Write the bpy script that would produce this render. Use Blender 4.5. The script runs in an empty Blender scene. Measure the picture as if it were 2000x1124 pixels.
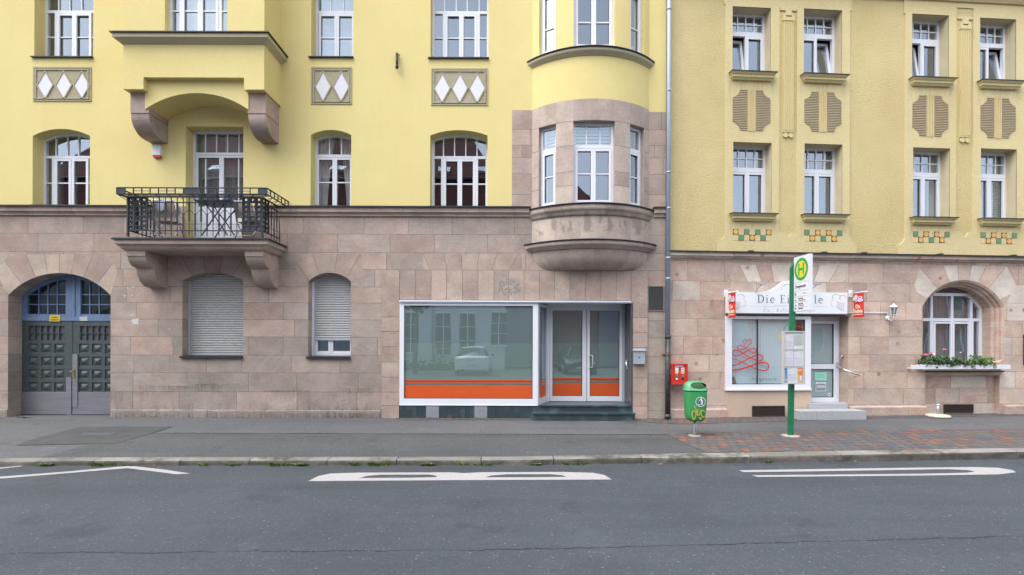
import bpy, bmesh, math, random
from mathutils import Vector, Matrix
from mathutils.geometry import tessellate_polygon
R = math.radians
random.seed(7)
S = bpy.context.scene
COL = S.collection

# ------------------------------------------------------------------ camera, sky, sun, exposure
CAMZ, CAMY, LENS, ROLL = 1.676, -10.73, 16.99, 0.003
cam_d = bpy.data.cameras.new("camera"); cam = bpy.data.objects.new("camera", cam_d); COL.objects.link(cam)
cam_d.lens = LENS; cam_d.sensor_width = 36; cam_d.shift_y = 0.0540; cam_d.clip_end = 2000; cam_d.clip_start = 0.05
cam.location = (0, CAMY, CAMZ)
cam.matrix_world = Matrix.Translation((0, CAMY, CAMZ)) @ Matrix.Rotation(R(90), 4, 'X') @ Matrix.Rotation(ROLL, 4, 'Z')
S.camera = cam
W = bpy.data.worlds.new("World"); S.world = W; W.use_nodes = True
nt = W.node_tree; nt.nodes.clear()
sky = nt.nodes.new('ShaderNodeTexSky'); sky.sky_type = 'NISHITA'; sky.sun_disc = False
SUN_EL, SUN_ROT = 62.0, 238.0
sky.sun_elevation = R(SUN_EL); sky.sun_rotation = R(SUN_ROT); sky.dust_density = 3.0
hs = nt.nodes.new('ShaderNodeHueSaturation'); hs.inputs['Saturation'].default_value = 0.36
tcw = nt.nodes.new('ShaderNodeTexCoord'); mpw = nt.nodes.new('ShaderNodeMapping'); mpw.inputs['Scale'].default_value = (1, 1, 2.6)
nzw = nt.nodes.new('ShaderNodeTexNoise'); nzw.inputs['Scale'].default_value = 1.7; nzw.inputs['Detail'].default_value = 6
rpw = nt.nodes.new('ShaderNodeMapRange'); rpw.inputs['From Min'].default_value = .3; rpw.inputs['From Max'].default_value = .7
rpw.inputs['To Min'].default_value = .88; rpw.inputs['To Max'].default_value = 1.12
mxw = nt.nodes.new('ShaderNodeVectorMath'); mxw.operation = 'SCALE'
bgn = nt.nodes.new('ShaderNodeBackground'); bgn.inputs['Strength'].default_value = 0.15
won = nt.nodes.new('ShaderNodeOutputWorld')
nt.links.new(sky.outputs[0], hs.inputs['Color']); nt.links.new(hs.outputs[0], mxw.inputs[0])
nt.links.new(tcw.outputs['Generated'], mpw.inputs[0]); nt.links.new(mpw.outputs[0], nzw.inputs[0])
nt.links.new(nzw.outputs[0], rpw.inputs[0]); nt.links.new(rpw.outputs[0], mxw.inputs['Scale'])
nt.links.new(mxw.outputs[0], bgn.inputs[0]); nt.links.new(bgn.outputs[0], won.inputs[0])
sd = bpy.data.lights.new("sun", 'SUN'); sun = bpy.data.objects.new("sun", sd); COL.objects.link(sun)
sd.energy = 0.8; sd.angle = R(65); sd.color = (1, .985, .96)
_az = R(SUN_ROT); _d = Vector((math.sin(_az)*math.cos(R(SUN_EL)), math.cos(_az)*math.cos(R(SUN_EL)), math.sin(R(SUN_EL))))
sun.rotation_euler = (-_d).to_track_quat('-Z', 'Y').to_euler()
S.view_settings.view_transform = 'Standard'; S.view_settings.look = 'None'
S.view_settings.gamma = 1; S.view_settings.exposure = 1.56
S.render.engine = 'CYCLES'
S.cycles.use_denoising = True
S.cycles.max_bounces = 8; S.cycles.transparent_max_bounces = 12; S.cycles.caustics_reflective = False; S.cycles.caustics_refractive = False
S.cycles.sample_clamp_indirect = 6

# ------------------------------------------------------------------ surveying: where the photo's points lie on the real planes
FP, D0, HY = 944.0, 10.73, 670.0
TH = R(3.8); CT, ST = math.cos(TH), math.sin(TH); XC = 3.44
def ray(px, py):
    dx, dy = px-1000, py-HY
    return (dx+ROLL*dy)/FP, -(dy-ROLL*dx)/FP
def LP(px, py, y=0.0):                       # point on the plane parallel to the first facade, y metres behind it
    a, b = ray(px, py); d = D0+y
    return a*d, CAMZ+b*d
def RP(px, py, t=0.0):                       # the same on the second facade, in its own coordinates
    a, b = ray(px, py)
    s = (a*(D0+t*CT)-XC+t*ST)/(CT-a*ST)
    return s, CAMZ+b*(D0+s*ST+t*CT)
def GP(px, py, z):                           # point on a level plane
    a, b = ray(px, py); d = (z-CAMZ)/b
    return a*d, d-D0
def lx(px, y=0.0, py=500): return LP(px, py, y)[0]
def lz(py, y=0.0, px=1000): return LP(px, py, y)[1]

# ------------------------------------------------------------------ materials
MATS = {}
def nn(nt, t, **k):
    n = nt.nodes.new(t)
    for a, v in k.items(): setattr(n, a, v)
    return n
def mat(name, col=(.5, .5, .5), rough=.6, metal=0., var=.0, vscale=6., bump=0., bscale=60., bdist=.004, spec=.5, col2=None, vdet=4, stretch=(1, 1, 1), bstretch=(1, 1, 1)):
    if name in MATS: return MATS[name]
    m = bpy.data.materials.new(name); MATS[name] = m; m.use_nodes = True
    nt = m.node_tree; b = nt.nodes['Principled BSDF']
    b.inputs['Base Color'].default_value = (*col, 1); b.inputs['Roughness'].default_value = rough; b.inputs['Metallic'].default_value = metal
    b.inputs['Specular IOR Level'].default_value = spec
    tc = nn(nt, 'ShaderNodeTexCoord')
    if var or col2:
        mp = nn(nt, 'ShaderNodeMapping'); mp.inputs['Scale'].default_value = stretch
        nz = nn(nt, 'ShaderNodeTexNoise'); nz.inputs['Scale'].default_value = vscale; nz.inputs['Detail'].default_value = vdet
        rr = nn(nt, 'ShaderNodeMapRange'); rr.inputs['From Min'].default_value = .3; rr.inputs['From Max'].default_value = .7
        nt.links.new(tc.outputs['Object'], mp.inputs[0]); nt.links.new(mp.outputs[0], nz.inputs[0]); nt.links.new(nz.outputs[0], rr.inputs[0])
        mx = nn(nt, 'ShaderNodeMix', data_type='RGBA')
        c2 = col2 or tuple(c*(1-var) for c in col); c1 = col if col2 else tuple(min(1, c*(1+var)) for c in col)
        mx.inputs['A'].default_value = (*c1, 1); mx.inputs['B'].default_value = (*c2, 1)
        nt.links.new(rr.outputs[0], mx.inputs['Factor']); nt.links.new(mx.outputs['Result'], b.inputs['Base Color'])
    if bump:
        mp2 = nn(nt, 'ShaderNodeMapping'); mp2.inputs['Scale'].default_value = bstretch
        n2 = nn(nt, 'ShaderNodeTexNoise'); n2.inputs['Scale'].default_value = bscale; n2.inputs['Detail'].default_value = 5
        bp = nn(nt, 'ShaderNodeBump'); bp.inputs['Strength'].default_value = bump; bp.inputs['Distance'].default_value = bdist
        nt.links.new(tc.outputs['Object'], mp2.inputs[0]); nt.links.new(mp2.outputs[0], n2.inputs[0]); nt.links.new(n2.outputs[0], bp.inputs['Height'])
        nt.links.new(bp.outputs[0], b.inputs['Normal'])
    return m
def math2(nt, op, a, b, clamp=False):
    n = nn(nt, 'ShaderNodeMath', operation=op); n.use_clamp = clamp
    for i, v in ((0, a), (1, b)):
        if v is None: continue
        if isinstance(v, (int, float)): n.inputs[i].default_value = v
        else: nt.links.new(v, n.inputs[i])
    return n.outputs[0]
def mixc(nt, fac, a, b, mode='MIX'):
    n = nn(nt, 'ShaderNodeMix', data_type='RGBA', blend_type=mode)
    for k, v in (('Factor', fac), ('A', a), ('B', b)):
        i = n.inputs[k] if k != 'Factor' else n.inputs[0]
        if isinstance(v, (int, float)): i.default_value = v
        elif isinstance(v, tuple): i.default_value = (*v, 1) if len(v) == 3 else v
        else: nt.links.new(v, i)
    return n.outputs['Result']
def noise(nt, vec, scale, det=4, rough=.55, w=None):
    n = nn(nt, 'ShaderNodeTexNoise'); n.inputs['Scale'].default_value = scale; n.inputs['Detail'].default_value = det; n.inputs['Roughness'].default_value = rough
    nt.links.new(vec, n.inputs['Vector']); return n.outputs[0]
def remap(nt, v, a, b, c=0., d=1.):
    n = nn(nt, 'ShaderNodeMapRange'); nt.links.new(v, n.inputs[0])
    for i, x in ((1, a), (2, b), (3, c), (4, d)): n.inputs[i].default_value = x
    return n.outputs[0]
def stone(name, tones, joint, vein, dark=(.17, .15, .14), pits=.5, rings=0., vs=.36, dark2=(.30, .22, .18)):
    """sandstone: every block carries its own tone and grain direction in the colour attribute; B = joint"""
    m = bpy.data.materials.new(name); MATS[name] = m; m.use_nodes = True; nt = m.node_tree; b = nt.nodes['Principled BSDF']
    b.inputs['Roughness'].default_value = .88; b.inputs['Specular IOR Level'].default_value = .25
    at = nn(nt, 'ShaderNodeAttribute', attribute_name='blk'); sp = nn(nt, 'ShaderNodeSeparateColor'); nt.links.new(at.outputs['Color'], sp.inputs[0])
    r, g, j = sp.outputs[0], sp.outputs[1], sp.outputs[2]; al = at.outputs['Alpha']
    tc = nn(nt, 'ShaderNodeTexCoord')
    off = nn(nt, 'ShaderNodeCombineXYZ'); nt.links.new(math2(nt, 'MULTIPLY', r, 37.), off.inputs[0]); nt.links.new(math2(nt, 'MULTIPLY', g, 53.), off.inputs[2]); nt.links.new(math2(nt, 'MULTIPLY', al, 19.), off.inputs[1])
    vr = nn(nt, 'ShaderNodeVectorRotate', rotation_type='Y_AXIS'); nt.links.new(tc.outputs['Object'], vr.inputs['Vector'])
    nt.links.new(math2(nt, 'MULTIPLY', math2(nt, 'POWER', math2(nt, 'SUBTRACT', math2(nt, 'MULTIPLY', al, 2.), 1.), 3.), .9), vr.inputs['Angle'])
    ad = nn(nt, 'ShaderNodeVectorMath', operation='ADD'); nt.links.new(vr.outputs[0], ad.inputs[0]); nt.links.new(off.outputs[0], ad.inputs[1])
    wn = nn(nt, 'ShaderNodeTexNoise'); wn.inputs['Scale'].default_value = 2.3; wn.inputs['Detail'].default_value = 3; nt.links.new(ad.outputs[0], wn.inputs['Vector'])
    wsc = nn(nt, 'ShaderNodeVectorMath', operation='MULTIPLY'); nt.links.new(wn.outputs['Color'], wsc.inputs[0]); wsc.inputs[1].default_value = (.3, .3, .16)
    wad = nn(nt, 'ShaderNodeVectorMath', operation='ADD'); nt.links.new(ad.outputs[0], wad.inputs[0]); nt.links.new(wsc.outputs[0], wad.inputs[1])
    mp = nn(nt, 'ShaderNodeMapping'); mp.inputs['Scale'].default_value = (1.1, 1.1, 6.5); nt.links.new(wad.outputs[0], mp.inputs[0])
    cr = nn(nt, 'ShaderNodeValToRGB'); el = cr.color_ramp; el.interpolation = 'LINEAR'
    while len(el.elements) < len(tones): el.elements.new(.5)
    for i, t in enumerate(tones): el.elements[i].position = i/(len(tones)-1); el.elements[i].color = (*t, 1)
    nt.links.new(g, cr.inputs[0])
    v1 = remap(nt, noise(nt, mp.outputs[0], 2.2, 7, .68), .40, .62)
    v2 = remap(nt, noise(nt, ad.outputs[0], 2.1, 5), .3, .7)
    c = mixc(nt, math2(nt, 'MULTIPLY', v1, vs), cr.outputs[0], vein)
    c = mixc(nt, math2(nt, 'MULTIPLY', remap(nt, noise(nt, ad.outputs[0], 1.1, 5, .6), .46, .66), .40), c, tuple(.62*v_+.38*sum(vein)/3 for v_ in dark2))
    hsn = nn(nt, 'ShaderNodeHueSaturation'); nt.links.new(c, hsn.inputs['Color'])
    fine = noise(nt, tc.outputs['Object'], 55, 4, .7)
    mid_ = noise(nt, tc.outputs['Object'], 19, 4, .65)
    val = math2(nt, 'ADD', math2(nt, 'MULTIPLY', r, .20), .87)
    val = math2(nt, 'ADD', val, math2(nt, 'MULTIPLY', math2(nt, 'SUBTRACT', mid_, .5), .42))
    val = math2(nt, 'ADD', val, math2(nt, 'MULTIPLY', math2(nt, 'SUBTRACT', v2, .5), .30))
    val = math2(nt, 'ADD', val, math2(nt, 'MULTIPLY', math2(nt, 'SUBTRACT', fine, .5), .42))
    nt.links.new(val, hsn.inputs['Value']); c = hsn.outputs[0]
    # small pits and dark spots
    vo = nn(nt, 'ShaderNodeTexVoronoi'); vo.inputs['Scale'].default_value = 7.; nt.links.new(tc.outputs['Object'], vo.inputs['Vector']); vo.inputs['Randomness'].default_value = 1.
    pit = math2(nt, 'MULTIPLY', remap(nt, vo.outputs['Distance'], .05, .09, 1, 0), remap(nt, noise(nt, tc.outputs['Object'], 1.3, 2), .52, .6))
    c = mixc(nt, math2(nt, 'MULTIPLY', pit, pits), c, dark)
    # soft dirt clouds
    dn = remap(nt, noise(nt, tc.outputs['Object'], .8, 8, .66), .5, .68)
    c = mixc(nt, math2(nt, 'MULTIPLY', dn, .30), c, tuple(x*.55 for x in tones[0]))
    if rings:
        vo2 = nn(nt, 'ShaderNodeTexVoronoi'); vo2.inputs['Scale'].default_value = 3.2; nt.links.new(tc.outputs['Object'], vo2.inputs['Vector'])
        wob = math2(nt, 'ADD', vo2.outputs['Distance'], math2(nt, 'MULTIPLY', noise(nt, tc.outputs['Object'], 14, 2), .12))
        rg = math2(nt, 'MULTIPLY', remap(nt, wob, .19, .24, 1, 0), remap(nt, noise(nt, tc.outputs['Object'], .7, 2), .44, .56))
        c = mixc(nt, math2(nt, 'MULTIPLY', rg, rings), c, (.33, .20, .145))
    jn = remap(nt, noise(nt, tc.outputs['Object'], 6., 3), .42, .58)
    c = mixc(nt, math2(nt, 'MULTIPLY', j, .9), c, mixc(nt, jn, joint, tuple(x*.6 for x in joint)))
    nt.links.new(c, b.inputs['Base Color'])
    bp = nn(nt, 'ShaderNodeBump'); bp.inputs['Strength'].default_value = .55; bp.inputs['Distance'].default_value = .006
    h = math2(nt, 'ADD', math2(nt, 'MULTIPLY', fine, .6), math2(nt, 'MULTIPLY', v1, .25)); h = math2(nt, 'SUBTRACT', h, math2(nt, 'MULTIPLY', pit, 1.0)); h = math2(nt, 'SUBTRACT', h, math2(nt, 'MULTIPLY', j, 1.2))
    nt.links.new(h, bp.inputs['Height']); nt.links.new(bp.outputs[0], b.inputs['Normal'])
    return m
STONE_L = stone('grey_pink_sandstone', [(.325, .280, .245), (.40, .315, .268), (.47, .345, .285), (.455, .33, .27), (.53, .42, .335)], (.25, .20, .17), (.44, .41, .37))
STONE_R = stone('warm_pink_sandstone', [(.45, .325, .255), (.54, .365, .285), (.555, .405, .325), (.53, .41, .335), (.63, .57, .49)], (.38, .27, .21), (.56, .49, .43), rings=.9, pits=.7, vs=.62)
STONE_B = stone('weathered_bay_sandstone', [(.42, .325, .28), (.46, .355, .31), (.49, .39, .335), (.53, .44, .37), (.54, .45, .37)], (.22, .18, .16), (.47, .42, .38))
# patchy black crust on the bay parapet
_nt = STONE_B.node_tree; _b = _nt.nodes['Principled BSDF']; _old = _b.inputs['Base Color'].links[0].from_socket
_tc = nn(_nt, 'ShaderNodeTexCoord'); _sx = nn(_nt, 'ShaderNodeSeparateXYZ'); _nt.links.new(_tc.outputs['Object'], _sx.inputs[0])
_m = nn(_nt, 'ShaderNodeMapping'); _m.inputs['Scale'].default_value = (1, 1, .42); _nt.links.new(_tc.outputs['Object'], _m.inputs[0])
_n1 = remap(_nt, noise(_nt, _m.outputs[0], 4.2, 7, .7), .50, .56)
_zz = math2(_nt, 'MULTIPLY', remap(_nt, _sx.outputs[2], 4.0, 4.08), remap(_nt, _sx.outputs[2], 4.42, 4.5, 1, 0))
_c = mixc(_nt, math2(_nt, 'MULTIPLY', math2(_nt, 'MULTIPLY', _n1, _zz), .55), _old, (.17, .145, .13)); _nt.links.new(_c, _b.inputs['Base Color'])

def plaster(name, c1, c2, bs, bscale, bstretch, speck=0., dist=.006, c3=None):
    m = bpy.data.materials.new(name); MATS[name] = m; m.use_nodes = True; nt = m.node_tree; b = nt.nodes['Principled BSDF']
    b.inputs['Roughness'].default_value = .92; b.inputs['Specular IOR Level'].default_value = .2
    tc = nn(nt, 'ShaderNodeTexCoord'); o = tc.outputs['Object']
    big = remap(nt, noise(nt, o, .8, 6, .6), .35, .65)
    c = mixc(nt, big, c1, c2)
    mp = nn(nt, 'ShaderNodeMapping'); mp.inputs['Scale'].default_value = bstretch; nt.links.new(o, mp.inputs[0])
    f = noise(nt, mp.outputs[0], bscale, 5, .65)
    f2 = noise(nt, mp.outputs[0], bscale*.35, 4, .6)
    hsn = nn(nt, 'ShaderNodeHueSaturation'); nt.links.new(c, hsn.inputs['Color'])
    nt.links.new(math2(nt, 'ADD', math2(nt, 'MULTIPLY', math2(nt, 'SUBTRACT', f, .5), .30 if speck else .20), 1.), hsn.inputs['Value']); c = hsn.outputs[0]
    if speck:
        ms = nn(nt, 'ShaderNodeMapping'); ms.inputs['Scale'].default_value = (1.6, 1.6, 5.); nt.links.new(o, ms.inputs[0])
        s = math2(nt, 'MULTIPLY', remap(nt, noise(nt, ms.outputs[0], 13, 5, .75), .54, .62), remap(nt, noise(nt, o, .7, 5), .38, .62))
        c = mixc(nt, math2(nt, 'MULTIPLY', s, speck), c, c3 or tuple(x*.4 for x in c1))
    ss = nn(nt, 'ShaderNodeMapping'); ss.inputs['Scale'].default_value = (6, 6, .35); nt.links.new(o, ss.inputs[0])
    st = math2(nt, 'MULTIPLY', remap(nt, noise(nt, ss.outputs[0], 1.4, 4), .52, .75), .035)
    c = mixc(nt, st, c, tuple(x*.55 for x in c1))
    nt.links.new(c, b.inputs['Base Color'])
    bp = nn(nt, 'ShaderNodeBump'); bp.inputs['Strength'].default_value = bs; bp.inputs['Distance'].default_value = dist
    nt.links.new(math2(nt, 'ADD', f, f2), bp.inputs['Height']); nt.links.new(bp.outputs[0], b.inputs['Normal'])
    return m
PL_L = plaster('pale_yellow_render', (.745, .64, .295), (.715, .60, .262), .35, 30, (1, 1, 1), dist=.004)
PL_R = plaster('scratched_ochre_render', (.64, .53, .275), (.58, .465, .225), 1.0, 30, (1.2, 1.2, 2.8), speck=1.0, dist=.012, c3=(.24, .20, .12))
PL_S = plaster('smooth_ochre_render', (.655, .56, .31), (.61, .51, .27), .55, 26, (1, 1, 2), speck=.35, dist=.006)
PL_P = plaster('beige_base_render', (.60, .46, .36), (.52, .40, .31), .35, 22, (1, 1, 1))
BEIGE = plaster('beige_roughcast', (.43, .39, .275), (.38, .345, .235), .9, 24, (1, 1, 1), dist=.01)
TRIM = plaster('beige_moulding', (.50, .46, .33), (.45, .41, .29), .3, 30, (1, 1, 1))
WHITE = mat('white_window_plastic', (.74, .76, .82), .38, var=.02, vscale=2)
WHITEP = mat('white_paint', (.70, .71, .76), .6, bump=.4, bscale=30)
GASKET = mat('black_rubber', (.02, .02, .022), .6)
DARKM = mat('dark_sheet_metal', (.035, .038, .045), .45, .3, var=.2, vscale=8)
IRON = mat('anthracite_iron', (.035, .043, .058), .5, .2, var=.25, vscale=20)
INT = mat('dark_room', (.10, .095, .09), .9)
CURT = mat('grey_curtain', (.72, .73, .72), .9)
NET = mat('white_net_curtain', (.62, .62, .62), .9)
DIMC = mat('dim_curtain', (.28, .30, .30), .9)
BROWNC = mat('brown_curtain', (.22, .17, .11), .9)
BLIND = mat('pale_pleated_blind', (.60, .68, .70), .8)
SHUT = mat('grey_roller_shutter', (.47, .47, .48), .5, var=.05, vscale=12)
BLUE = mat('blue_painted_wood', (.135, .20, .33), .6, var=.14, vscale=14, bump=.3, bscale=40, stretch=(1, 1, .3))
GREEN = mat('green_grey_painted_wood', (.052, .070, .073), .55, var=.15, vscale=12, bump=.3, bscale=40)
KICK = mat('brushed_steel', (.27, .265, .295), .42, .55, var=.12, vscale=3, stretch=(.4, 1, 5), bump=.1, bscale=80)
BRASS = mat('old_brass', (.42, .30, .12), .4, .8, var=.2, vscale=30)
STEEL = mat('polished_steel', (.62, .62, .64), .25, .9)
GALV = mat('galvanised_steel', (.42, .45, .5), .45, .5, var=.12, vscale=25)
MARB = mat('green_marble', (.036, .056, .064), .3, col2=(.10, .155, .17), vscale=3.4, vdet=9)
_n = [n for n in MARB.node_tree.nodes if n.type == 'MAP_RANGE'][0]; _n.inputs[1].default_value = .5; _n.inputs[2].default_value = .8
MARB2 = mat('dark_marble_jamb', (.05, .06, .075), .3, var=.2, vscale=4)
ORANGE = mat('orange_film', (.62, .095, .02), .35, var=.04, vscale=2)
FILM = mat('frosted_film', (.31, .40, .36), .7, col2=(.33, .42, .38), vscale=1.2)
FILMB = mat('dark_upper_film', (.25, .31, .305), .7, col2=(.265, .325, .32), vscale=1.2)
GREYP = mat('grey_painted_metal', (.38, .42, .50), .4, .2, var=.03)
REDP = mat('red_painted_metal', (.58, .035, .02), .4, var=.08, vscale=10)
SIGNW = mat('white_sign_board', (.78, .81, .86), .4)
BLACK = mat('black_plastic', (.015, .015, .018), .45)
GRATE = mat('dark_vent_metal', (.022, .017, .014), .8, var=.4, vscale=60)

def glass(name, refl, tint=(.86, .9, .9), wav=.004):
    m = bpy.data.materials.new(name); MATS[name] = m; m.use_nodes = True; nt = m.node_tree
    for n in list(nt.nodes): nt.nodes.remove(n)
    out = nn(nt, 'ShaderNodeOutputMaterial'); mix = nn(nt, 'ShaderNodeMixShader')
    tr = nn(nt, 'ShaderNodeBsdfTransparent'); tr.inputs[0].default_value = (*tint, 1)
    gl = nn(nt, 'ShaderNodeBsdfGlossy'); gl.inputs['Roughness'].default_value = .0; gl.inputs[0].default_value = (.76, .87, 1, 1)
    ge = nn(nt, 'ShaderNodeNewGeometry'); dt = nn(nt, 'ShaderNodeVectorMath', operation='DOT_PRODUCT'); nt.links.new(ge.outputs['Normal'], dt.inputs[0]); nt.links.new(ge.outputs['Incoming'], dt.inputs[1])
    ab = math2(nt, 'ABSOLUTE', dt.outputs['Value'], None); pw_ = math2(nt, 'POWER', math2(nt, 'SUBTRACT', 1., ab), 5.)
    f = math2(nt, 'ADD', math2(nt, 'MULTIPLY', pw_, .9), refl+.04, True)
    tc = nn(nt, 'ShaderNodeTexCoord'); nz = noise(nt, tc.outputs['Object'], 1.1, 1)
    bp = nn(nt, 'ShaderNodeBump'); bp.inputs['Strength'].default_value = wav; bp.inputs['Distance'].default_value = 1.; nt.links.new(nz, bp.inputs['Height'])
    nt.links.new(bp.outputs[0], gl.inputs['Normal'])
    nt.links.new(f, mix.inputs[0]); nt.links.new(tr.outputs[0], mix.inputs[1]); nt.links.new(gl.outputs[0], mix.inputs[2]); nt.links.new(mix.outputs[0], out.inputs[0])
    return m
GLASS = glass('window_glass', .20)
GLASS_R = glass('window_glass_bright', .30)
GLASS_S = glass('shop_glass', .23, wav=.002)
GLASS_D = glass('dim_glass', .03, (.6, .65, .65))

# ------------------------------------------------------------------ mesh builder
class MB:
    def __init__(s): s.v = []; s.f = []; s.m = []; s.c = []; s.sm = []
    def face(s, pts, mi=0, col=(.5, .5, 0, .5), sm=False):
        i = len(s.v); s.v += [tuple(p) for p in pts]; s.f.append(tuple(range(i, i+len(pts)))); s.m.append(mi); s.c.append(col); s.sm.append(sm)
    def box(s, x0, x1, y0, y1, z0, z1, mi=0, col=None, skip=''):
        if x0 > x1: x0, x1 = x1, x0
        if y0 > y1: y0, y1 = y1, y0
        if z0 > z1: z0, z1 = z1, z0
        c = col or (.5, .5, 0, .5)
        P = lambda a, b, d: (x1 if a else x0, y1 if b else y0, z1 if d else z0)
        for q in (((0,0,0),(1,0,0),(1,0,1),(0,0,1)), ((1,1,0),(0,1,0),(0,1,1),(1,1,1)), ((0,1,0),(0,0,0),(0,0,1),(0,1,1)), ((1,0,0),(1,1,0),(1,1,1),(1,0,1)), ((0,0,1),(1,0,1),(1,1,1),(0,1,1)), ((0,1,0),(1,1,0),(1,0,0),(0,0,0))):
            s.face([P(*k) for k in q], mi, c)
        return s
    def prism(s, poly, y0, y1, mi=0, col=None, axis='y'):
        """poly in (x,z) extruded along y; axis 'x': poly in (y,z) extruded along x; axis 'z': poly in (x,y)"""
        c = col or (.5, .5, 0, .5)
        T = {'y': lambda a, b, t: (a, t, b), 'x': lambda a, b, t: (t, a, b), 'z': lambda a, b, t: (a, b, t)}[axis]
        s.face([T(a, b, y0) for a, b in poly], mi, c); s.face([T(a, b, y1) for a, b in reversed(poly)], mi, c)
        n = len(poly)
        for i in range(n):
            a, b = poly[i], poly[(i+1) % n]
            s.face([T(*b, y0), T(*a, y0), T(*a, y1), T(*b, y1)], mi, c)
        return s
    def tube(s, pts, r, n=8, mi=0, cap=True, rz=None):
        pts = [Vector(p) for p in pts]; rings = []
        rs = r if isinstance(r, (list, tuple)) else [r]*len(pts)
        up = None
        for i, p in enumerate(pts):
            d = (pts[min(i+1, len(pts)-1)]-pts[max(i-1, 0)]).normalized()
            if up is None: up = Vector((0, 0, 1)) if abs(d.z) < .9 else Vector((0, 1, 0))
            a = d.cross(up)
            if a.length < 1e-4: a = d.cross(Vector((1, 0, 0)))
            a.normalize(); b = a.cross(d).normalized(); up = b
            rings.append([p+(a*math.cos(2*math.pi*k/n)+b*math.sin(2*math.pi*k/n))*rs[i] for k in range(n)])
        for i in range(len(rings)-1):
            for k in range(n): s.face([rings[i][k], rings[i][(k+1) % n], rings[i+1][(k+1) % n], rings[i+1][k]], mi, sm=n > 5)
        if cap: s.face(rings[0][::-1], mi); s.face(rings[-1], mi)
        return s
    def lathe(s, prof, cx, cy, n=16, mi=0, z0=0., sx=1., sy=1.):
        for i in range(len(prof)-1):
            (r0, a), (r1, b) = prof[i], prof[i+1]
            for k in range(n):
                t0, t1 = 2*math.pi*k/n, 2*math.pi*(k+1)/n
                P = lambda r, t, z: (cx+r*math.cos(t)*sx, cy+r*math.sin(t)*sy, z0+z)
                q = [P(r0, t0, a), P(r0, t1, a), P(r1, t1, b), P(r1, t0, b)]
                if r0 < 1e-6: q = [q[0], q[2], q[3]]
                elif r1 < 1e-6: q = q[:3]
                s.face(q, mi, sm=True)
        return s
    def disc(s, cx, y, cz, r, n=20, mi=0, sx=1., sz=1.):
        s.face([(cx+r*sx*math.cos(2*math.pi*k/n), y, cz+r*sz*math.sin(2*math.pi*k/n)) for k in range(n)], mi); return s
    def build(s, name, mats, parent=None, loc=None, rz=0., weld=False, bevel=0.):
        me = bpy.data.meshes.new(name); me.from_pydata(s.v, [], s.f)
        if not isinstance(mats, (list, tuple)): mats = [mats]
        for m in mats: me.materials.append(m)
        me.polygons.foreach_set('material_index', s.m); me.polygons.foreach_set('use_smooth', s.sm)
        at = me.color_attributes.new('blk', 'FLOAT_COLOR', 'CORNER'); fl = []
        for f, c in zip(s.f, s.c): fl += list(c)*len(f)
        at.data.foreach_set('color', fl); me.update()
        if weld or any(s.sm):
            bm = bmesh.new(); bm.from_mesh(me); bmesh.ops.remove_doubles(bm, verts=bm.verts, dist=1e-5)
            bmesh.ops.recalc_face_normals(bm, faces=bm.faces); bm.to_mesh(me); bm.free()
        o = bpy.data.objects.new(name, me); COL.objects.link(o); o.parent = parent
        if loc is not None: o.location = loc
        o.rotation_euler[2] = rz
        if bevel:
            b = o.modifiers.new('bevel', 'BEVEL'); b.width = bevel; b.segments = 2; b.limit_method = 'ANGLE'; b.angle_limit = R(40)
        return o
def thing(name, label, cat, loc=(0, 0, 0), rz=0., group=None):
    o = bpy.data.objects.new(name, None); COL.objects.link(o); o.location = loc; o.rotation_euler[2] = rz
    o.empty_display_size = .2
    return tag(o, label, cat, group)
def tag(o, label, cat, group=None):
    o['label'] = label; o['category'] = cat
    if group: o['group'] = group
    return o
def struct(o): o['kind'] = 'structure'; return o
def text(body, size, m, parent, x, y, z, rz=0., align='CENTER', shear=0., off=0., ext=.0008, name='lettering', sx=1., space=1.):
    cu = bpy.data.curves.new(name, 'FONT'); cu.body = body; cu.size = size; cu.align_x = align; cu.align_y = 'CENTER'
    cu.shear = shear; cu.offset = off; cu.extrude = ext; cu.space_character = space; cu.resolution_u = 3
    t = bpy.data.objects.new(name, cu); COL.objects.link(t)
    dg = bpy.context.evaluated_depsgraph_get(); me = bpy.data.meshes.new_from_object(t.evaluated_get(dg))
    bpy.data.objects.remove(t); me.materials.clear(); me.materials.append(m)
    o = bpy.data.objects.new(name, me); COL.objects.link(o); o.parent = parent; o.location = (x, y, z)
    o.rotation_euler = (R(90), 0, rz); o.scale = (sx, 1, 1); return o

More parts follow.
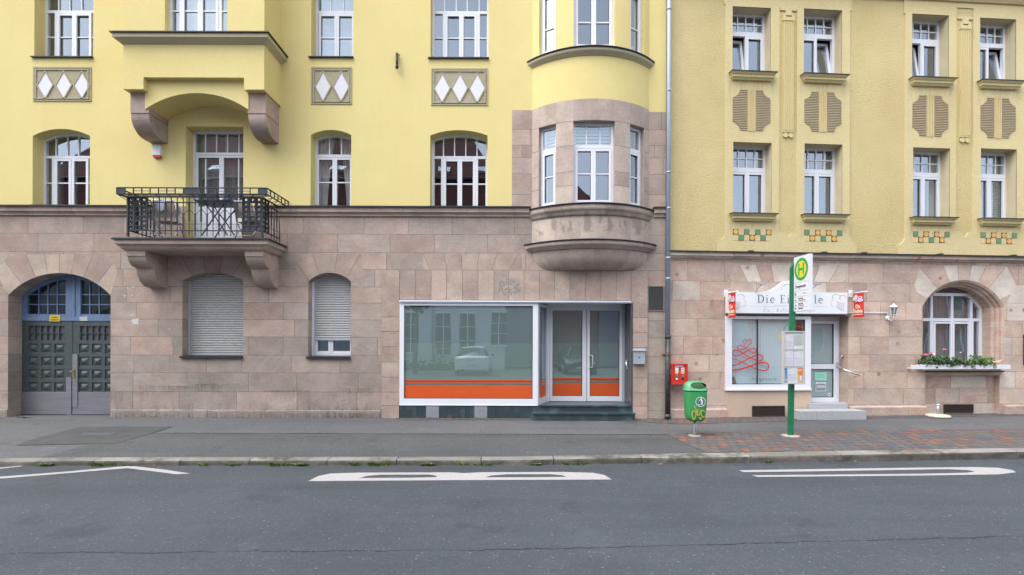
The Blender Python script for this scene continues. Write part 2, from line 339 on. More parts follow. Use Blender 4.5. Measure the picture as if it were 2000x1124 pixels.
# ------------------------------------------------------------------ 2-D polygons: walls with openings, cut into blocks
def fill2d(loops):
    bm = bmesh.new(); 
    for lp in loops:
        vs = [bm.verts.new((x, 0, z)) for x, z in lp]
        for i in range(len(vs)): bm.edges.new((vs[i], vs[(i+1) % len(vs)]))
    bmesh.ops.triangle_fill(bm, use_beauty=True, use_dissolve=False, edges=bm.edges[:])
    out = []
    for f in bm.faces:
        p = [(v.co.x, v.co.z) for v in f.verts]
        a = sum(p[i][0]*p[(i+1) % len(p)][1]-p[(i+1) % len(p)][0]*p[i][1] for i in range(len(p)))
        out.append(p if a > 0 else p[::-1])
    bm.free(); return out
def cut(poly, a, b, c):                      # split a convex polygon by a*x+b*z=c into (<=, >)
    lo, hi = [], []; n = len(poly); d = [a*x+b*z-c for x, z in poly]
    for i in range(n):
        p, q, dp, dq = poly[i], poly[(i+1) % n], d[i], d[(i+1) % n]
        if dp <= 0: lo.append(p)
        if dp >= 0: hi.append(p)
        if (dp < 0 < dq) or (dq < 0 < dp):
            t = dp/(dp-dq); r = (p[0]+(q[0]-p[0])*t, p[1]+(q[1]-p[1])*t); lo.append(r); hi.append(r)
    ok = lambda g: len(g) > 2 and abs(sum(g[i][0]*g[(i+1) % len(g)][1]-g[(i+1) % len(g)][0]*g[i][1] for i in range(len(g)))) > 1e-7
    return (lo if ok(lo) else None), (hi if ok(hi) else None)
def bands(polys, a, b, cs, g, key):
    """cut by parallel lines a*x+b*z = c for c in cs, each a joint 2g wide; returns [(poly, key+(i,), joint)]"""
    out = []; rest = [(p, False) for p in polys]
    cur = polys
    for i, c in enumerate(cs):
        nxt = []
        for p in cur:
            lo, hi = cut(p, a, b, c-g)
            if lo: out.append((lo, key+(i,), False))
            if hi:
                j, h2 = cut(hi, a, b, c+g)
                if j: out.append((j, key+(i,), True))
                if h2: nxt.append(h2)
        cur = nxt
    for p in cur: out.append((p, key+(len(cs),), False))
    return out
def tone(rnd, lo=0., hi=1.): return (rnd.random(), lo+(hi-lo)*rnd.random(), 0., rnd.random())
def masonry(mb, loops, rows, zones, y, seed, x0, x1, wmin=.7, wmax=1.35, g=.006, tonef=None):
    rnd = random.Random(seed); polys = fill2d(loops)
    for zn in zones:                         # voussoir fans
        zp = zn['poly']; cxz = zn['c']; inside = polys; outside = []
        n = len(zp); A = sum(zp[i][0]*zp[(i+1) % n][1]-zp[(i+1) % n][0]*zp[i][1] for i in range(n))
        if A < 0: zp = zp[::-1]
        for i in range(n):
            p, q = zp[i], zp[(i+1) % n]; a, b = q[1]-p[1], -(q[0]-p[0]); c = a*p[0]+b*p[1]   # outside: > c
            nx = []
            for f in inside:
                lo, hi = cut(f, a, b, c)
                if lo: nx.append(lo)
                if hi: outside.append(hi)
            inside = nx
        polys = outside
        cur = inside; cols = {}
        for k, ang in enumerate(zn['angs']+[None]):
            nx = []; t = tone(rnd, *zn.get('tone', (0., 1.)))
            if k in zn.get('pale', ()): t = (.9, 1., 0., rnd.random())
            for f in cur:
                if ang is None: mb.face([(x, y, z) for x, z in f], 0, t); continue
                a, b = math.sin(ang), -math.cos(ang)       # line through c at angle ang, cut from left (pi) to right (0)
                c = a*cxz[0]+b*cxz[1]
                lo, hi = cut(f, a, b, c-g)                  # lo is the side of larger angle
                if lo: mb.face([(x, y, z) for x, z in lo], 0, t)
                if hi:
                    j, h2 = cut(hi, a, b, c+g)
                    if j: mb.face([(x, y, z) for x, z in j], 0, (t[0], t[1], 1., t[3]))
                    if h2: nx.append(h2)
            cur = nx
    rowsplit = bands(polys, 0, 1, rows, g, ())
    byrow = {}
    for p, k, j in rowsplit:
        if j: mb.face([(x, y, z) for x, z in p], 0, (.5, .5, 1., .5))
        else: byrow.setdefault(k[0], []).append(p)
    for r in sorted(byrow):
        cs = []; x = x0+rnd.random()*.8
        while x < x1: cs.append(x); x += wmin+(wmax-wmin)*rnd.random()
        tones = [tone(rnd) if tonef is None else tonef(r, rnd) for _ in range(len(cs)+1)]
        for p, k, j in bands(byrow[r], 1, 0, cs, g, ()):
            t = tones[k[0]]
            mb.face([(a, y, b) for a, b in p], 0, (t[0], t[1], 1. if j else 0., t[3]))
def arch_pts(x0, x1, zs, rise, n=16):
    """points from (x1,zs) over the apex to (x0,zs)"""
    if rise <= 0: return [(x1, zs), (x0, zs)]
    h = (x1-x0)/2; rad = (h*h+rise*rise)/(2*rise); cx, cz = (x0+x1)/2, zs+rise-rad; a = math.asin(min(1, h/rad))
    if rise > h: a = math.pi-a
    return [(cx+rad*math.sin(a-2*a*k/n), cz+rad*math.cos(a-2*a*k/n)) for k in range(n+1)]
def arch_top(x0, x1, zs, rise):
    h = (x1-x0)/2
    if rise <= 0: return lambda x: zs
    rad = (h*h+rise*rise)/(2*rise); cx, cz = (x0+x1)/2, zs+rise-rad
    return lambda x: cz+math.sqrt(max(0, rad*rad-(x-cx)**2))
def op_loop(o): return [(o['x0'], o['z0']), (o['x1'], o['z0'])]+arch_pts(o['x0'], o['x1'], o['z1'], o.get('rise', 0))
def reveal(mb, o, ya, yb, bottom=True, blocks=None, rnd=None, mi=0):
    """tunnel of an opening"""
    lp = op_loop(o); n = len(lp)
    for i in range(n):
        a, b = lp[i], lp[(i+1) % n]
        if i == 0 and not bottom: continue
        segs = [(a, b)]
        if blocks and abs(a[0]-b[0]) < 1e-6:
            zs = sorted([z for z in blocks if min(a[1], b[1]) < z < max(a[1], b[1])], reverse=a[1] > b[1])
            pts = [a]+[(a[0], z) for z in zs]+[b]; segs = list(zip(pts, pts[1:]))
        for p, q in segs:
            c = tone(rnd) if rnd else (.5, .5, 0, .5)
            mb.face([(p[0], ya, p[1]), (q[0], ya, q[1]), (q[0], yb, q[1]), (p[0], yb, p[1])], mi, c)
            if blocks and rnd and len(segs) > 1: mb.face([(p[0]*1.0+(.0005 if p[0] == o['x0'] else -.0005), ya, p[1]-.005), (p[0]+(.0005 if p[0] == o['x0'] else -.0005), ya, p[1]+.005), (p[0]+(.0005 if p[0] == o['x0'] else -.0005), yb, p[1]+.005), (p[0]+(.0005 if p[0] == o['x0'] else -.0005), yb, p[1]-.005)], mi, (.5, .5, 1, .5))

# ------------------------------------------------------------------ windows
def window(parent, o, d, zt=None, upper=(), wide=(), thin=(), cross=None, sash=(), ucross=(), curtain=None, frame_mat=None, gl=None, tw=.06, name='window', loc=None, rz=0., bw=.075, zb=None, doorpanel=None, drawn=1., fw=.055):
    """o: opening; d: depth of the frame front; zt transom z; upper: thin bar xs above the transom; wide: (xa,xb) below it; sash: (xa,xb) inset frames below it"""
    M = frame_mat or WHITE; f = MB(); x0, x1, z0, z1, rise = o['x0'], o['x1'], o['z0'], o['z1'], o.get('rise', 0)
    if zb is not None: z0 = zb
    yb = d+.07; top = arch_top(x0, x1, z1, rise)
    f.box(x0, x0+fw, d, yb, z0, top(x0+fw*.5)); f.box(x1-fw, x1, d, yb, z0, top(x1-fw*.5)); f.box(x0+fw, x1-fw, d+.001, yb, z0, z0+bw)
    if rise > 0:
        P = arch_pts(x0, x1, z1, rise); Q = arch_pts(x0+fw, x1-fw, z1, rise-fw*.5)
        for i in range(len(P)-1):
            f.prism([P[i], P[i+1], (Q[i+1][0], Q[i+1][1]-fw*.45), (Q[i][0], Q[i][1]-fw*.45)], d-.002, yb)
    else: f.box(x0+fw, x1-fw, d+.001, yb, z1-fw, z1)
    ztop = (zt if zt is not None else z1)
    if zt is not None: f.box(x0+fw, x1-fw, d-.003, yb-.01, zt-tw/2, zt+tw/2)
    for x in upper: f.box(x-.012, x+.012, d+.008, d+.04, (zt or z0), top(x)-fw*.6)
    for z in ucross: f.box(x0+fw, x1-fw, d+.01, d+.04, z-.011, z+.011)
    zl = ztop-(tw/2 if zt is not None else fw)
    for xa, xb in wide: f.box(xa, xb, d-.005, yb-.012, z0+bw*.6, zl+.001)
    for x in thin: f.box(x-.012, x+.012, d+.012, d+.045, z0+bw, zl)
    for xa, xb in sash:
        w = .05; ys, ye = d-.016, d+.045
        f.box(xa, xa+w, ys, ye, z0+.02, zl-.012); f.box(xb-w, xb, ys, ye, z0+.02, zl-.012)
        f.box(xa+w, xb-w, ys+.001, ye, z0+.021, z0+.02+w+.02); f.box(xa+w, xb-w, ys+.001, ye, zl-.012-w, zl-.013)
    if cross is not None: f.box(x0+fw, x1-fw, d+.005, d+.042, cross-.013, cross+.013)
    if doorpanel:
        for xa, xb in sash:
            f.box(xa+.05, xb-.05, d+.0, d+.045, z0+.05, doorpanel); f.box(xa+.11, xb-.11, d-.008, d+.01, z0+.14, doorpanel-.1)
    W_ = f.build(name, M, parent, loc, rz)
    p = MB(); lp = [(x, z) for x, z in op_loop({'x0': x0+.01, 'x1': x1-.01, 'z0': z0+.01, 'z1': z1-.01, 'rise': rise})]
    p.face([(x, d+.03, z) for x, z in lp]); p.build('pane', gl or GLASS, W_)
    # rubber seals round the sashes
    if sash:
        q = MB()
        for xa, xb in sash:
            w = .05; a, b, c, e = xa+w, xb-w, z0+.09, zl-.012-w; t = .006
            for bx in ((a, a+t, c, e), (b-t, b, c, e), (a+t, b-t, c, c+t), (a+t, b-t, e-t, e)): q.box(bx[0], bx[1], d+.018, d+.028, bx[2], bx[3])
        q.build('gasket', GASKET, W_)
    if curtain: add_curtain(W_, curtain, x0, x1, z0, z1+rise, d+.16)
    return W_
def add_curtain(W_, kind, x0, x1, z0, z1, y):
    m = MB()
    def sheet(a, b, za, zb, amp=.025, freq=26., taper=0.):
        n = max(8, int((b-a)/.02))
        for i in range(n):
            u, v = a+(b-a)*i/n, a+(b-a)*(i+1)/n
            f = lambda t, k: (t, y+amp*math.sin(t*freq*(1+.15*math.sin(t*3.1)))+.3*amp*math.sin(t*61+k), 0)
            p, q = f(u, 0), f(v, 0)
            m.face([(p[0], p[1], za), (q[0], q[1], za), (q[0], q[1], zb), (p[0], p[1], zb)], sm=True)
    if kind == 'sides': sheet(x0, x0+(x1-x0)*.24, z0, z1); sheet(x1-(x1-x0)*.2, x1, z0, z1); m.build('curtain', CURT, W_)
    elif kind == 'left': sheet(x0-.02, x0+(x1-x0)*.26, z0, z1); m.build('curtain', BROWNC, W_)
    elif kind == 'full': sheet(x0, x1, z0, z1, .03, 34); m.build('curtain', CURT, W_)
    elif kind == 'dim': sheet(x0, x1, z0, z1, .03, 34); m.build('curtain', DIMC, W_)
    elif kind == 'net': sheet(x0, x1, z0, z1, .025, 48); m.build('curtain', NET, W_)
    elif kind == 'drape':
        n = 30
        for sd, (a, b) in ((1, (x0, x0+(x1-x0)*.45)), (-1, (x1, x1-(x1-x0)*.45))):
            for i in range(n):
                for k in range(8):
                    z_a, z_b = z0+(z1-z0)*k/8, z0+(z1-z0)*(k+1)/8
                    w = lambda zz: .55+.45*((zz-z0)/(z1-z0))**1.5
                    X = lambda t, zz: a+(b-a)*t*w(zz); Y = lambda t: y+.03*math.sin(t*24)
                    t0, t1 = i/n, (i+1)/n
                    m.face([(X(t0, z_a), Y(t0), z_a), (X(t1, z_a), Y(t1), z_a), (X(t1, z_b), Y(t1), z_b), (X(t0, z_b), Y(t0), z_b)], sm=True)
        m.build('curtain', CURT, W_)
    elif kind == 'blind':
        z = z1
        while z > z0+.02: m.face([(x0, y, z), (x1, y, z), (x1, y+.02, z-.02), (x0, y+.02, z-.02)]); m.face([(x0, y+.02, z-.02), (x1, y+.02, z-.02), (x1, y, z-.04), (x0, y, z-.04)]); z -= .04
        m.build('blind', BLIND, W_)
    elif kind == 'halfblind':
        z = z1
        k = 0
        while z > z1-.55: m.box(x0, x1, y, y+.004, z-.05, z); z -= .075
        m.build('blind', BLIND, W_)
def sill(parent, x0, x1, z, yf, yb, m=None, th=.018, name='window_sill'):
    s = MB(); s.prism([(yf, z-th), (yf, z), (yb, z+.02), (yb, z-th+.01)][::-1], x0, x1, axis='x'); return s.build(name, m or DARKM, parent)
# ================================================================== FIRST BUILDING (yellow render over sandstone)
A = thing('apartment_building', 'yellow rendered apartment house over grey pink sandstone, with a balcony and a round bay', 'building')
ZTOP = 12.6; XL = -19.5; XR = 3.405
Z_LEDGE = lz(405); Z_ST = lz(425)
def op(xa, xb, zbot, zspr, zapex=None, y=0.0, pyx=None):
    """opening from photo coordinates on the facade"""
    xm = (xa+xb)/2; py = pyx or (zbot+zspr)/2
    o = {'x0': LP(xa, py, y)[0], 'x1': LP(xb, py, y)[0], 'z0': LP(xm, zbot, y)[1], 'z1': LP(xm, zspr, y)[1]}
    o['rise'] = 0 if zapex is None else LP(xm, zapex, y)[1]-o['z1']
    return o
D1 = .25
W1 = op(63.5, 175.6, 405, 266, 252); W3 = op(606.6, 685.8, 405, 264, 254); W4 = op(840, 952, 405, 265, 254.4)
U1 = op(67, 182, 113, -48, -62); U3 = op(608, 690.3, 113.2, -48, -60); U4 = op(841, 954.5, 115, -48, -60)
DOOR = op(362.5, 475, 405, 247.4); ZBALC = lz(461, -.78); DOOR['z0'] = ZBALC
for o in (W1, W3, W4): o['z0'] = Z_LEDGE
BH = {'x0': .78, 'x1': 2.68, 'z0': lz(398), 'z1': lz(236), 'rise': 0}     # openings into the bay
BH2 = {'x0': .78, 'x1': 2.68, 'z0': lz(90), 'z1': ZTOP-.6, 'rise': 0}
OH = {'x0': lx(350, -.1, 0), 'x1': lx(440, -.1, 0), 'z0': lz(66), 'z1': ZTOP-.7, 'rise': 0}
XS0, XS1 = lx(999.4), lx(1299)
ZS0, ZS1 = Z_LEDGE, lz(215)
outer = [(XL, Z_LEDGE), (DOOR['x0'], Z_LEDGE), (DOOR['x0'], DOOR['z1']), (DOOR['x1'], DOOR['z1']), (DOOR['x1'], Z_LEDGE), (XS0, Z_LEDGE), (XS0, ZS1), (XR, lz(218.5)), (XR, ZTOP), (XL, ZTOP)]
UX = {'x0': -14.2+1.9, 'x1': -13.0+1.5}
pl = MB()
for t in fill2d([outer]+[op_loop(o) for o in (W1, W3, W4, U1, U3, U4, BH2, OH)]): pl.face([(x, 0, z) for x, z in t])
for o in (W1, W3, W4): reveal(pl, o, 0, D1+.07, False)
for o in (U1, U3, U4, BH2, OH): reveal(pl, o, 0, D1+.07)
dl = DOOR['z1']
pl.face([(DOOR['x0'], 0, ZBALC), (DOOR['x0'], 0, dl), (DOOR['x0'], D1+.07, dl), (DOOR['x0'], D1+.07, ZBALC)])
pl.face([(DOOR['x1'], 0, ZBALC), (DOOR['x1'], 0, dl), (DOOR['x1'], D1+.07, dl), (DOOR['x1'], D1+.07, ZBALC)])
pl.face([(DOOR['x0'], 0, dl), (DOOR['x1'], 0, dl), (DOOR['x1'], D1+.07, dl), (DOOR['x0'], D1+.07, dl)])
pl.build('plaster_wall', PL_L, A)
sh = MB(); sh.box(XL, XL+.3, .02, 9, -.3, ZTOP); sh.box(XR-.3, XR, .02, 9, -.3, ZTOP); sh.box(XL, XR, 8.7, 9, -.3, ZTOP); sh.box(XL, XR, .0, 9, ZTOP, ZTOP+.25)
sh.build('side_wall', PL_L, A)
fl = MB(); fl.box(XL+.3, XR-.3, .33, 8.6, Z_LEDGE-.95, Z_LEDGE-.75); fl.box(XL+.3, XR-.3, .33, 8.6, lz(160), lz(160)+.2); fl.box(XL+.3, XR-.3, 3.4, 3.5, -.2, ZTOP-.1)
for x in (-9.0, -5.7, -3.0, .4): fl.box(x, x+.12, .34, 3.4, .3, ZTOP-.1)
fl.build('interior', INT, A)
eave = MB(); eave.prism([(0, ZTOP-.5), (-.15, ZTOP-.45), (-.25, ZTOP-.2), (-.6, ZTOP-.1), (-.6, ZTOP+.1), (0, ZTOP+.1)], XL, XR, axis='x'); eave.build('cornice', TRIM, A)

# ---- ground floor stone
rows = [lz(v) for v in (820, 802, 767, 730, 696, 660, 626, 593, 562, 528, 494.7, 458.7, 426.6)][1:]
G1 = op(15.6, 215.7, 830, 577, 533.5); G1['z0'] = -.05
G2 = op(356, 474.8, 697, 548, 532.7); G3 = op(602, 685, 698, 550, 533)
SX0, SX1, SZ1 = lx(745.4, 0, 680), lx(1265.6, 0, 680), lz(528.7)
SHOPW = {'x0': lx(780, 0, 680), 'x1': lx(1232.6, 0, 680), 'z0': -.05, 'z1': lz(587), 'rise': 0}
VENT = op(1249, 1297, 607.4, 559)
outer = [(XL, -.25), (XR, -.25), (XR, Z_LEDGE), (DOOR['x1'], Z_LEDGE), (DOOR['x1'], ZBALC), (DOOR['x0'], ZBALC), (DOOR['x0'], Z_LEDGE), (XL, Z_LEDGE)]
def P2(*pts): return [LP(x, y) for x, y in pts]
zones = [
 {'poly': P2((15.6, 577), (-8, 531), (18, 497), (213, 497), (229, 531), (215.7, 577)), 'c': ((G1['x0']+G1['x1'])/2, lz(655)), 'angs': [R(a) for a in (142, 127, 113, 101, 90, 79, 67, 53, 38)], 'tone': (.45, .95), 'pale': (1, 3, 4, 8)},
 {'poly': P2((356, 550), (334, 528), (338, 495), (494, 495), (498, 528), (474.8, 550)), 'c': ((G2['x0']+G2['x1'])/2, lz(610)), 'angs': [R(a) for a in (140, 120, 100, 80, 60, 40)], 'tone': (.2, .7)},
 {'poly': P2((602, 551), (579, 529), (579, 496), (706, 496), (708, 529), (685, 551)), 'c': ((G3['x0']+G3['x1'])/2, lz(600)), 'angs': [R(a) for a in (128, 108, 82, 60)][::1], 'tone': (.3, .9)},
 {'poly': P2((826, 527), (1020, 527), (1020, 496), (826, 496)), 'c': (lx(905), lz(690)), 'angs': [R(a) for a in (112, 101, 91, 81, 71, 61)], 'tone': (.4, .9)}]
def tl(r, rnd):
    if r <= 5: return (rnd.random()*.7, .0+(.34 if rnd.random() < .8 else .6)*rnd.random(), 0, rnd.random())
    return (rnd.random(), .15+.65*rnd.random(), 0, rnd.random())
st = MB(); rnd = random.Random(3)
masonry(st, [outer]+[op_loop(o) for o in (G1, G2, G3, SHOPW)], rows, zones, 0, 11, XL, XR, .75, 1.4, tonef=tl)
reveal(st, G1, 0, .40, False, rows, rnd); reveal(st, G2, 0, .32, True, rows, rnd); reveal(st, G3, 0, .32, True, rows, rnd)
st.build('stone_wall', STONE_L, A)
# plinth course at the foot of the wall, slightly proud
rnd = random.Random(5)
for xa, xb in ((lx(216, 0, 810), SX0-.002), (XL, lx(15, 0, 810))):
    x = xa; pn = MB()
    while x < xb-.1:
        w = min(.6+.7*rnd.random(), xb-x); t = (rnd.random()*.3, .0+.12*rnd.random(), 0, rnd.random())
        pn.prism([(-.014, -.25), (-.014, lz(804)), (0.0, lz(802)), (0, -.25)], x+.005, x+w-.005, 0, t, 'x'); x += w
    pn.build('plinth', STONE_L, A)
# stone around the bay on the upper floor
zs = [lz(v) for v in (405, 380, 340, 308, 284, 253)][1:]
mb = MB(); masonry(mb, [[(XS0, Z_LEDGE), (XR, Z_LEDGE), (XR, lz(218.5)), (XS0, ZS1)]]+[op_loop(BH)], zs, [], 0, 23, XS0+.2, XR, .45, .8, tonef=lambda r, n: (n.random(), .25+.4*n.random(), 0, n.random()))
mb.build('bay_surround', STONE_L, A)
# ledge between stone and render
def ledge_profile(z):    # (y,z)
    return [(0, z-.215), (-.03, z-.215), (-.03, z-.175), (-.06, z-.145), (-.085, z-.135), (-.085, z-.03), (-.105, z-.022), (0, z-.02)]
rnd = random.Random(8)
BX0, BX1 = lx(1034), lx(1266)
for xa, xb in ((XL, lx(352, 0, 410)), (lx(484, 0, 410), BX0), (BX1+.12, XR)):
    x = xa; lg = MB()
    while x < xb-.02:
        w = min(.9+.6*rnd.random(), xb-x); lg.prism(ledge_profile(Z_LEDGE), x, x+w-.006, 0, tone(rnd, .3, 1), 'x'); x += w
    lg.build('ledge', STONE_L, A)
for xa, xb in ((XL, lx(350, 0, 410)), (lx(486, 0, 410), BX0+.02), (BX1+.1, XR+.03)): lc = MB(); lc.prism([(-.13, Z_LEDGE-.036), (-.13, Z_LEDGE-.012), (.0, Z_LEDGE+.004), (0, Z_LEDGE-.019)], xa, xb, axis='x'); lc.build('ledge_flashing', DARKM, A)
# jamb stones beside the balcony door
rnd = random.Random(2)
for x0_, x1_ in ((lx(344), DOOR['x0']-.002), (DOOR['x1']+.002, lx(492))):
    z = ZBALC; jb = MB()
    while z < Z_LEDGE-.05: jb.box(x0_, x1_, -.03, 0, z, min(z+.27, Z_LEDGE+.02)-.005, col=tone(rnd, .2, .7)); z += .27
    jb.build('door_jamb', STONE_L, A)

# ---- windows of the flat wall
def wx(px, py=350, d=D1): return LP(px, py, d)[0]
def wz(py, px=1000, d=D1): return LP(px, py, d)[1]
o = dict(W1); window(A, o, D1, wz(307.5, 130), [wx(p, 285) for p in (108.4, 130.8, 152.5)], [(wx(101.5), wx(108)), (wx(137), wx(144))], (), wz(358, 130), [(wx(108), wx(139.5)), (wx(141), wx(173))], curtain='left')
for p in (DOOR,):
    d = D1; window(A, p, d, wz(301, 420), [wx(q, 280) for q in (400.6, 422.3, 443.6, 466)], [], [wx(400.6), wx(465.3)], None, [(wx(383), wx(433)), (wx(433.2), wx(482))], curtain='dim', doorpanel=wz(404, 420), name='balcony_door')
window(A, W3, D1, wz(305, 650), [wx(q, 285) for q in (643.2, 666.4)], [], (), wz(356.7, 650), [(wx(619), wx(654)), (wx(654.2), wx(688))], curtain='drape')
window(A, W4, D1, wz(308, 900), [wx(q, 285) for q in (866, 887.6, 909.6, 931.6)], [(wx(861.5), wx(867)), (wx(928), wx(933.5))], (), wz(359.7, 900), [(wx(867), wx(898)), (wx(898.2), wx(928))])
window(A, U1, D1, wz(23.5, 130), [wx(q, 0) for q in (114, 135.6, 158.8)], [(wx(107, 70), wx(113, 70)), (wx(142.5, 70), wx(149, 70))], (), wz(73, 130), [(wx(113, 70), wx(146, 70)), (wx(146.2, 70), wx(179, 70))], curtain='left')
window(A, U3, D1, wz(24.5, 650), [wx(q, 0) for q in (646, 670.5)], [], (), wz(74, 650), [(wx(623, 70), wx(658, 70)), (wx(658.2, 70), wx(692, 70))], curtain='blind')
window(A, U4, D1, wz(25, 900), [wx(q, 0) for q in (868.5, 891, 912.6, 935.7)], [(wx(865, 70), wx(870, 70)), (wx(931, 70), wx(937, 70))], (), wz(74.7, 900), [(wx(870, 70), wx(901, 70)), (wx(901.2, 70), wx(931, 70))])
for o in (U1, U3, U4): sill(A, o['x0']-.05, o['x1']+.01, o['z0']+.012, -.05, D1+.02)
for o in (W1, W3, W4): sill(A, o['x0']+.002, o['x1']-.002, o['z0']+.012, -.06, D1+.02)

# ---- diamond relief panels
def relief(xa, xb, ya, yb, cs, ty, by):
    xm = (xa+xb)/2; x0, x1, z1, z0 = lx(xa, 0, ya), lx(xb, 0, ya), LP(xm, ya)[1], LP(xm, yb)[1]
    f = MB()
    for i, (e, dep) in enumerate(((0, .012), (.035, .006), (.07, -.002))):
        pass
    f.box(x0, x1, -.004, .0, z0, z1)
    t = .03
    for e, pr in ((.0, .004), (.045, .010)):
        f.box(x0+e, x1-e, -.012-pr, -.003, z1-e-t, z1-e); f.box(x0+e, x1-e, -.012-pr, -.003, z0+e, z0+e+t*.8)
        f.box(x0+e, x0+e+t, -.0125-pr, -.003, z0+e+.0, z1-e-.0); f.box(x1-e-t, x1-e, -.0125-pr, -.003, z0+e, z1-e)
    o = f.build('relief_panel', BEIGE, A)
    zt, zb = LP(xm, ty)[1], LP(xm, by)[1]; zc = (zt+zb)/2
    for c in cs:
        xc = LP(c, 165)[0]; hw = 14.6/88; hh = (zt-zb)/2
        g = MB(); k = 1.17
        for a, b in (((0, 1), (1, 0)), ((1, 0), (0, -1)), ((0, -1), (-1, 0)), ((-1, 0), (0, 1))):
            P = lambda q, s: (xc+q[0]*hw*s, zc+q[1]*hh*s)
            g.prism([P(a, 1.0), P(b, 1.0), P(b, k), P(a, k)], -.022, -.003)
        g.build('diamond_border', BEIGE, o)
        h = MB(); h.prism([(xc, zt), (xc-hw, zc), (xc, zb), (xc+hw, zc)], -.012, -.0045); h.build('diamond', WHITEP, o)
relief(65.4, 178.6, 131.5, 198.5, (89, 125.2, 160.7), 142, 192.5)
relief(608.1, 687.3, 132.2, 204.3, (631.3, 666.8), 142.3, 197.2)
relief(842.3, 953, 134.5, 206.6, (863.6, 898, 932), 145.7, 199.8)

# ---- oriel above the balcony
OY = -.72
ox0, ox1 = lx(240.5, OY, 130), lx(516, OY, 130)
zb1, zm = lz(174.5, OY, 250), lz(151.5, OY, 380)
xa, xb = lx(280, OY, 160), lx(476.5, OY, 160)
OW = op(322, 444, 66, -45, None, OY, 30)
ob = MB()
front = [(ox0, zb1), (xa, zb1), (xa, zm), (xb, zm), (xb, zb1), (ox1, zb1), (ox1, ZTOP-.3), (ox0, ZTOP-.3)]
for t in fill2d([front, op_loop(OW)]): ob.face([(x, OY, z) for x, z in t])
for x in (ox0, ox1): ob.face([(x, OY, zb1), (x, 0, zb1), (x, 0, ZTOP-.3), (x, OY, ZTOP-.3)])
reveal(ob, OW, OY, OY+.15)
ob.face([(ox0, OY, zb1), (xa, OY, zb1), (xa, 0, zb1), (ox0, 0, zb1)]); ob.face([(xb, OY, zb1), (ox1, OY, zb1), (ox1, 0, zb1), (xb, 0, zb1)])
ob.face([(xa, OY, zm), (xb, OY, zm), (xb, 0, zm), (xa, 0, zm)])
for x in (xa, xb): ob.face([(x, OY, zb1), (x, 0, zb1), (x, 0, zm), (x, OY, zm)])
VY = -.60; va, vb = lx(283, VY, 215), lx(485, VY, 215); zv = lz(214, VY, 390); zap = lz(182, VY, 390)
ap = arch_pts(va, vb, zv, zap-zv, 24)
wallz = lambda x: zm-.0
ob.prism([(va, zm-.001), (va, zv)]+ap[::-1][1:-1]+[(vb, zv), (vb, zm-.001)], VY, 0)
ORI = ob.build('oriel', PL_L, A)
window(A, OW, OY+.14, None, (), [(wx(350.5, 30, OY+.14), wx(356, 30, OY+.14)), (wx(389.5, 30, OY+.14), wx(394, 30, OY+.14)), (wx(427, 30, OY+.14), wx(433, 30, OY+.14))], (), wz(21.7, 390, OY+.14), [(wx(356, 30, OY+.14), wx(391.5, 30, OY+.14)), (wx(392, 30, OY+.14), wx(427, 30, OY+.14))], curtain='net')
oc = MB(); zc_ = lz(86, OY, 380); cx0, cx1 = ox0, ox1
prof = [(0, 0), (.045, .03), (.11, .075), (.13, .085), (.13, .17), (0, .17)]     # (out, up)
def wrap_cornice(m, prof, xs, y, zb_, mi=0, col=None):
    (x0_, x1_) = xs; n = len(prof)
    for i in range(n-1):
        (o0, u0), (o1, u1) = prof[i], prof[i+1]
        m.face([(x0_-o0, y-o0, zb_+u0), (x1_+o0, y-o0, zb_+u0), (x1_+o1, y-o1, zb_+u1), (x0_-o1, y-o1, zb_+u1)], mi, col or (.5, .5, 0, .5))
        m.face([(x1_+o0, y-o0, zb_+u0), (x1_+o0, 0, zb_+u0), (x1_+o1, 0, zb_+u1), (x1_+o1, y-o1, zb_+u1)], mi, col or (.5, .5, 0, .5))
        m.face([(x0_-o0, 0, zb_+u0), (x0_-o0, y-o0, zb_+u0), (x0_-o1, y-o1, zb_+u1), (x0_-o1, 0, zb_+u1)], mi, col or (.5, .5, 0, .5))
wrap_cornice(oc, prof, (ox0, ox1), OY, zc_-.02); oc.build('oriel_cornice', TRIM, A)
of = MB(); wrap_cornice(of, [(.12, 0), (.165, -.004), (.165, .014), (0, .035)], (ox0, ox1), OY, zc_+.152); of.build('cornice_flashing', DARKM, A)
# corbels carrying it
for px0, px1 in ((254.5, 290.5), (484, 519)):
    y = -.58; a, b = lx(px0, y, 220), lx(px1, y, 220); k = MB(); zt, z1_, z2_ = zb1-.002, lz(221, y, 270), lz(277, -.1, 290)
    pr = [(0, zt), (y, zt), (y, z1_)]
    k.prism([(p, q) for p, q in pr+[(0, z1_)]], a, b, 0, (.4, .5, 0, .7), 'x')
    n = 12; cur = [(y+.008, z1_-.012)]+[(-.20+(y+.012+.20)*math.cos(math.pi/2*i/n), z1_-.04-(z1_-.04-z2_)*math.sin(math.pi/2*i/n)) for i in range(n+1)]
    k.prism([(0, z1_-.012)]+cur+[(0, z2_)], a+.004, b-.004, 0, (.3, .35, 0, .6), 'x')
    k.build('corbel', STONE_L, A)

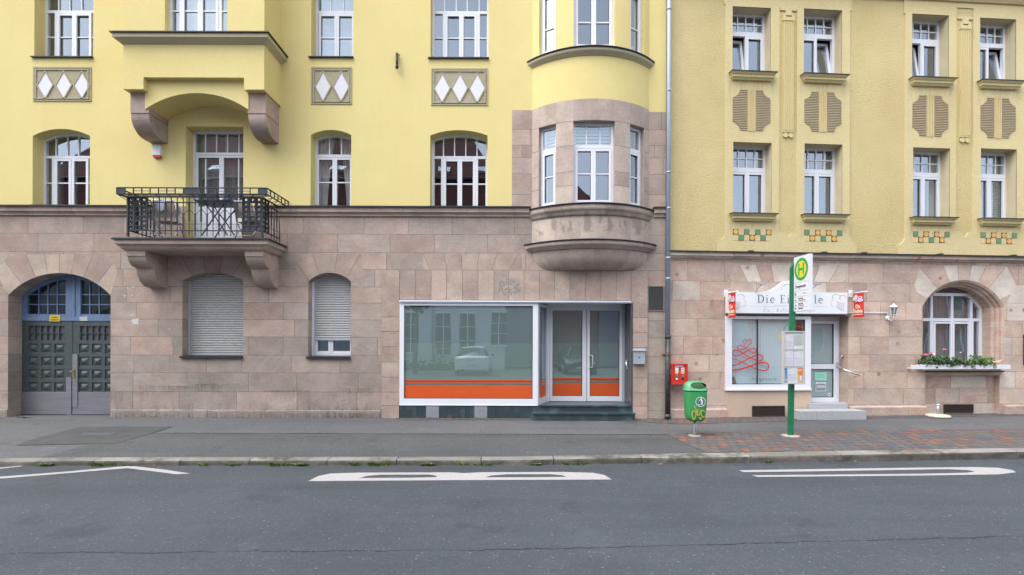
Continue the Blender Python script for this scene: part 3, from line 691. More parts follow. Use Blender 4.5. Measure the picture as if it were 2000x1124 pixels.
# ---- balcony
BY = -.80
bt = lz(465.5, BY, 380)
bx0, bx1 = lx(222.5, BY, 470), lx(522.5, BY, 470)
b = MB()
prf = [(-.12, -.235), (-.08, -.20), (-.06, -.16), (-.02, -.125), (0, -.115), (0, -.03), (0, -.01)]
inner = [(bx0+.12, bx1-.12)]
def ring(m, prof, x0_, x1_, y, z, col):
    for i in range(len(prof)-1):
        (o0, u0), (o1, u1) = prof[i], prof[i+1]
        m.face([(x0_-o0, y-o0, z+u0), (x1_+o0, y-o0, z+u0), (x1_+o1, y-o1, z+u1), (x0_-o1, y-o1, z+u1)], 0, col)
        m.face([(x1_+o0, y-o0, z+u0), (x1_+o0, 0, z+u0), (x1_+o1, 0, z+u1), (x1_+o1, y-o1, z+u1)], 0, col)
        m.face([(x0_-o0, 0, z+u0), (x0_-o0, y-o0, z+u0), (x0_-o1, y-o1, z+u1), (x0_-o1, 0, z+u1)], 0, col)
ring(b, prf, bx0, bx1, BY, bt, (.6, .45, 0, .5))
b.face([(bx0+.12, BY+.12, bt-.235), (bx1-.12, BY+.12, bt-.235), (bx1-.12, 0, bt-.235), (bx0+.12, 0, bt-.235)], 0, (.4, .4, 0, .5))
b.box(bx0+.001, bx1-.001, BY+.001, 0, bt-.03, bt-.004)
BAL = b.build('balcony', STONE_L, A)
c = MB(); ring(c, [(.0, -.03), (.035, -.03), (.035, -.005), (0, .012), (-.5, .03)], bx0, bx1, BY, bt, (.5, .5, 0, .5)); c.box(bx0+.3, bx1-.3, BY+.3, 0, bt+.0, bt+.031); c.build('balcony_flashing', DARKM, BAL)
for px0, px1 in ((247, 283), (478, 514)):
    y = -.66; a, e = lx(px0, y, 490), lx(px1, y, 490); zt = bt-.236; s = MB(); zA, zB, zC = lz(500.5, y, 380), lz(524, y+.25, 380), lz(562, -.12, 380)
    def scurve(p, q, n=8): return [(p[0]+(q[0]-p[0])*(t**1.6), p[1]+(q[1]-p[1])*(1-(1-t)**1.5)) for t in [i/n for i in range(n+1)]]
    pr = [(0, zt), (y, zt), (y, zA)]+scurve((y+.02, zA), (y+.22, zB), 8)[0:]+scurve((y+.25, zB), (-.10, zC), 10)+[(0, zC)]
    s.prism(pr, a, e, 0, (.55, .45, 0, .55), 'x'); s.build('bracket', STONE_L, BAL)
# railing
ir = MB(); rx0, rx1, ry = lx(248.5, BY+.04, 450), lx(511, BY+.04, 450), BY+.06
q = lambda py: lz(py, ry, 380)
zr = {k: q(v) for k, v in dict(top=385.5, second=396, fork=419, fork2=408.5, thin=438, bot=451, base=460).items()}
def rail_run(P, L, half_corner, nb, flip=False, end_panel=True):
    """P(u,out)->(x,y) ; L length"""
    def bar(u0, u1, z0, z1, t=.012, o=0.):
        a, bb = P(min(u0, u1), o-t/2), P(max(u0, u1), o-t/2); c_, d_ = P(max(u0, u1), o+t/2), P(min(u0, u1), o+t/2)
        lo, hi = min(z0, z1), max(z0, z1)
        V = [(*a, lo), (*bb, lo), (*c_, lo), (*d_, lo), (*a, hi), (*bb, hi), (*c_, hi), (*d_, hi)]
        for f in ((0, 1, 5, 4), (1, 2, 6, 5), (2, 3, 7, 6), (3, 0, 4, 7), (4, 5, 6, 7), (3, 2, 1, 0)): ir.face([V[i] for i in f])
    def rod(u0, z0, u1, z1, r=.006): ir.tube([(*P(u0, 0), z0), (*P(u1, 0), z1)], r, 4)
    cw = half_corner
    bar(0, L, zr['top']-.008, zr['top']+.010, .035); bar(0, L, zr['second']-.009, zr['second']+.007, .025); bar(0, L, zr['bot']-.009, zr['bot']+.009, .025); bar(cw, L-(cw if end_panel else 0), zr['thin']-.004, zr['thin']+.004, .01)
    ends = [(0, cw)]+([(L-cw, L)] if end_panel else [])
    for u0, u1 in ends:                                   # corner lattice of pierced plates
        n = 3 if cw > .3 else 2; s = (u1-u0)/n; m = 7; hz = (zr['top']-zr['bot'])/m
        for i in range(n+1): bar(u0+s*i-.010, u0+s*i+.010, zr['bot'], zr['top'], .03)
        for j in range(m+1): bar(u0, u1, zr['bot']+hz*j-.007, zr['bot']+hz*j+.007, .028)
        for i in range(n):
            for j in range(m):
                if n == 3 and i == 1 and j in (1, 3, 4, 5): continue
                cu, cz = u0+s*(i+.5), zr['bot']+hz*(j+.5); K = 12; rr = min(s, hz)*.26
                ci = [(cu+rr*math.cos(2*math.pi*k/K+.26), cz+rr*math.sin(2*math.pi*k/K+.26)) for k in range(K)]
                hx, hzz = s*.5, hz*.5
                def edge(k):
                    t = 2*math.pi*k/K+.26; ca, sa = math.cos(t), math.sin(t); f = min(hx/abs(ca) if abs(ca) > 1e-6 else 9, hzz/abs(sa) if abs(sa) > 1e-6 else 9); return (cu+ca*f, cz+sa*f)
                for k in range(K):
                    a_, b_, c_, d_ = ci[k], edge(k), edge((k+1) % K), ci[(k+1) % K]
                    for off in (-.004, .004): ir.face([(*P(w[0], off), w[1]) for w in (a_, b_, c_, d_)])
    s = (L-cw*(2 if end_panel else 1))/nb
    for i in range(nb+1):
        u = cw+s*i
        A_ = i % 2 == 0
        if 0 < i < nb or (not end_panel and i == nb):
            if A_: bar(u-.006, u+.006, zr['fork'], zr['top']); bar(u-.015, u+.015, zr['bot'], zr['fork']+.01, .014)
            else: bar(u-.017, u+.017, zr['thin']+.05, zr['second'], .014); bar(u-.006, u+.006, zr['bot'], zr['thin']+.05); bar(u-.006, u+.006, zr['second'], zr['top'])
            bar(u-.006, u+.006, zr['base']-.02, zr['bot'])
        if A_ and i < nb: rod(u, zr['fork']-.02, u+s, zr['fork2'])
        if A_ and i > 0: rod(u, zr['fork']-.02, u-s, zr['fork2'])
        if A_ and i < nb: rod(u, zr['second']-.06, u+s, zr['fork2']-.07, .004) if False else None
    bar(-.019, .016, zr['base']-.03, zr['top']+.013, .039) if end_panel else None; bar(L-.016, L+.019, zr['base']-.03, zr['top']+.014, .038) if end_panel else None
LF = rx1-rx0; LS = -ry
rail_run(lambda u, o: (rx0+u, ry+o), LF, .40, 16)
rail_run(lambda u, o: (rx1-o, ry+u), LS, .26, 4, end_panel=False)
rail_run(lambda u, o: (rx0+o, ry+u), LS, .26, 4, end_panel=False)
# flared gallery for flower boxes round the top
gy = ry-.20; gx0, gx1 = lx(228, ry-.20, 372), lx(521, ry-.20, 372); gz0, gz1 = lz(379.5, gy, 380), lz(367.5, gy, 380)
def gal(p, q, n):
    p, q = Vector(p), Vector(q); d = (q-p); L = d.length; d.normalize(); nrm = Vector((-d.y, d.x))
    def bx(u0, u1, z0, z1, t=.02):
        a, b_ = p+d*u0, p+d*u1
        V = [(a.x-nrm.x*t/2, a.y-nrm.y*t/2), (b_.x-nrm.x*t/2, b_.y-nrm.y*t/2), (b_.x+nrm.x*t/2, b_.y+nrm.y*t/2), (a.x+nrm.x*t/2, a.y+nrm.y*t/2)]
        W8 = [(*v, z0) for v in V]+[(*v, z1) for v in V]
        for f in ((0, 1, 5, 4), (1, 2, 6, 5), (2, 3, 7, 6), (3, 0, 4, 7), (4, 5, 6, 7), (3, 2, 1, 0)): ir.face([W8[i] for i in f])
    bx(0, L, gz1-.008, gz1+.010, .03); bx(0, L, gz0-.006, gz0+.010, .03)
    s = L/n
    for i in range(n+1): bx(i*s-.007, i*s+.007, gz0, gz1)
    zmid = (gz0+gz1)/2
    for i in range(n):
        if i % 3 != 1: bx(i*s, (i+1)*s, zmid-.004, zmid+.004, .01)
        if n > 10 and i in (0, n-1, 8, 9): bx(i*s+.0, (i+1)*s, gz0, gz1, .014)
gal((gx0, gy), (gx1, gy), 18); gal((gx1, gy), (gx1, 0), 6); gal((gx0, gy), (gx0, 0), 6)
for i in range(13):
    x = rx0+LF*i/12; xo = gx0+(gx1-gx0)*i/12
    ir.tube([(x, ry, zr['second']+.02), (xo, gy, gz0)], .007, 4); ir.tube([(x, ry, zr['top']), (xo, gy, gz0+.004)], .006, 4)
for i in range(1, 4):
    y = ry*(1-i/4); yo = gy*(1-i/4)
    for a, b_ in ((rx1, gx1), (rx0, gx0)): ir.tube([(a, y, zr['second']+.02), (b_, yo, gz0)], .007, 4); ir.tube([(a, y, zr['top']), (b_, yo, gz0)], .006, 4)
for k in range(3): ir.box(gx0+.03, gx1-.03, gy+.04+.05*k, gy+.052+.05*k, gz0-.004, gz0+.004)
ir.build('railing', IRON, BAL)
# splashes of white paint on the stone by the gate
wp = MB(); rr0 = random.Random(21)
for px, py, sx0, sz0 in ((265, 629, 13, 14), (258, 616, 4, 4), (260, 561, 6, 3), (250, 563, 3, 3), (243, 578, 5, 3), (258, 577, 3, 3), (269, 577, 2, 2), (331, 643, 3, 2)):
    x, z = LP(px, py); n = 13; q = [1+.45*rr0.uniform(-1, 1) for _ in range(n)]
    wp.face([(x+sx0/88*.5*q[k]*math.cos(k/n*6.283), -.0015, z+sz0/88*.5*q[k]*math.sin(k/n*6.283)) for k in range(n)])
wp.build('paint_stain', mat('old_white_paint', (.58, .56, .54), .9), A)

# ---- round bay
BXC, BHALF, BSAG = 1.731, 1.296, .50
def arc(h, s, xc=BXC):
    if s < .02: return lambda t: (xc+h*t, -s*(1-t*t), 0.)
    rad = (h*h+s*s)/(2*s); am = math.asin(min(1, h/rad))
    return lambda t: (xc+rad*math.sin(am*t), (rad-s)-rad*math.cos(am*t), am*t)
AM = math.asin(1.296/((1.296**2+.25)/1.0))       # half angle of the body
bf = arc(BHALF, BSAG)
def T(deg): return R(deg)/AM
cols = [-1, T(-36.8), T(-24.4), T(-13.2), T(13.2), T(24.4), T(36.8), 1]
WINC = (1, 3, 5)
def bay_wall(m, z0, z1, wz0, wz1, colr, rnd, joints=()):
    zl = [z for z in (wz0, wz1) if z is not None and z0 < z < z1]
    zc = sorted(set([z0, z1]+zl+[j for j in joints if z0 < j < z1]))
    for ci in range(len(cols)-1):
        n = max(3, int((cols[ci+1]-cols[ci])*36)); 
        for zi in range(len(zc)-1):
            if wz0 is not None and ci in WINC and zc[zi] >= wz0-1e-6 and zc[zi+1] <= wz1+1e-6: continue
            t = colr(ci, zi, rnd)
            for k in range(n):
                a, b_ = bf(cols[ci]+(cols[ci+1]-cols[ci])*k/n), bf(cols[ci]+(cols[ci+1]-cols[ci])*(k+1)/n)
                m.face([(a[0], a[1], zc[zi]), (b_[0], b_[1], zc[zi]), (b_[0], b_[1], zc[zi+1]), (a[0], a[1], zc[zi+1])], 0, t, False)
            if zi > 0:
                for k in range(n):
                    a, b_ = bf(cols[ci]+(cols[ci+1]-cols[ci])*k/n), bf(cols[ci]+(cols[ci+1]-cols[ci])*(k+1)/n)
                    m.face([(a[0], a[1]-.0008, zc[zi]-.005), (b_[0], b_[1]-.0008, zc[zi]-.005), (b_[0], b_[1]-.0008, zc[zi]+.005), (a[0], a[1]-.0008, zc[zi]+.005)], 0, (.5, .5, 1, .5), False)
def bay_windows(m, wz0, wz1, zt, upper_n, curt, cross):
    for ci in WINC:
        a, b_ = bf(cols[ci]), bf(cols[ci+1]); A_, B_ = Vector(a[:2]), Vector(b_[:2]); mid = (A_+B_)/2; u = (B_-A_).normalized(); nin = Vector((-u.y, u.x)); ang = math.atan2(u.y, u.x)
        w = (B_-A_).length; dp = .13
        A2, B2 = A_+nin*dp, B_+nin*dp
        for p_, q_ in ((A_, A2), (B_, B2)): m.face([(p_.x, p_.y, wz0), (q_.x, q_.y, wz0), (q_.x, q_.y, wz1), (p_.x, p_.y, wz1)], 0, (.4, .5, 0, .4))
        n = 6
        arcp = [bf(cols[ci]+(cols[ci+1]-cols[ci])*k/n) for k in range(n+1)]
        for zz in (wz0, wz1): m.face([(p[0], p[1], zz) for p in arcp]+[(B2.x, B2.y, zz), (A2.x, A2.y, zz)], 0, (.4, .5, 0, .4))
        o = {'x0': -w/2+.003, 'x1': w/2-.003, 'z0': wz0+.003, 'z1': wz1-.003, 'rise': 0}
        c = Vector((mid.x, mid.y))+nin*.05
        ws = window(A, o, 0.05, zt, [-w/2+w*k/(upper_n if ci == 3 else 1) for k in range(1, (upper_n if ci == 3 else 1))], (), (), cross,
                    [(-w/2+.055, -.001), (.001, w/2-.055)] if ci == 3 else [(-w/2+.05, w/2-.05)], curtain=curt, loc=(c.x, c.y, 0), rz=ang, tw=.075)
zA0, zA1 = lz(396, -.5, 1158), lz(236, -.47, 1158)
zbtop = lz(193, -.5, 1158)
by = MB(); rnd = random.Random(31)
tonebay = lambda ci, zi, r: (r.random(), .3+.45*r.random(), 0, r.random())
bay_wall(by, zA0-.05, zbtop, zA0, zA1, tonebay, rnd, [lz(v, -.45, 1100) for v in (284, 335, 362)])
bay_windows(by, zA0, zA1, lz(287, -.35, 1158), 3, 'halfblind', lz(340, -.35, 1158))
BAYM = by.build('bay', STONE_B, A)
# rendered upper part of the bay
zB0, zB1 = lz(88, -.5, 1158), ZTOP-.6
bp_ = MB(); rnd = random.Random(1)
bay_wall(bp_, zbtop+.001, ZTOP-.2, zB0, zB1, lambda *a: (.5, .5, 0, .5), rnd)
bp_.c = [(.5, .5, 0, .5)]*len(bp_.c)
bay_windows(bp_, zB0, zB1, lz(-28, -.35, 1158), 3, None, lz(44, -.35, 1158))
bp_.build('bay_upper_wall', PL_L, A)
def loft(m, rings, ncol, rnd, smooth=True, tones=None, n=4, g=.004, tn=(.3, .9)):
    """rings: (half, sag, z)"""
    tt = [tone(rnd, *tn) for _ in range(ncol)]
    for ri in range(len(rings)-1):
        (h0, s0, z0), (h1, s1, z1) = rings[ri], rings[ri+1]; f0, f1 = arc(h0, s0), arc(h1, s1)
        for c_ in range(ncol):
            ts = [-1+2*(c_+k/n)/ncol for k in range(n+1)]
            for k in range(n):
                a, b_, c2, d2 = f0(ts[k]), f0(ts[k+1]), f1(ts[k+1]), f1(ts[k])
                m.face([(a[0], a[1], z0), (b_[0], b_[1], z0), (c2[0], c2[1], z1), (d2[0], d2[1], z1)], 0, tt[c_], smooth)
bl = MB(); rnd = random.Random(12); s = BSAG; h = BHALF
# upper ledge, parapet, lower ledge, bowl
zu = lz(394.5, -.6, 1158)
for i, (pr) in enumerate([[(h, s, zu-.25), (h+.03, s+.03, zu-.25), (h+.03, s+.03, zu-.20), (h+.07, s+.07, zu-.15), (h+.09, s+.09, zu-.14), (h+.09, s+.09, zu-.03), (h+.0, s+.0, zu-.005)]]): loft(bl, pr, 7, rnd)
zl_ = lz(465.5, -.62, 1158)
loft(bl, [(h, s, zl_-.05), (h, s, zu-.24)], 5, rnd)
loft(bl, [(h+.02, s, zl_-.19), (h+.05, s+.04, zl_-.17), (h+.08, s+.08, zl_-.13), (h+.15, s+.13, zl_-.12), (h+.15, s+.13, zl_-.035), (h+.05, s+.03, zl_-.0)], 7, rnd)
zb_ = lz(529, 0, 1158); bz = zl_-.19
bowl = []
for k in range(13):
    t = k/12; a = t*math.pi/2
    bowl.append((.78+(h-.02-.78)*math.sin(a)**.75, .02+(s-.04)*math.sin(a)**.8, zb_+(bz-zb_)*(1-math.cos(a))))
loft(bl, bowl, 10, rnd)
fB = arc(.78, .02); bl.face([(*fB(-1+2*k/12)[:2], zb_) for k in range(13)]+[(BXC+.78, 0, zb_), (BXC-.78, 0, zb_)])
BP = bl.build('bay_base', STONE_B, A)
bd = MB(); loft(bd, [(h+.05, s+.05, zu-.03), (h+.125, s+.125, zu-.03), (h+.125, s+.125, zu-.008), (h-.14, s-.14, zu+.03)], 1, rnd, n=40)
loft(bd, [(h+.12, s+.1, zl_-.035), (h+.185, s+.165, zl_-.033), (h+.185, s+.165, zl_-.012), (h-.01, s-.01, zl_+.02)], 1, rnd, n=40)
bd.build('bay_flashing', DARKM, A)
bt_ = MB(); zu2 = lz(87.5, -.6, 1158)
loft(bt_, [(h, s, zu2-.17), (h+.03, s+.03, zu2-.16), (h+.07, s+.06, zu2-.11), (h+.10, s+.09, zu2-.10), (h+.10, s+.09, zu2-.028), (h, s, zu2-.01)], 1, rnd, n=40); bt_.build('bay_cornice', TRIM, A)
be = MB(); loft(be, [(h+.05, s+.05, zu2-.03), (h+.13, s+.12, zu2-.03), (h+.13, s+.12, zu2-.01), (h-.14, s-.14, zu2+.02)], 1, rnd, n=40); be.build('cornice_flashing', DARKM, A)

# ---- gate
GD = .30
g = MB(); gx = lambda px, py=700: LP(px, py, GD)[0]; gz = lambda py, px=130: LP(px, py, GD)[1]
X0, X1 = G1['x0'], G1['x1']; top = arch_top(X0, X1, G1['z1'], G1['rise']); Zb = 0.0; Ztr0, Ztr1 = gz(627), gz(618.6)
def sub(x): return top(x)-.10
# blue fanlight frame
P = arch_pts(X0, X1, G1['z1'], G1['rise'], 24)
Q = arch_pts(X0+.11, X1-.11, G1['z1'], G1['rise']-.10, 24)
for i in range(24): g.prism([P[i], P[i+1], Q[i+1], Q[i]], GD, GD+.08)
g.box(X0, X0+.11, GD+.001, GD+.08, Ztr1, G1['z1']); g.box(X1-.11, X1, GD+.001, GD+.08, Ztr1, G1['z1'])
g.box(X0, X1, GD-.015, GD+.08, Ztr0, Ztr1)
xc0, xc1, xcm = gx(128), gx(157), gx(143)
g.box(xc0, xcm-.006, GD-.004, GD+.075, Ztr1, top(xcm)-.02); g.box(xcm-.012, xcm+.045, GD-.02, GD+.02, Ztr1, top(xcm)-.03); g.box(xcm+.046, xc1, GD-.004, GD+.075, Ztr1, top(xc1)-.02)
g.box(X0+.11, xc0, GD+.002, GD+.07, Ztr1, Ztr1+.055); g.box(xc1, X1-.11, GD+.002, GD+.07, Ztr1, Ztr1+.055)
GATE = g.build('gate', BLUE, A)
g = MB()
for px in (73.5, 91.5, 110, 173.5, 192): 
    x = gx(px, 600); g.box(x-.011, x+.011, GD+.02, GD+.05, Ztr1, top(x)-.08)
for py in (595, 575.5):
    z = gz(py); 
    xs = [X0+(X1-X0)*k/400 for k in range(401) if top(X0+(X1-X0)*k/400)-.07 > z]
    g.box(max(X0+.1, xs[0]), xc0+.01, GD+.022, GD+.048, z-.011, z+.011); g.box(xc1-.01, min(X1-.1, xs[-1]), GD+.022, GD+.048, z-.011, z+.011)
g.build('glazing_bar', BLUE, GATE)
p = MB(); p.face([(x, GD+.04, z) for x, z in [(X0, Ztr1), (X1, Ztr1)]+P]); p.build('pane', GLASS_D, GATE)
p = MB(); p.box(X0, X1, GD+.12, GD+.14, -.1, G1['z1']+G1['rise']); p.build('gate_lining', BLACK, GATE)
def gleaf(pxa, pxb, cxs, wins, kicka, kickb, strip):
    m = MB(); a, b_ = gx(pxa), gx(pxb)
    zt = Ztr0-.003; zk = gz(766)
    wz0, wz1 = gz(665), gz(637)
    rowsz = [gz(380+v/2.443) for v in (735, 797, 858, 920)]; hw = .118; hh = .108
    holes = [[(x-hw, z-hh), (x+hw, z-hh), (x+hw, z+hh), (x-hw, z+hh)] for x in cxs for z in rowsz if x+hw < b_-.03]
    w0, w1 = wins; wb = min(w1, b_-.05)
    holes.append([(w0, wz0), (wb, wz0), (wb, wz1), (w0, wz1)])
    for t in fill2d([[(a, zk-.02), (b_, zk-.02), (b_, zt), (a, zt)]]+holes): m.face([(x, GD+.0, z) for x, z in t])
    for h_ in holes[:-1]:
        (xa_, za_), (xb_, zb2_) = h_[0], h_[2]; cx, cz = (xa_+xb_)/2, (za_+zb2_)/2
        o = h_; y1, y2, e, e2 = GD+.022, GD-.008, .03, .085
        i1 = [(xa_+e*.3, za_+e*.3), (xb_-e*.3, za_+e*.3), (xb_-e*.3, zb2_-e*.3), (xa_+e*.3, zb2_-e*.3)]
        i2 = [(xa_+e, za_+e), (xb_-e, za_+e), (xb_-e, zb2_-e), (xa_+e, zb2_-e)]
        i3 = [(cx-.028, cz-.02), (cx+.028, cz-.02), (cx+.028, cz+.02), (cx-.028, cz+.02)]
        for k in range(4):
            n_ = (k+1) % 4
            m.face([(*(o[k][0], GD), o[k][1]), (o[n_][0], GD, o[n_][1]), (i1[n_][0], y1, i1[n_][1]), (i1[k][0], y1, i1[k][1])])
            m.face([(i1[k][0], y1, i1[k][1]), (i1[n_][0], y1, i1[n_][1]), (i2[n_][0], y1, i2[n_][1]), (i2[k][0], y1, i2[k][1])])
            m.face([(i2[k][0], y1, i2[k][1]), (i2[n_][0], y1, i2[n_][1]), (i3[n_][0], y2, i3[n_][1]), (i3[k][0], y2, i3[k][1])])
        m.face([(x, y2, z) for x, z in i3])
    n = 6; s_ = (w1-w0)/n
    for k in range(n+1):
        x = w0+s_*k
        if x < wb+.01: m.box(x-.011, x+.011, GD+.004, GD+.03, wz0, wz1)
    m.box(w0, wb, GD+.005, GD+.031, (wz0+wz1)/2-.010, (wz0+wz1)/2+.010)
    L_ = m.build('gate_leaf', GREEN, A)
    q_ = MB(); q_.face([(w0, GD+.034, wz0), (wb, GD+.034, wz0), (wb, GD+.034, wz1), (w0, GD+.034, wz1)]); q_.build('pane', mat('ribbed_dark_glass', (.09, .09, .10), .3, bump=.6, bscale=30), L_)
    k_ = MB(); zl2 = gz(801)
    k_.box(kicka, kickb, GD-.008, GD-.001, zl2, zk); k_.box(kicka, kickb, GD-.016, GD-.0005, .015, zl2-.004)
    k_.box(strip[0], strip[1], GD-.020, GD-.0012, strip[3], strip[2])
    for i in range(8):
        x = kicka+(kickb-kicka)*(i+.5)/8
        for z in (zk-.03, .05): k_.lathe([(0, 0), (.008, .002), (.0, .006)], 0, 0, 6)if False else k_.disc(x, GD-.0165 if z < .1 else GD-.0085, z, .007, 6)
    k_.build('kick_plate', KICK, L_)
    return L_
gm = gx(141.6)
L1 = gleaf(43.4, 141.2, [gx(v/2.443) for v in (158, 221, 283)], (gx(135/2.443), gx(307/2.443)), X0+.01, gm-.01, (gx(320/2.443), gx(344/2.443), gz(380+872/2.443), gz(813)))
L2 = gleaf(142.2, 240, [gx(v/2.443) for v in (401, 463, 525)], (gx(380/2.443), gx(552/2.443)), gm+.01, X1-.005, (gx(349/2.443), gx(373/2.443), gz(380+762/2.443), gz(795)))
hd = MB(); hx, hz_ = gx(146.3), gz(728); hd.box(hx-.018, hx+.018, GD-.032, GD-.021, hz_-.12, hz_+.09); hd.tube([(hx, GD-.03, hz_+.03), (hx, GD-.075, hz_+.03), (hx-.045, GD-.08, hz_+.03)], .011, 8); hd.build('handle', BRASS, L2)
fr = MB(); fr.box(X0, X1, GD+.05, GD+.11, -.02, .012); fr.build('threshold', KICK, A)

# ---- shuttered windows
def shutter(o, zb, depth=.22):
    m = MB(); z = zb; top_ = arch_top(o['x0']+.0, o['x1']-.0, o['z1'], o['rise']); zt = o['z1']+o['rise']; x0_, x1_ = o['x0']+.045, o['x1']-.005
    m.box(x0_+.01, x1_, depth+.0, depth+.02, zb, zb+.05); z = zb+.05; p_ = .054
    while z < zt:
        xs = [x0_+(x1_-x0_)*k/60 for k in range(61) if top_(x0_+(x1_-x0_)*k/60) > z+.01]
        if len(xs) < 3: break
        a, b_ = xs[0], xs[-1]
        pr = [(depth+.014, z), (depth+.006, z+.006), (depth+.0, z+.018), (depth+.0, z+.034), (depth+.008, z+.046), (depth+.014, z+.048), (depth+.014, z+p_)]
        for i in range(len(pr)-1): m.face([(a, *pr[i]), (b_, *pr[i]), (b_, *pr[i+1]), (a, *pr[i+1])], 1 if i == len(pr)-2 else 0)
        z += p_
    return m
for o, zb, up in ((G2, G2['z0']+.03, False), (G3, lz(665, .22, 640), True)):
    if up:
        w_ = window(A, dict(o), .27, None, (), [(wx(641.5, 690, .27), wx(651, 690, .27))], (), None, [(o['x0']+.06, wx(646, 690, .27)), (wx(646.3, 690, .27), o['x1']-.05)], bw=.13)
    else: w_ = window(A, dict(o), .27, None, (), [((o['x0']+o['x1'])/2-.04, (o['x0']+o['x1'])/2+.04)], (), None, [])
    m = shutter(o, zb); m.build('roller_shutter', [SHUT, mat('shutter_slot', (.10, .10, .105), .7)], A)
    e = MB(); e.box(o['x0']+.001, o['x0']+.046, .19, .26, o['z0'], o['z1']+.03); e.build('shutter_guide', WHITE if up else SHUT, A)
    e = MB(); e.box(o['x1']-.03, o['x1']-.001, .215, .26, o['z0'], o['z1']+.02); e.build('shutter_guide', WHITE if up else SHUT, A)
    sill(A, o['x0']-.03, o['x1']+.0, o['z0']+.012, -.055, .30, th=.045)
# ---- shopfront
rnd = random.Random(44)
m = MB(); zt = lz(587); prr = -.03
xs = [lx(740+v/3.305, prr, 560) for v in (18, 133, 235, 337, 437, 540, 640, 742, 838, 937, 1037, 1135, 1233, 1335, 1433, 1533, 1628, 1737)]
g_ = .005
for i in range(len(xs)-1):
    hue = .98 if i in (4, 6, 7, 11) else .35+.4*rnd.random()
    bot = zt if 0 < i < len(xs)-2 else zt-.06
    m.box(xs[i]+g_, xs[i+1]-g_, prr, 0, bot+.004 if 0 < i < len(xs)-2 else lz(590.5), SZ1-.003, col=(rnd.random(), hue, 0, .3+.3*rnd.random()))
rz_ = [500+v/3.305 for v in (298, 398, 492, 590, 688, 785, 882, 968, 1075)]
for a_, b_, yo in ((xs[0], xs[1], 0), (xs[-2], xs[-1], 0)):
    for i in range(len(rz_)-1): m.box(a_+g_, b_-g_, prr, 0, lz(rz_[i+1])+.005, lz(rz_[i])-.005, col=(rnd.random()*.8, .35+.6*rnd.random(), 0, rnd.random()))
m.face([(xs[0]+.002, prr+.006, -.1), (xs[-1]-.002, prr+.006, -.1), (xs[-1]-.002, prr+.006, .1), (xs[0]+.002, prr+.006, .1)]) if False else None
m.box(xs[0]+.003, xs[1]-.003, prr+.006, -.001, -.1, SZ1-.01, col=(.5, .5, 1, .5)); m.box(xs[-2]+.003, xs[-1]-.003, prr+.006, -.001, -.1, SZ1-.01, col=(.5, .5, 1, .5)); m.box(xs[1], xs[-2], prr+.006, -.001, zt+.01, SZ1-.01, col=(.5, .5, 1, .5))
SUR = m.build('shopfront_surround', STONE_L, A)
# graffiti ghost: grey scrubbed marks
gr = MB(); rr_ = random.Random(9); cx, cz = lx(994, -.03, 560), lz(561.5)
GST = mat('scrubbed_grey_mark', (.235, .21, .19), .9, col2=(.35, .31, .28), vscale=30)
for k in range(70):
    a = rr_.uniform(0, 6.28); r_ = rr_.uniform(.05, 1)**.6; x = cx+.26*r_*math.cos(a); z = cz+.19*r_*math.sin(a); L = rr_.uniform(.01, .05); w = rr_.uniform(.005, .016); t = rr_.uniform(0, 3.1)
    n = 9; gr.face([(x+(math.cos(q*6.28/n)*L*math.cos(t)-math.sin(q*6.28/n)*w*math.sin(t))*(1+.5*rr_.random()), prr-.0015-k*.00002, z+(math.cos(q*6.28/n)*L*math.sin(t)+math.sin(q*6.28/n)*w*math.cos(t))*(1+.5*rr_.random())) for q in range(n)])
gr.build('stain', GST, SUR)

FY = -.035                                           # front plane of the shop frame
sx = lambda px, y=FY, py=690: LP(px, py, y)[0]
sz = lambda py, y=FY, px=915: LP(px, py, y)[1]
f = MB(); x0, x1 = sx(780), sx(1051.6); gx0_, gx1_, gz0_, gz1_ = sx(789), sx(1040.5), sz(779), sz(597.4); zb, zt = sz(792.5), sz(587.5)
f.box(x0, gx0_, FY, .05, zb, zt-.05); f.box(gx1_, x1-.012, FY, .05, zb, zt-.05); f.box(gx0_, gx1_, FY+.002, .05, zb, gz0_); f.box(gx0_, gx1_, FY+.002, .05, gz1_, zt-.05)
f.box(x0, sx(1232), FY-.03, .05, zt-.049, zt); f.box(x0+.01, sx(1231), FY-.045, .0, zt-.03, zt-.012)
f.box(x0+.02, x1-.03, FY-.008, .0, zb, zb+.012)
SF = f.build('shop_window', WHITE, A)
p = MB(); p.face([(gx0_, -.012, gz0_), (gx1_, -.012, gz0_), (gx1_, -.012, gz1_), (gx0_, -.012, gz1_)]); p.build('pane', GLASS_S, SF)
k = MB(); t = .008
for a in ((gx0_, gx0_+t, gz0_, gz1_), (gx1_-t, gx1_, gz0_, gz1_), (gx0_+t, gx1_-t, gz1_-t, gz1_), (gx0_+t, gx1_-t, gz0_, gz0_+t)): k.box(a[0], a[1], FY+.001, -.01, a[2], a[3])
k.build('gasket', GASKET, SF)
def films(par, xa, xb, z0_, z1_, y, zo, s1, s2, zf):
    m = MB(); m.face([(xa, y+.012, z0_), (xb, y+.012, z0_), (xb, y+.012, zf), (xa, y+.012, zf)]); m.face([(xa, y+.012, zf), (xb, y+.012, zf), (xb, y+.012, z1_), (xa, y+.012, z1_)], 1); m.build('film', [FILM, FILMB], par)
    m = MB()
    for a, b_ in ((z0_, zo), s1, s2): m.face([(xa, y-.002, a), (xb, y-.002, a), (xb, y-.002, b_), (xa, y-.002, b_)])
    m.build('stripe', ORANGE, par)
films(SF, gx0_, gx1_, gz0_, gz1_, -.012, sz(753.5), (sz(750), sz(747.3)), (sz(744.5), sz(742)), sz(671))
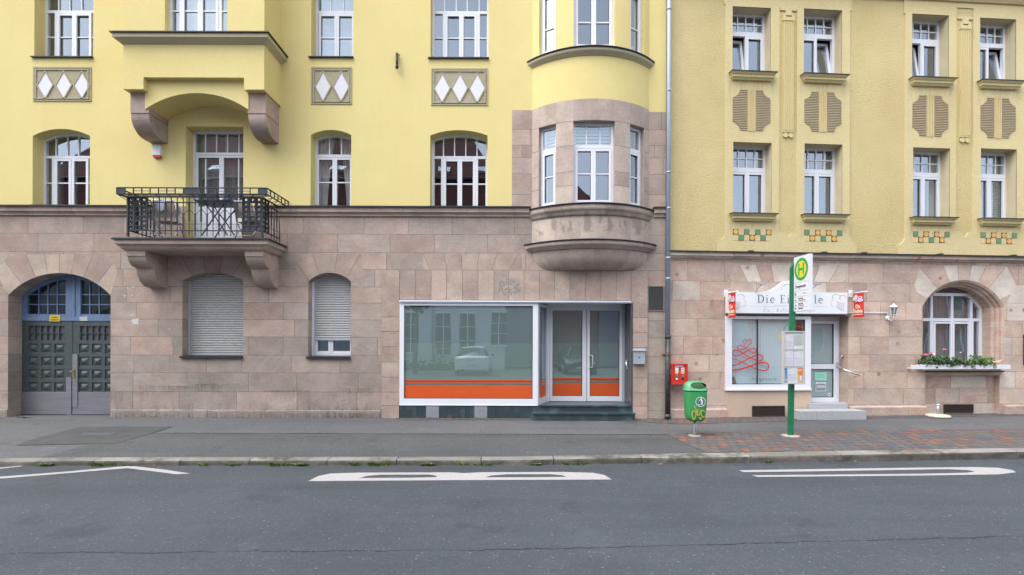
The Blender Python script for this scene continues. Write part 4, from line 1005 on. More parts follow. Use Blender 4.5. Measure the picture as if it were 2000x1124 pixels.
# marble plinth below
zpt = sz(793); xj = [sx(740+v/3.305) for v in (133, 248, 305, 388, 443, 560, 618, 700, 755, 900, 1030)]
for i in range(len(xj)-1):
    if i in (2, 6): continue
    m = MB(); m.box(xj[i]+.002, xj[i+1]-.002, FY+.008, .02, -.1, zpt); m.build('marble_slab', MARB, A, bevel=.002)
m = MB(); m.box(sx(1051), sx(1055), FY+.01, .55, -.1, zpt-.0); m.build('marble_slab', MARB, A)
for i in (2, 6):
    v = MB(); v.box(xj[i]+.004, xj[i+1]-.004, FY+.002, .0, .02, zpt-.035); v.box(xj[i], xj[i+1], FY+.012, .0, -.1, zpt)
    for q in range(12): v.box(xj[i]+.03, xj[i+1]-.03, FY-.001, FY+.002, .05+q*.015, .056+q*.015)
    v.build('vent_plate', GALV, A)
# recess with door
RD = .60
rx0_, rx1_ = SHOPW['x0'], SHOPW['x1']; xd0, xd1 = sx(1066.8, RD), sx(1222.6, RD); zdb, zdt = .30, sz(600.5, RD, 1145)
rr = MB()
rr.box(sx(1052), rx1_, .051, RD+.1, zt-.02, zt+.02)                     # soffit
RS = rr.build('recess_soffit', WHITE, A)
j = MB(); j.box(rx1_-.006, rx1_+.03, -.034, RD+.1, -.05, zt-.05); j.build('marble_jamb', MARB2, A)
lf = MB(); lf.box(rx1_-.07, rx1_-.007, RD-.02, RD+.06, zdb, zt-.03); lf.build('door_side_panel', mat('grey_frame', (.45, .47, .5), .5), A)
# slanting side light
ax, ay, bx, by_ = x1-.03, .0, xd0+.01, RD
d = Vector((bx-ax, by_-ay)); L = d.length; ang = math.atan2(d.y, d.x)
s_ = MB(); zsb, zst = .30, zt-.05
s_.box(0, .07, -.03, .03, zsb-.02, zst); s_.box(L-.05, L, -.03, .03, zsb-.02, zst); s_.box(.07, L-.05, -.029, .03, zsb-.02, zsb+.13); s_.box(.07, L-.05, -.029, .03, zst-.07, zst)
SL = s_.build('side_light', WHITE, A, (ax, ay, 0), ang)
p = MB(); p.face([(.07, 0, zsb+.13), (L-.05, 0, zsb+.13), (L-.05, 0, zst-.07), (.07, 0, zst-.07)]); p.build('pane', GLASS_S, SL)
films(SL, .07, L-.05, zsb+.13, zst-.07, 0, sz(752, .3), (sz(749, .3), sz(746.5, .3)), (sz(743.5, .3), sz(741, .3)), sz(671, .3))
# door frame and two leaves
q = lambda px: sx(px, RD, 690); qz = lambda py: sz(py, RD, 1145)
f = MB(); f.box(xd0, q(1073.5), RD, RD+.08, zdb, zdt); f.box(q(1216.5), xd1, RD, RD+.08, zdb, zdt); f.box(q(1073.5), q(1216.5), RD+.001, RD+.08, zdt-.05, zdt); f.box(xd0, xd1, RD+.01, RD+.07, zdt, zt); f.build('door_frame', WHITE, A)
for a, b_, ga, gb in ((1073.5, 1145.3, 1079, 1137.2), (1145.7, 1216.5, 1152, 1209.6)):
    m = MB(); z0_, z1_, g0, g1 = zdb+.012, zdt-.052, qz(774), qz(607.4); y = RD-.012
    m.box(q(a)+.004, q(ga), y, RD+.05, z0_, z1_); m.box(q(gb), q(b_)-.004, y, RD+.05, z0_, z1_); m.box(q(ga), q(gb), y+.001, RD+.05, z0_, g0); m.box(q(ga), q(gb), y+.001, RD+.05, g1, z1_)
    D_ = m.build('shop_door', WHITE, A)
    p = MB(); p.face([(q(ga), RD+.015, g0), (q(gb), RD+.015, g0), (q(gb), RD+.015, g1), (q(ga), RD+.015, g1)]); p.build('pane', GLASS_S, D_)
    films(D_, q(ga), q(gb), g0, g1, RD+.015, qz(749.6), (qz(746.7), qz(744)), (qz(741), qz(738.5)), qz(671))
    k = MB(); t = .006
    for c in ((q(ga), q(ga)+t, g0, g1), (q(gb)-t, q(gb), g0, g1), (q(ga)+t, q(gb)-t, g1-t, g1), (q(ga)+t, q(gb)-t, g0, g0+t)): k.box(c[0], c[1], y+.002, RD+.016, c[2], c[3])
    k.build('gasket', GASKET, D_)
h = MB(); hx = q(1150.5); za, zb2 = qz(694.5), qz(717.5); h.tube([(hx, RD-.01, za), (hx+.0, RD-.07, za), (hx+.07, RD-.085, za), (hx+.07, RD-.085, zb2), (hx, RD-.07, zb2), (hx, RD-.01, zb2)], .013, 8); h.box(hx-.03, hx+.012, RD-.02, RD-.011, zb2-.02, za+.02)
h.build('handle', mat('white_handle', (.75, .75, .7), .4), D_)
# steel grip on the marble jamb
h = MB(); xg = rx1_-.006; h.tube([(xg-.06, .22, lz(699, .2)), (xg-.06, .10, lz(723, .1))], .016, 8); h.tube([(xg, .19, lz(705, .2)), (xg-.06, .19, lz(705, .2))], .01, 6); h.tube([(xg, .13, lz(719, .13)), (xg-.06, .13, lz(719, .13))], .01, 6)
h.build('grab_handle', STEEL, A)
# steps
for n_, (xa_, xb_, ya_, yb_, z0_, z1_) in enumerate(((sx(1055, -.02), rx1_-.008, -.03, RD+.0, .165, .30), (sx(1041, -.30), sx(1240.5, -.30), -.30, -.036, -.05, .165))):
    m = MB(); m.box(xa_, xb_, ya_, yb_, z0_, z1_-.03); m.box(xa_-.012, xb_+(.012 if n_ else 0), ya_-.025, yb_, z1_-.03, z1_)
    m.build('step', MARB, A, bevel=.004)
b = MB(); b.box(sx(1056), rx1_-.008, -.035, RD, -.05, .163); b.build('step_base', MARB2, A)
# louvred vent
v = MB(); a, b_, z0_, z1_ = VENT['x0'], VENT['x1']-.01, VENT['z0'], VENT['z1']
v.box(a, b_, -.012, .0, z0_, z1_); t = .015
for c in ((a, a+t, z0_, z1_), (b_-t, b_, z0_, z1_), (a+t, b_-t, z0_, z0_+t), (a+t, b_-t, z1_-t, z1_), (a+.19, a+.20, z0_, z1_)): v.box(c[0], c[1], -.024, -.011, c[2], c[3], 1)
z = z0_+.03
while z < z1_-.03: v.prism([(-.012, z), (-.020, z+.002), (-.012, z+.012)], a+t, b_-t, axis='x'); z += .02
v.build('louvre_vent', [mat('dark_louvre', (.055, .055, .058), .6), mat('vent_frame', (.22, .24, .22), .6)], A)
# rain pipe
PX = XC-.01
dp = MB(); zc_ = lz(658); PY = -.10
dp.tube([(PX, PY, ZTOP-.1), (PX, PY, zc_)], .047, 14)
for py in (24, 181, 339.5, 409, 505, 545): dp.tube([(PX, PY, lz(py)+.02), (PX, PY, lz(py)-.02)], .054, 14); dp.box(PX-.012, PX+.012, PY, 0, lz(py)-.008, lz(py)+.008)
DP = dp.build('rain_pipe', mat('zinc_blue_grey', (.36, .43, .52), .45, .2, var=.06), A)
d2 = MB(); d2.tube([(PX, PY, zc_+.03), (PX, PY, .10)], .058, 14); d2.tube([(PX, PY, zc_+.035), (PX, PY, zc_-.03)], .066, 14); d2.tube([(PX, PY, .12), (PX, PY, .02)], .068, 14)
d2.build('pipe_foot', mat('black_cast_iron', (.03, .035, .045), .5, .2, col2=(.08, .08, .085), vscale=9), DP)
d3 = MB(); d3.tube([(PX, PY, lz(692)+.012), (PX, PY, lz(692)-.012)], .066, 14); d3.box(PX-.10, PX+.10, -.02, .0, lz(692)-.012, lz(692)+.012); d3.build('bracket', mat('rust', (.18, .09, .055), .8, var=.3, vscale=40), DP)

# ================================================================== fittings on the first wall, each a thing of its own
t = thing('wall_hook', 'black iron flag holder fixed to the plain yellow wall', 'wall bracket', (lx(777, 0, 123), 0, lz(123)))
m = MB(); m.tube([(-.01, -.05, .17), (.005, -.09, -.16)], .028, 8); m.box(-.03, .0, -.06, 0, .12, .18); m.tube([(.005, -.085, -.12), (.005, -.11, -.18)], .035, 8); m.tube([(-.01, -.06, .15), (.06, -.07, .12)], .012, 6); m.build('socket', BLACK, t)
t = thing('alarm_box', 'white alarm box with a red lens on the yellow wall beside the balcony door', 'alarm', (lx(309, 0, 300), 0, lz(300)))
m = MB(); m.box(-.09, .09, -.065, 0, -.085, .135); m.build('casing', WHITE, t, bevel=.012)
m = MB(); m.prism([(-.085, -.088), (.085, -.088), (.07, -.135), (-.07, -.135)], -.055, 0); m.build('lens', REDP, t)
t = thing('mailbox', 'grey blue metal mailbox numbered 14 on the stone beside the glass shop door', 'mailbox', (lx(1249, -.12, 696), -.03, lz(696, -.12)))
m = MB(); w = .125; m.box(-w, w, -.09, 0, -.165, .125); MBX = m.build('body', GREYP, t, bevel=.006)
m = MB(); m.prism([(-.0, .16), (-.04, .168), (-.115, .135), (-.115, .118), (0, .118)], -w-.012, w+.012, axis='x'); m.build('lid', GREYP, t)
m = MB(); m.box(.03, .085, -.0925, -.0895, .07, .085); m.build('name_plate', mat('cream_plate', (.7, .62, .4), .5), t)
m = MB(); m.disc(-.085, -.0915, -.005, .008, 10); m.build('lock', BLACK, t)
text('14', .055, BLACK, t, -.012, -.0915, -.02, off=.0015)
t = thing('notice_plate', 'small yellow plate with two lines of black writing on the gate crossbar', 'sign', (gx(108.7, 622), GD-.016, gz(622.5, 108)), 0)
t.rotation_euler[1] = R(-1.5)
m = MB(); m.prism([(-.125, -.065), (.110, -.072), (.125, .07), (-.115, .075)], -.006, 0); m.build('plate', mat('yellow_plate', (.75, .50, .03), .5, var=.05), t)
text('Ausfahrt', .048, BLACK, t, 0, -.0075, .028, off=.0008); text('freihalten!', .048, BLACK, t, 0, -.0075, -.03, off=.0008)
t = thing('sticker', 'torn white paper sticker left on the blue gate crossbar', 'sticker', (gx(164, 622), GD-.0165, gz(622.5, 164)))
m = MB(); rr_ = random.Random(4)
for i in range(4):
    z = .035-.024*i; m.face([(-.1+rr_.random()*.02, -.001, z), (.1-rr_.random()*.03, -.001, z+.004), (.1-rr_.random()*.02, -.001, z-.017), (-.1+rr_.random()*.02, -.001, z-.016)])
tag(t, t['label'], t['category']); m.build('paper', mat('weathered_paper', (.55, .57, .6), .8), t)

# ---- on the balcony
FLB = ZBALC+.03
def bchair(x, y, rz, label, towel=False):
    t = thing('folding_chair', label, 'chair', (x, y, FLB), rz, 'chairs on the balcony')
    m = MB(); r_ = .014; w = .25
    for sx_ in (-w, w): m.tube([(sx_, .26, 0.), (sx_, -.10, .44), (sx_, -.26, .98)], r_, 6); m.tube([(sx_*.92, -.24, 0), (sx_*.92, .22, .43)], r_, 6); m.tube([(sx_*1.04, -.12, .62), (sx_*1.04, .22, .60)], .018, 6)
    for y_, z_ in ((.26, .01), (-.26, .97), (.22, .43)): m.tube([(-w, y_, z_), (w, y_, z_)], r_, 6)
    m.tube([(-w*.92, -.24, .01), (w*.92, -.24, .01)], r_, 6); m.build('frame', WHITE, t)
    m = MB(); m.prism([(-.235, -.06), (.235, -.06), (.235, -.05), (-.235, -.05)], 0, 0.01) if False else None
    m.face([(-.235, .22, .425), (.235, .22, .425), (.235, -.10, .435), (-.235, -.10, .435)]); m.face([(-.235, .22, .43), (.235, .22, .43), (.235, -.10, .44), (-.235, -.10, .44)]); m.build('seat', mat('beige_canvas', (.52, .45, .36), .9), t)
    t.scale = (.88, .8, .76); m = MB(); m.box(-.235, .235, -.004, .004, 0, .44); o = m.build('backrest', mat('beige_canvas', (.52, .45, .36), .9), t, (0, -.155, .53)); o.rotation_euler[0] = R(16)
    return t
c1 = bchair(lx(326, -.42, 430), -.36, R(8), 'white framed beige folding chair on the balcony with a blue towel over its back')
c2 = bchair(lx(482, -.42, 430), -.34, R(-6), 'white framed folding chair with beige canvas beside the dark balcony table')
# the chairs stand with their backs to the street, so turn them
for c in (c1, c2): c.rotation_euler[2] += 0
t = thing('towel', 'blue and white towel hung over the back of the balcony chair', 'towel', c1.location); t.scale = (.8, .8, .77)
m = MB()
for i in range(8):
    for side, yy in ((0, -.262), (1, -.30)):
        u0, u1 = -.09+.18*i/8, -.09+.18*(i+1)/8; z1_ = 1.0; z0_ = .68 if side else .75
        m.face([(u0, yy+.008*math.sin(i*2), z0_+.02*math.sin(i)), (u1, yy+.008*math.sin(i*2+2), z0_+.02*math.sin(i+1)), (u1, yy+.02, z1_), (u0, yy+.02, z1_)], i % 2)
m.build('cloth', [mat('blue_towel', (.25, .33, .52), .95), mat('pale_towel', (.55, .6, .68), .95)], t)
t = thing('folding_table', 'dark folding table with crossed legs in front of the balcony door', 'table', (lx(430, -.42, 430), -.42, FLB))
m = MB(); m.prism([(-.36+.0, -.26), (.30, -.26), (.38, -.18), (.38, .18), (.30, .26), (-.30, .26), (-.38, .18), (-.38, -.18)], .70, .725, axis='z'); m.build('table_top', IRON, t)
for s1 in (-1, 1): m = MB(); m.tube([(-.26, s1*.2, 0), (-.02, s1*.2, .36), (.24, s1*.2, .70)], .012, 6); m.build('leg', IRON, t)
for s1 in (-1, 1): m = MB(); m.tube([(.26, s1*.17, 0), (.02, s1*.17, .36), (-.24, s1*.17, .70)], .012, 6); m.build('leg', IRON, t)
t = thing('cap', 'dark blue peaked cap lying on the balcony table', 'cap', (lx(440, -.5, 410), -.45, FLB+.727))
m = MB(); m.lathe([(.09, 0), (.092, .03), (.08, .07), (.045, .1), (0, .108)], 0, 0, 14); m.build('crown', mat('navy_cloth', (.05, .06, .12), .9), t)
m = MB(); m.prism([(-.07, -.05), (-.08, -.12), (0, -.155), (.08, -.12), (.07, -.05)], .008, .016, axis='z'); m.build('peak', mat('navy_cloth', (.05, .06, .12), .9), t)
# ================================================================== SECOND BUILDING (ochre render over warm sandstone), turned slightly away
B = thing('corner_house', 'ochre roughcast house on warm pink sandstone with paired windows and coloured tile friezes', 'building', (XC, 0, 0), TH)
def bx_(px, t=0., py=500): return RP(px, py, t)[0]
def bz_(py, t=0., px=1540): return RP(px, py, t)[1]
def bop(xa, xb, zbot, zspr, zapex=None, t=0.):
    xm = (xa+xb)/2; pm = (zbot+zspr)/2
    o = {'x0': RP(xa, pm, t)[0], 'x1': RP(xb, pm, t)[0], 'z0': RP(xm, zbot, t)[1], 'z1': RP(xm, zspr, t)[1]}
    o['rise'] = 0 if zapex is None else RP(xm, zapex, t)[1]-o['z1']
    return o
S0, S1 = .005, 15.5; ZC = bz_(497, 0, 1540); ZT2 = 10.6
A1, B1_, C1, D1_ = bop(1429.8, 1504.5, 146, 15.6), bop(1569, 1643.3, 151, 20), bop(1780, 1851.5, 157.5, 30), bop(1912.5, 1982.8, 163, 37.8)
A2, B2, C2, D2 = bop(1431, 1506, 419.5, 279.4), bop(1570, 1644, 421.5, 282.5), bop(1781.7, 1853.8, 427, 290), bop(1914, 1984, 429.5, 292)
# a further pair beyond the picture's edge
E1 = dict(C1); E2 = dict(C2)
dx_ = (C1['x0']-A1['x0'])
for e in (E1, E2): e['x0'] += dx_; e['x1'] += dx_
EW = (A1, B1_, C1, D1_, E1, A2, B2, C2, D2, E2)
w = MB()
for t in fill2d([[(S0, ZC-.1), (S1, ZC-.1), (S1, ZT2), (S0, ZT2)]]+[op_loop(o) for o in EW]): w.face([(x, 0, z) for x, z in t])
w.build('plaster_wall', PL_R, B)
w = MB()
for o in EW: w = MB(); reveal(w, o, -.02, .30); w.build('window_reveal', mat('beige_reveal', (.58, .50, .33), .9, var=.06, vscale=3, bump=.3, bscale=40), B)
ss = MB(); ss.box(S0, S0+.3, .02, 8, -.3, ZT2); ss.box(S1-.3, S1, .02, 8, -.3, ZT2); ss.box(S0, S1, 7.7, 8, -.3, ZT2); ss.box(S0, S1, .0, 8, ZT2, ZT2+.2); ss.build('side_wall', PL_R, B)
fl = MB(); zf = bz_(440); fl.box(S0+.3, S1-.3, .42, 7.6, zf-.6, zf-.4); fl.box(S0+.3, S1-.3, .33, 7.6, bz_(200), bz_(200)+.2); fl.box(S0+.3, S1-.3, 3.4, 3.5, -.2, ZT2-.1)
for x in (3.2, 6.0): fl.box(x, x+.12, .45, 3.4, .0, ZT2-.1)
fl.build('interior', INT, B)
e = MB(); zt_ = RP(1700, -3)[1]; e.prism([(0, zt_), (-.06, zt_), (-.10, zt_+.06), (-.10, zt_+.14), (-.22, zt_+.18), (-.22, zt_+.3), (0, zt_+.3)], S0, S1, axis='x'); e.build('cornice', PL_S, B)
# smooth raised fields round each pair of windows
def plate(m, loops, y, y0=0.):
    for t in fill2d(loops): m.face([(x, y, z) for x, z in t])
    for lp in loops:
        for i in range(len(lp)):
            a, b = lp[i], lp[(i+1) % len(lp)]; m.face([(a[0], y, a[1]), (b[0], y, b[1]), (b[0], y0, b[1]), (a[0], y0, a[1])])
def field(pa, pb, pil, wins, name='smooth_field'):
    m = MB(); xa, xb = bx_(pa, 0, 300), bx_(pb, 0, 300); xp = bx_(pil, 0, 300); g = .125
    zt0, zb0, zfl = zt_-.001, ZC+.004, bz_(462); q = []
    for k in range(7):
        a = k/6*math.pi/2; q.append((.17*(1-math.cos(a)), .19*math.sin(a)))
    left = [(xa-.17, zb0), (xa-.17, zfl-.16)]+[(xa-.17+.17*math.sin(k/6*math.pi/2), zfl-.16+.16*(1-math.cos(k/6*math.pi/2))+.04*k/6) for k in range(1, 7)]
    lp = [(xb+.17, zb0)]+[(xb+.17-.0, zfl-.16)]+[(xb+.17-.17*math.sin(k/6*math.pi/2), zfl-.16+.16*(1-math.cos(k/6*math.pi/2))+.04*k/6) for k in range(1, 7)]+[(xb, zt0-.32), (xb+.03, zt0-.32), (xb+.03, zt0), (xa-.03, zt0), (xa-.03, zt0-.32), (xa, zt0-.32)]+left[::-1]
    hw = .205; zi1 = bz_(17, 0, pil); zi0 = bz_(461, 0, pil)
    inset = [(xp-hw, zi1), (xp+hw, zi1), (xp+hw, zi0+.08)]+[(xp+hw-hw*.9*math.sin(k/5*math.pi/2), zi0+.08-.13*(1-math.cos(k/5*math.pi/2))) for k in range(1, 6)]+[(xp-hw+hw*.9*math.sin(k/5*math.pi/2), zi0+.08-.13*(1-math.cos(k/5*math.pi/2))) for k in range(5, 0, -1)]+[(xp-hw, zi0+.08)]
    plate(m, [lp, inset]+[op_loop(o) for o in wins], -.022)
    o = m.build(name, PL_S, B); return o, xp, zi1
F1, xp1, zi1 = field(1415, 1658.5, 1538, (A1, B1_, A2, B2)); F2, xp2, zi2 = field(1766, 2000, 1882.5, (C1, D1_, C2, D2))
def pilaster(xp, zt0, zb0):
    m = MB(); hw = .115
    m.box(xp-hw, xp+hw, -.030, 0, zb0, zt0-.30)
    for i in range(5):
        x = xp-hw+.012+i*(2*hw-.024)/4; m.box(x-.009, x+.009, -.046, -.0295, zb0+.02, zt0-.31)
    m.box(xp-.13, xp+.13, -.05, 0, zt0-.30, zt0-.22); m.box(xp-.19, xp+.19, -.028, 0, zt0-.06, zt0-.0); m.box(xp-.07, xp+.07, -.045, 0, zt0-.18, zt0-.06); m.box(xp-.13, xp-.07, -.04, 0, zt0-.22, zt0-.13); m.box(xp+.07, xp+.13, -.04, 0, zt0-.22, zt0-.13)
    m.box(xp-hw-.01, xp+hw+.01, -.034, 0, zb0-.02, zb0)
    for s_ in (-1, 1): m.tube([(xp+s_*.062, 0, zb0-.085), (xp+s_*.062, -.035, zb0-.085)], .055, 16)
    m.build('pilaster', PL_S, B)
pilaster(xp1, RP(1538, 17)[1], RP(1538, 258)[1]); pilaster(xp2, RP(1882, 34)[1], RP(1882, 268)[1])
# windows with small panes over two sashes
DR = .215
def hwin(o, ytr, yl, open_side=None, px=1470, curt=None):
    zt = RP((px), ytr, DR)[1]; x0, x1 = o['x0'], o['x1']; xm = (x0+x1)/2; n = 4
    us = [x0+.055+(x1-x0-.11)*k/n for k in range(1, n)]
    zmid = (zt+.04+o['z1']-.055)/2
    sashes = [(x0+.05, xm-.002), (xm+.002, x1-.05)]
    if open_side == 'L': sashes = sashes[1:]
    if open_side == 'R': sashes = sashes[:1]
    W_ = window(B, dict(o), DR, zt, us, [(xm-.022, xm+.022)], (), None, sashes, ucross=[zmid], tw=.10, curtain=curt, bw=.05, gl=GLASS_R) if not open_side else window(B, dict(o), DR, zt, us, [(xm-.022, xm+.022)], (), None, sashes, ucross=[zmid], tw=.10, curtain=curt, bw=.05, gl=GLASS_R)
    if open_side:
        # shorten the fixed pane: upper lights and the closed half only
        p = [c for c in W_.children if c.name.startswith('pane')][0]; me = p.data; me.clear_geometry()
        z0, z1 = o['z0']+.01, o['z1']-.01; a, b = ((xm, x1-.01) if open_side == 'L' else (x0+.01, xm))
        V = [(x0+.01, DR+.03, zt), (x1-.01, DR+.03, zt), (x1-.01, DR+.03, z1), (x0+.01, DR+.03, z1), (a, DR+.03, z0), (b, DR+.03, z0), (b, DR+.03, zt), (a, DR+.03, zt)]
        me.from_pydata(V, [], [(0, 1, 2, 3), (4, 5, 6, 7)]); me.update()
        a, b = ((x0+.052, xm-.012) if open_side == 'L' else (xm+.012, x1-.052)); h = zt-.05-o['z0']-.06; w_ = .06; wd = b-a
        m = MB(); m.box(0, w_, -.03, .03, 0, h); m.box(wd-w_, wd, -.03, .03, 0, h); m.box(w_, wd-w_, -.029, .03, 0, w_+.02); m.box(w_, wd-w_, -.029, .03, h-w_, h)
        m.face([(w_, .0, w_+.02), (wd-w_, .0, w_+.02), (wd-w_, .0, h-w_), (w_, .0, h-w_)], 1)
        s_ = m.build('tilted_sash', [WHITE, GLASS_R], W_, (a, DR+.04, o['z0']+.055)); s_.rotation_euler[0] = -R(8.5)
    return W_
hwin(A1, 68, 0, 'L', 1467); hwin(B1_, 72, 0, 'R', 1605); hwin(C1, 82, 0, 'L', 1815); hwin(D1_, 90, 0, 'R', 1946); hwin(E1, 95, 0, None, 2000)
hwin(A2, 332.5, 0, None, 1467); hwin(B2, 336, 0, None, 1605); hwin(C2, 342, 0, None, 1815, 'sides'); hwin(D2, 345, 0, None, 1946, 'blind'); hwin(E2, 350, 0, None, 2000)
def hsill(o):
    x0, x1, z = o['x0']-.09, o['x1']+.08, o['z0']; m = MB()
    def tr(za, zb, ea, eb, oa, ob_):
        a0, a1, b0, b1 = x0+ea, x1-ea, x0+eb, x1-eb
        V = [(a0, 0, za), (a0, -oa, za), (a1, -oa, za), (a1, 0, za), (b0, 0, zb), (b0, -ob_, zb), (b1, -ob_, zb), (b1, 0, zb)]
        for f in ((0, 1, 5, 4), (1, 2, 6, 5), (2, 3, 7, 6), (3, 2, 1, 0), (4, 5, 6, 7)): m.face([V[i] for i in f])
    tr(z-.06, z-.018, .035, .015, .13, .16); tr(z-.115, z-.06, .05, .05, .115, .115); tr(z-.16, z-.115, .085, .06, .07, .10)
    s_ = m.build('sill_moulding', PL_S, B)
    c = MB(); c.prism([(-.175, z-.018), (-.175, z-.002), (DR+.02, z+.02), (DR+.02, z)], x0-.0, x1+.0, axis='x'); c.build('window_sill', DARKM, B)
for o in EW: hsill(o)
# ribbed panels between the storeys
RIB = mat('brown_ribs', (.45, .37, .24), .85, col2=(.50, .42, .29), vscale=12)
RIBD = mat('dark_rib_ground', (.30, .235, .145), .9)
for o, ya, yb in ((A1, 176.6, 256.7), (B1_, 180.5, 258.5), (C1, 187.5, 267.5), (D1_, 192.5, 271)):
    px = {id(A1): 1468, id(B1_): 1607, id(C1): 1817, id(D1_): 1948}[id(o)]
    zt0, zb0 = RP(px, ya)[1], RP(px, yb)[1]; xc = (o['x0']+o['x1'])/2; H = zt0-zb0; hw = .44; cr_ = .17; m = MB(); y = -.0235
    def ext(z):
        e = hw
        dz = min(z-zb0, zt0-z)
        if dz < cr_+.02: e = hw-math.sqrt(max(0, cr_**2-(dz-.0)**2)) if dz < cr_ else hw
        return e
    N = 24; P_ = None
    for s_ in (-1, 1):
        m = MB()
        for k in range(N):
            za, zb2_ = zb0+H*k/N, zb0+H*(k+1)/N; e0, e1 = ext(za+1e-4), ext(zb2_-1e-4)
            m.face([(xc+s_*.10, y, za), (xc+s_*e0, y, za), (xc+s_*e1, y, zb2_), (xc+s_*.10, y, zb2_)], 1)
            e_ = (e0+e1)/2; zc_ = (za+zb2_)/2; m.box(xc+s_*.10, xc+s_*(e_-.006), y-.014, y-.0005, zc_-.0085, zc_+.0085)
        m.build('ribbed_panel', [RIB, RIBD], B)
    m2 = MB()
    for x in (-.06, -.02, .02, .06): m2.box(xc+x-.009, xc+x+.009, y-.014, y, zb0-.01, zt0+.01)
    m2.build('fluted_strip', PL_S, B)
# tile friezes
TO = mat('orange_tile', (.72, .36, .08), .35, var=.12, vscale=20); TG = mat('green_tile', (.07, .27, .15), .3, var=.12, vscale=20); TD = mat('dark_green_tile', (.025, .06, .03), .4); TB = mat('brown_tile_ground', (.28, .12, .03), .5)
for o, px, ya, yb, rows_ in ((A2, 1468, 448.6, 471, ('O.G.G.O', '.G.O.G.')), (B2, 1607, 450, 472.5, ('G.O.O.G', '.O.G.O.')), (C2, 1817, 453, 475, ('G.O.O.G', '.O.G.O.')), (D2, 1948, 455, 477, ('G.O.O.G', '.O.G.O.'))):
    zt0, zb0 = RP(px, ya)[1], RP(px, yb)[1]; xc = (o['x0']+o['x1'])/2-.005; s_ = (zt0-zb0)/2; m = MB()
    for r in range(2):
        for c in range(7):
            x = xc+(c-3.5)*s_*.99; z = zt0-(r+1)*s_; ch = rows_[r][c]; k = .003
            m.box(x+k, x+s_-k, -.030 if ch != '.' else -.026, -.0215, z+k, z+s_-k, {'O': 2, 'G': 3, '.': 4}[ch])
            if ch != '.': m.disc(x+s_/2, -.0315, z+s_/2, s_*.44, 18, {'O': 0, 'G': 1}[ch])
    m.build('tile_frieze', [TO, TG, TD, TB, PL_S], B)
# string course
sc = MB(); rnd = random.Random(17); x = S0
zq = ZC+.035
while x < S1-.05:
    w_ = min(1.1+.7*rnd.random(), S1-x); sc.prism([(0, zq-.165), (-.035, zq-.155), (-.06, zq-.12), (-.10, zq-.11), (-.10, zq-.03), (0, zq-.02)], x, x+w_-.006, 0, tone(rnd, .3, 1), 'x'); x += w_
sc.build('string_course', STONE_R, B)
sc = MB(); sc.prism([(-.145, zq-.034), (-.145, zq-.012), (0, zq+.012), (0, zq-.019)], S0-.03, S1, axis='x')
for px in (1461, 1603, 1680, 1827, 1969): x = bx_(px); sc.box(x-.05, x+.05, -.15, -.05, zq-.012, zq+.012)
sc.build('course_flashing', DARKM, B)

# ---- ground floor
rows = [bz_(v, 0, 1500) for v in (792, 760, 727, 693, 657.5, 624, 588, 551, 512)]
SW = {'x0': RP(1418.5, 700)[0], 'x1': RP(1583.5, 700)[0], 'z0': -.05, 'z1': bz_(617, 0, 1500), 'rise': 0}
DW = {'x0': RP(1583.5, 700)[0], 'x1': RP(1657, 700)[0], 'z0': -.05, 'z1': bz_(617, 0, 1600), 'rise': 0}
HOLE = {'x0': SW['x0'], 'x1': DW['x1'], 'z0': -.05, 'z1': bz_(614, 0, 1540), 'rise': 0}
AWo = bop(1800.6, 1961.8, 735, 600, 547.3)            # outer edge of the moulded arch
AWo['z0'] = RP(1880, 727)[1]
pa = RP(1822-8, 760)[0]; SPN = {'x0': RP(1806.5, 760)[0], 'x1': RP(1952.5, 760)[0], 'z0': -.05, 'z1': AWo['z0'], 'rise': 0}
def P3(*pts): return [RP(x, y) for x, y in pts]
zones = [
 {'poly': P3((1801, 599), (1786, 556), (1800, 519), (1966, 519), (1984, 556), (1962, 599)), 'c': ((AWo['x0']+AWo['x1'])/2, bz_(625, 0, 1880)), 'angs': [R(a) for a in (152, 132, 112, 97, 81, 66, 50, 27)], 'tone': (.2, .5), 'pale': (1, 3, 5, 7)},
 {'poly': P3((1422, 550.5), (1652, 550.5), (1640, 518), (1434, 518)), 'c': (bx_(1537), bz_(700)), 'angs': [R(a) for a in (127, 118, 109, 100, 80, 70, 60, 52)], 'tone': (.1, .6), 'pale': (2, 4, 6)}]
arch_hole = [(SPN['x0'], -.05), (SPN['x1'], -.05), (SPN['x1'], AWo['z0']), (AWo['x1'], AWo['z0'])]+arch_pts(AWo['x0'], AWo['x1'], AWo['z1'], AWo['rise'], 24)+[(AWo['x0'], AWo['z0']), (SPN['x0'], AWo['z0'])]
if AWo['x0'] > SPN['x0']: pass
m = MB(); rnd = random.Random(6)
masonry(m, [[(S0, -.3), (S1, -.3), (S1, ZC-.1), (S0, ZC-.1)], op_loop(HOLE), arch_hole], rows, zones, 0, 77, S0, S1, .6, 1.4, tonef=lambda r, n: (n.random(), .05+.72*n.random() if n.random() < .85 else .95, 0, n.random()))
reveal(m, HOLE, 0, .32, False, rows, rnd)
m.build('stone_wall', STONE_R, B)
# plinth blocks
rnd = random.Random(15)
for xa, xb, yt in ((S0, SW['x0']-.004, 799), (DW['x1']+.004, SPN['x0']-.0, 794), (SPN['x1']+.06, S1, 792)):
    x = xa; pn = MB()
    while x < xb-.05:
        w_ = min(.7+.7*rnd.random(), xb-x)
        if xb-(x+w_) < .3: w_ = xb-x
        zt0 = RP(1350 if xa < 1 else (1735 if xa < 6 else 1975), yt)[1]
        pn.prism([(-.06, -.3), (-.06, zt0-.02), (-.04, zt0), (0, zt0+.01), (0, -.3)], x+.004, x+w_-.004, 0, (rnd.random()*.6, rnd.random()*.5, 0, rnd.random()), 'x'); x += w_
    pn.build('plinth', STONE_R, B)
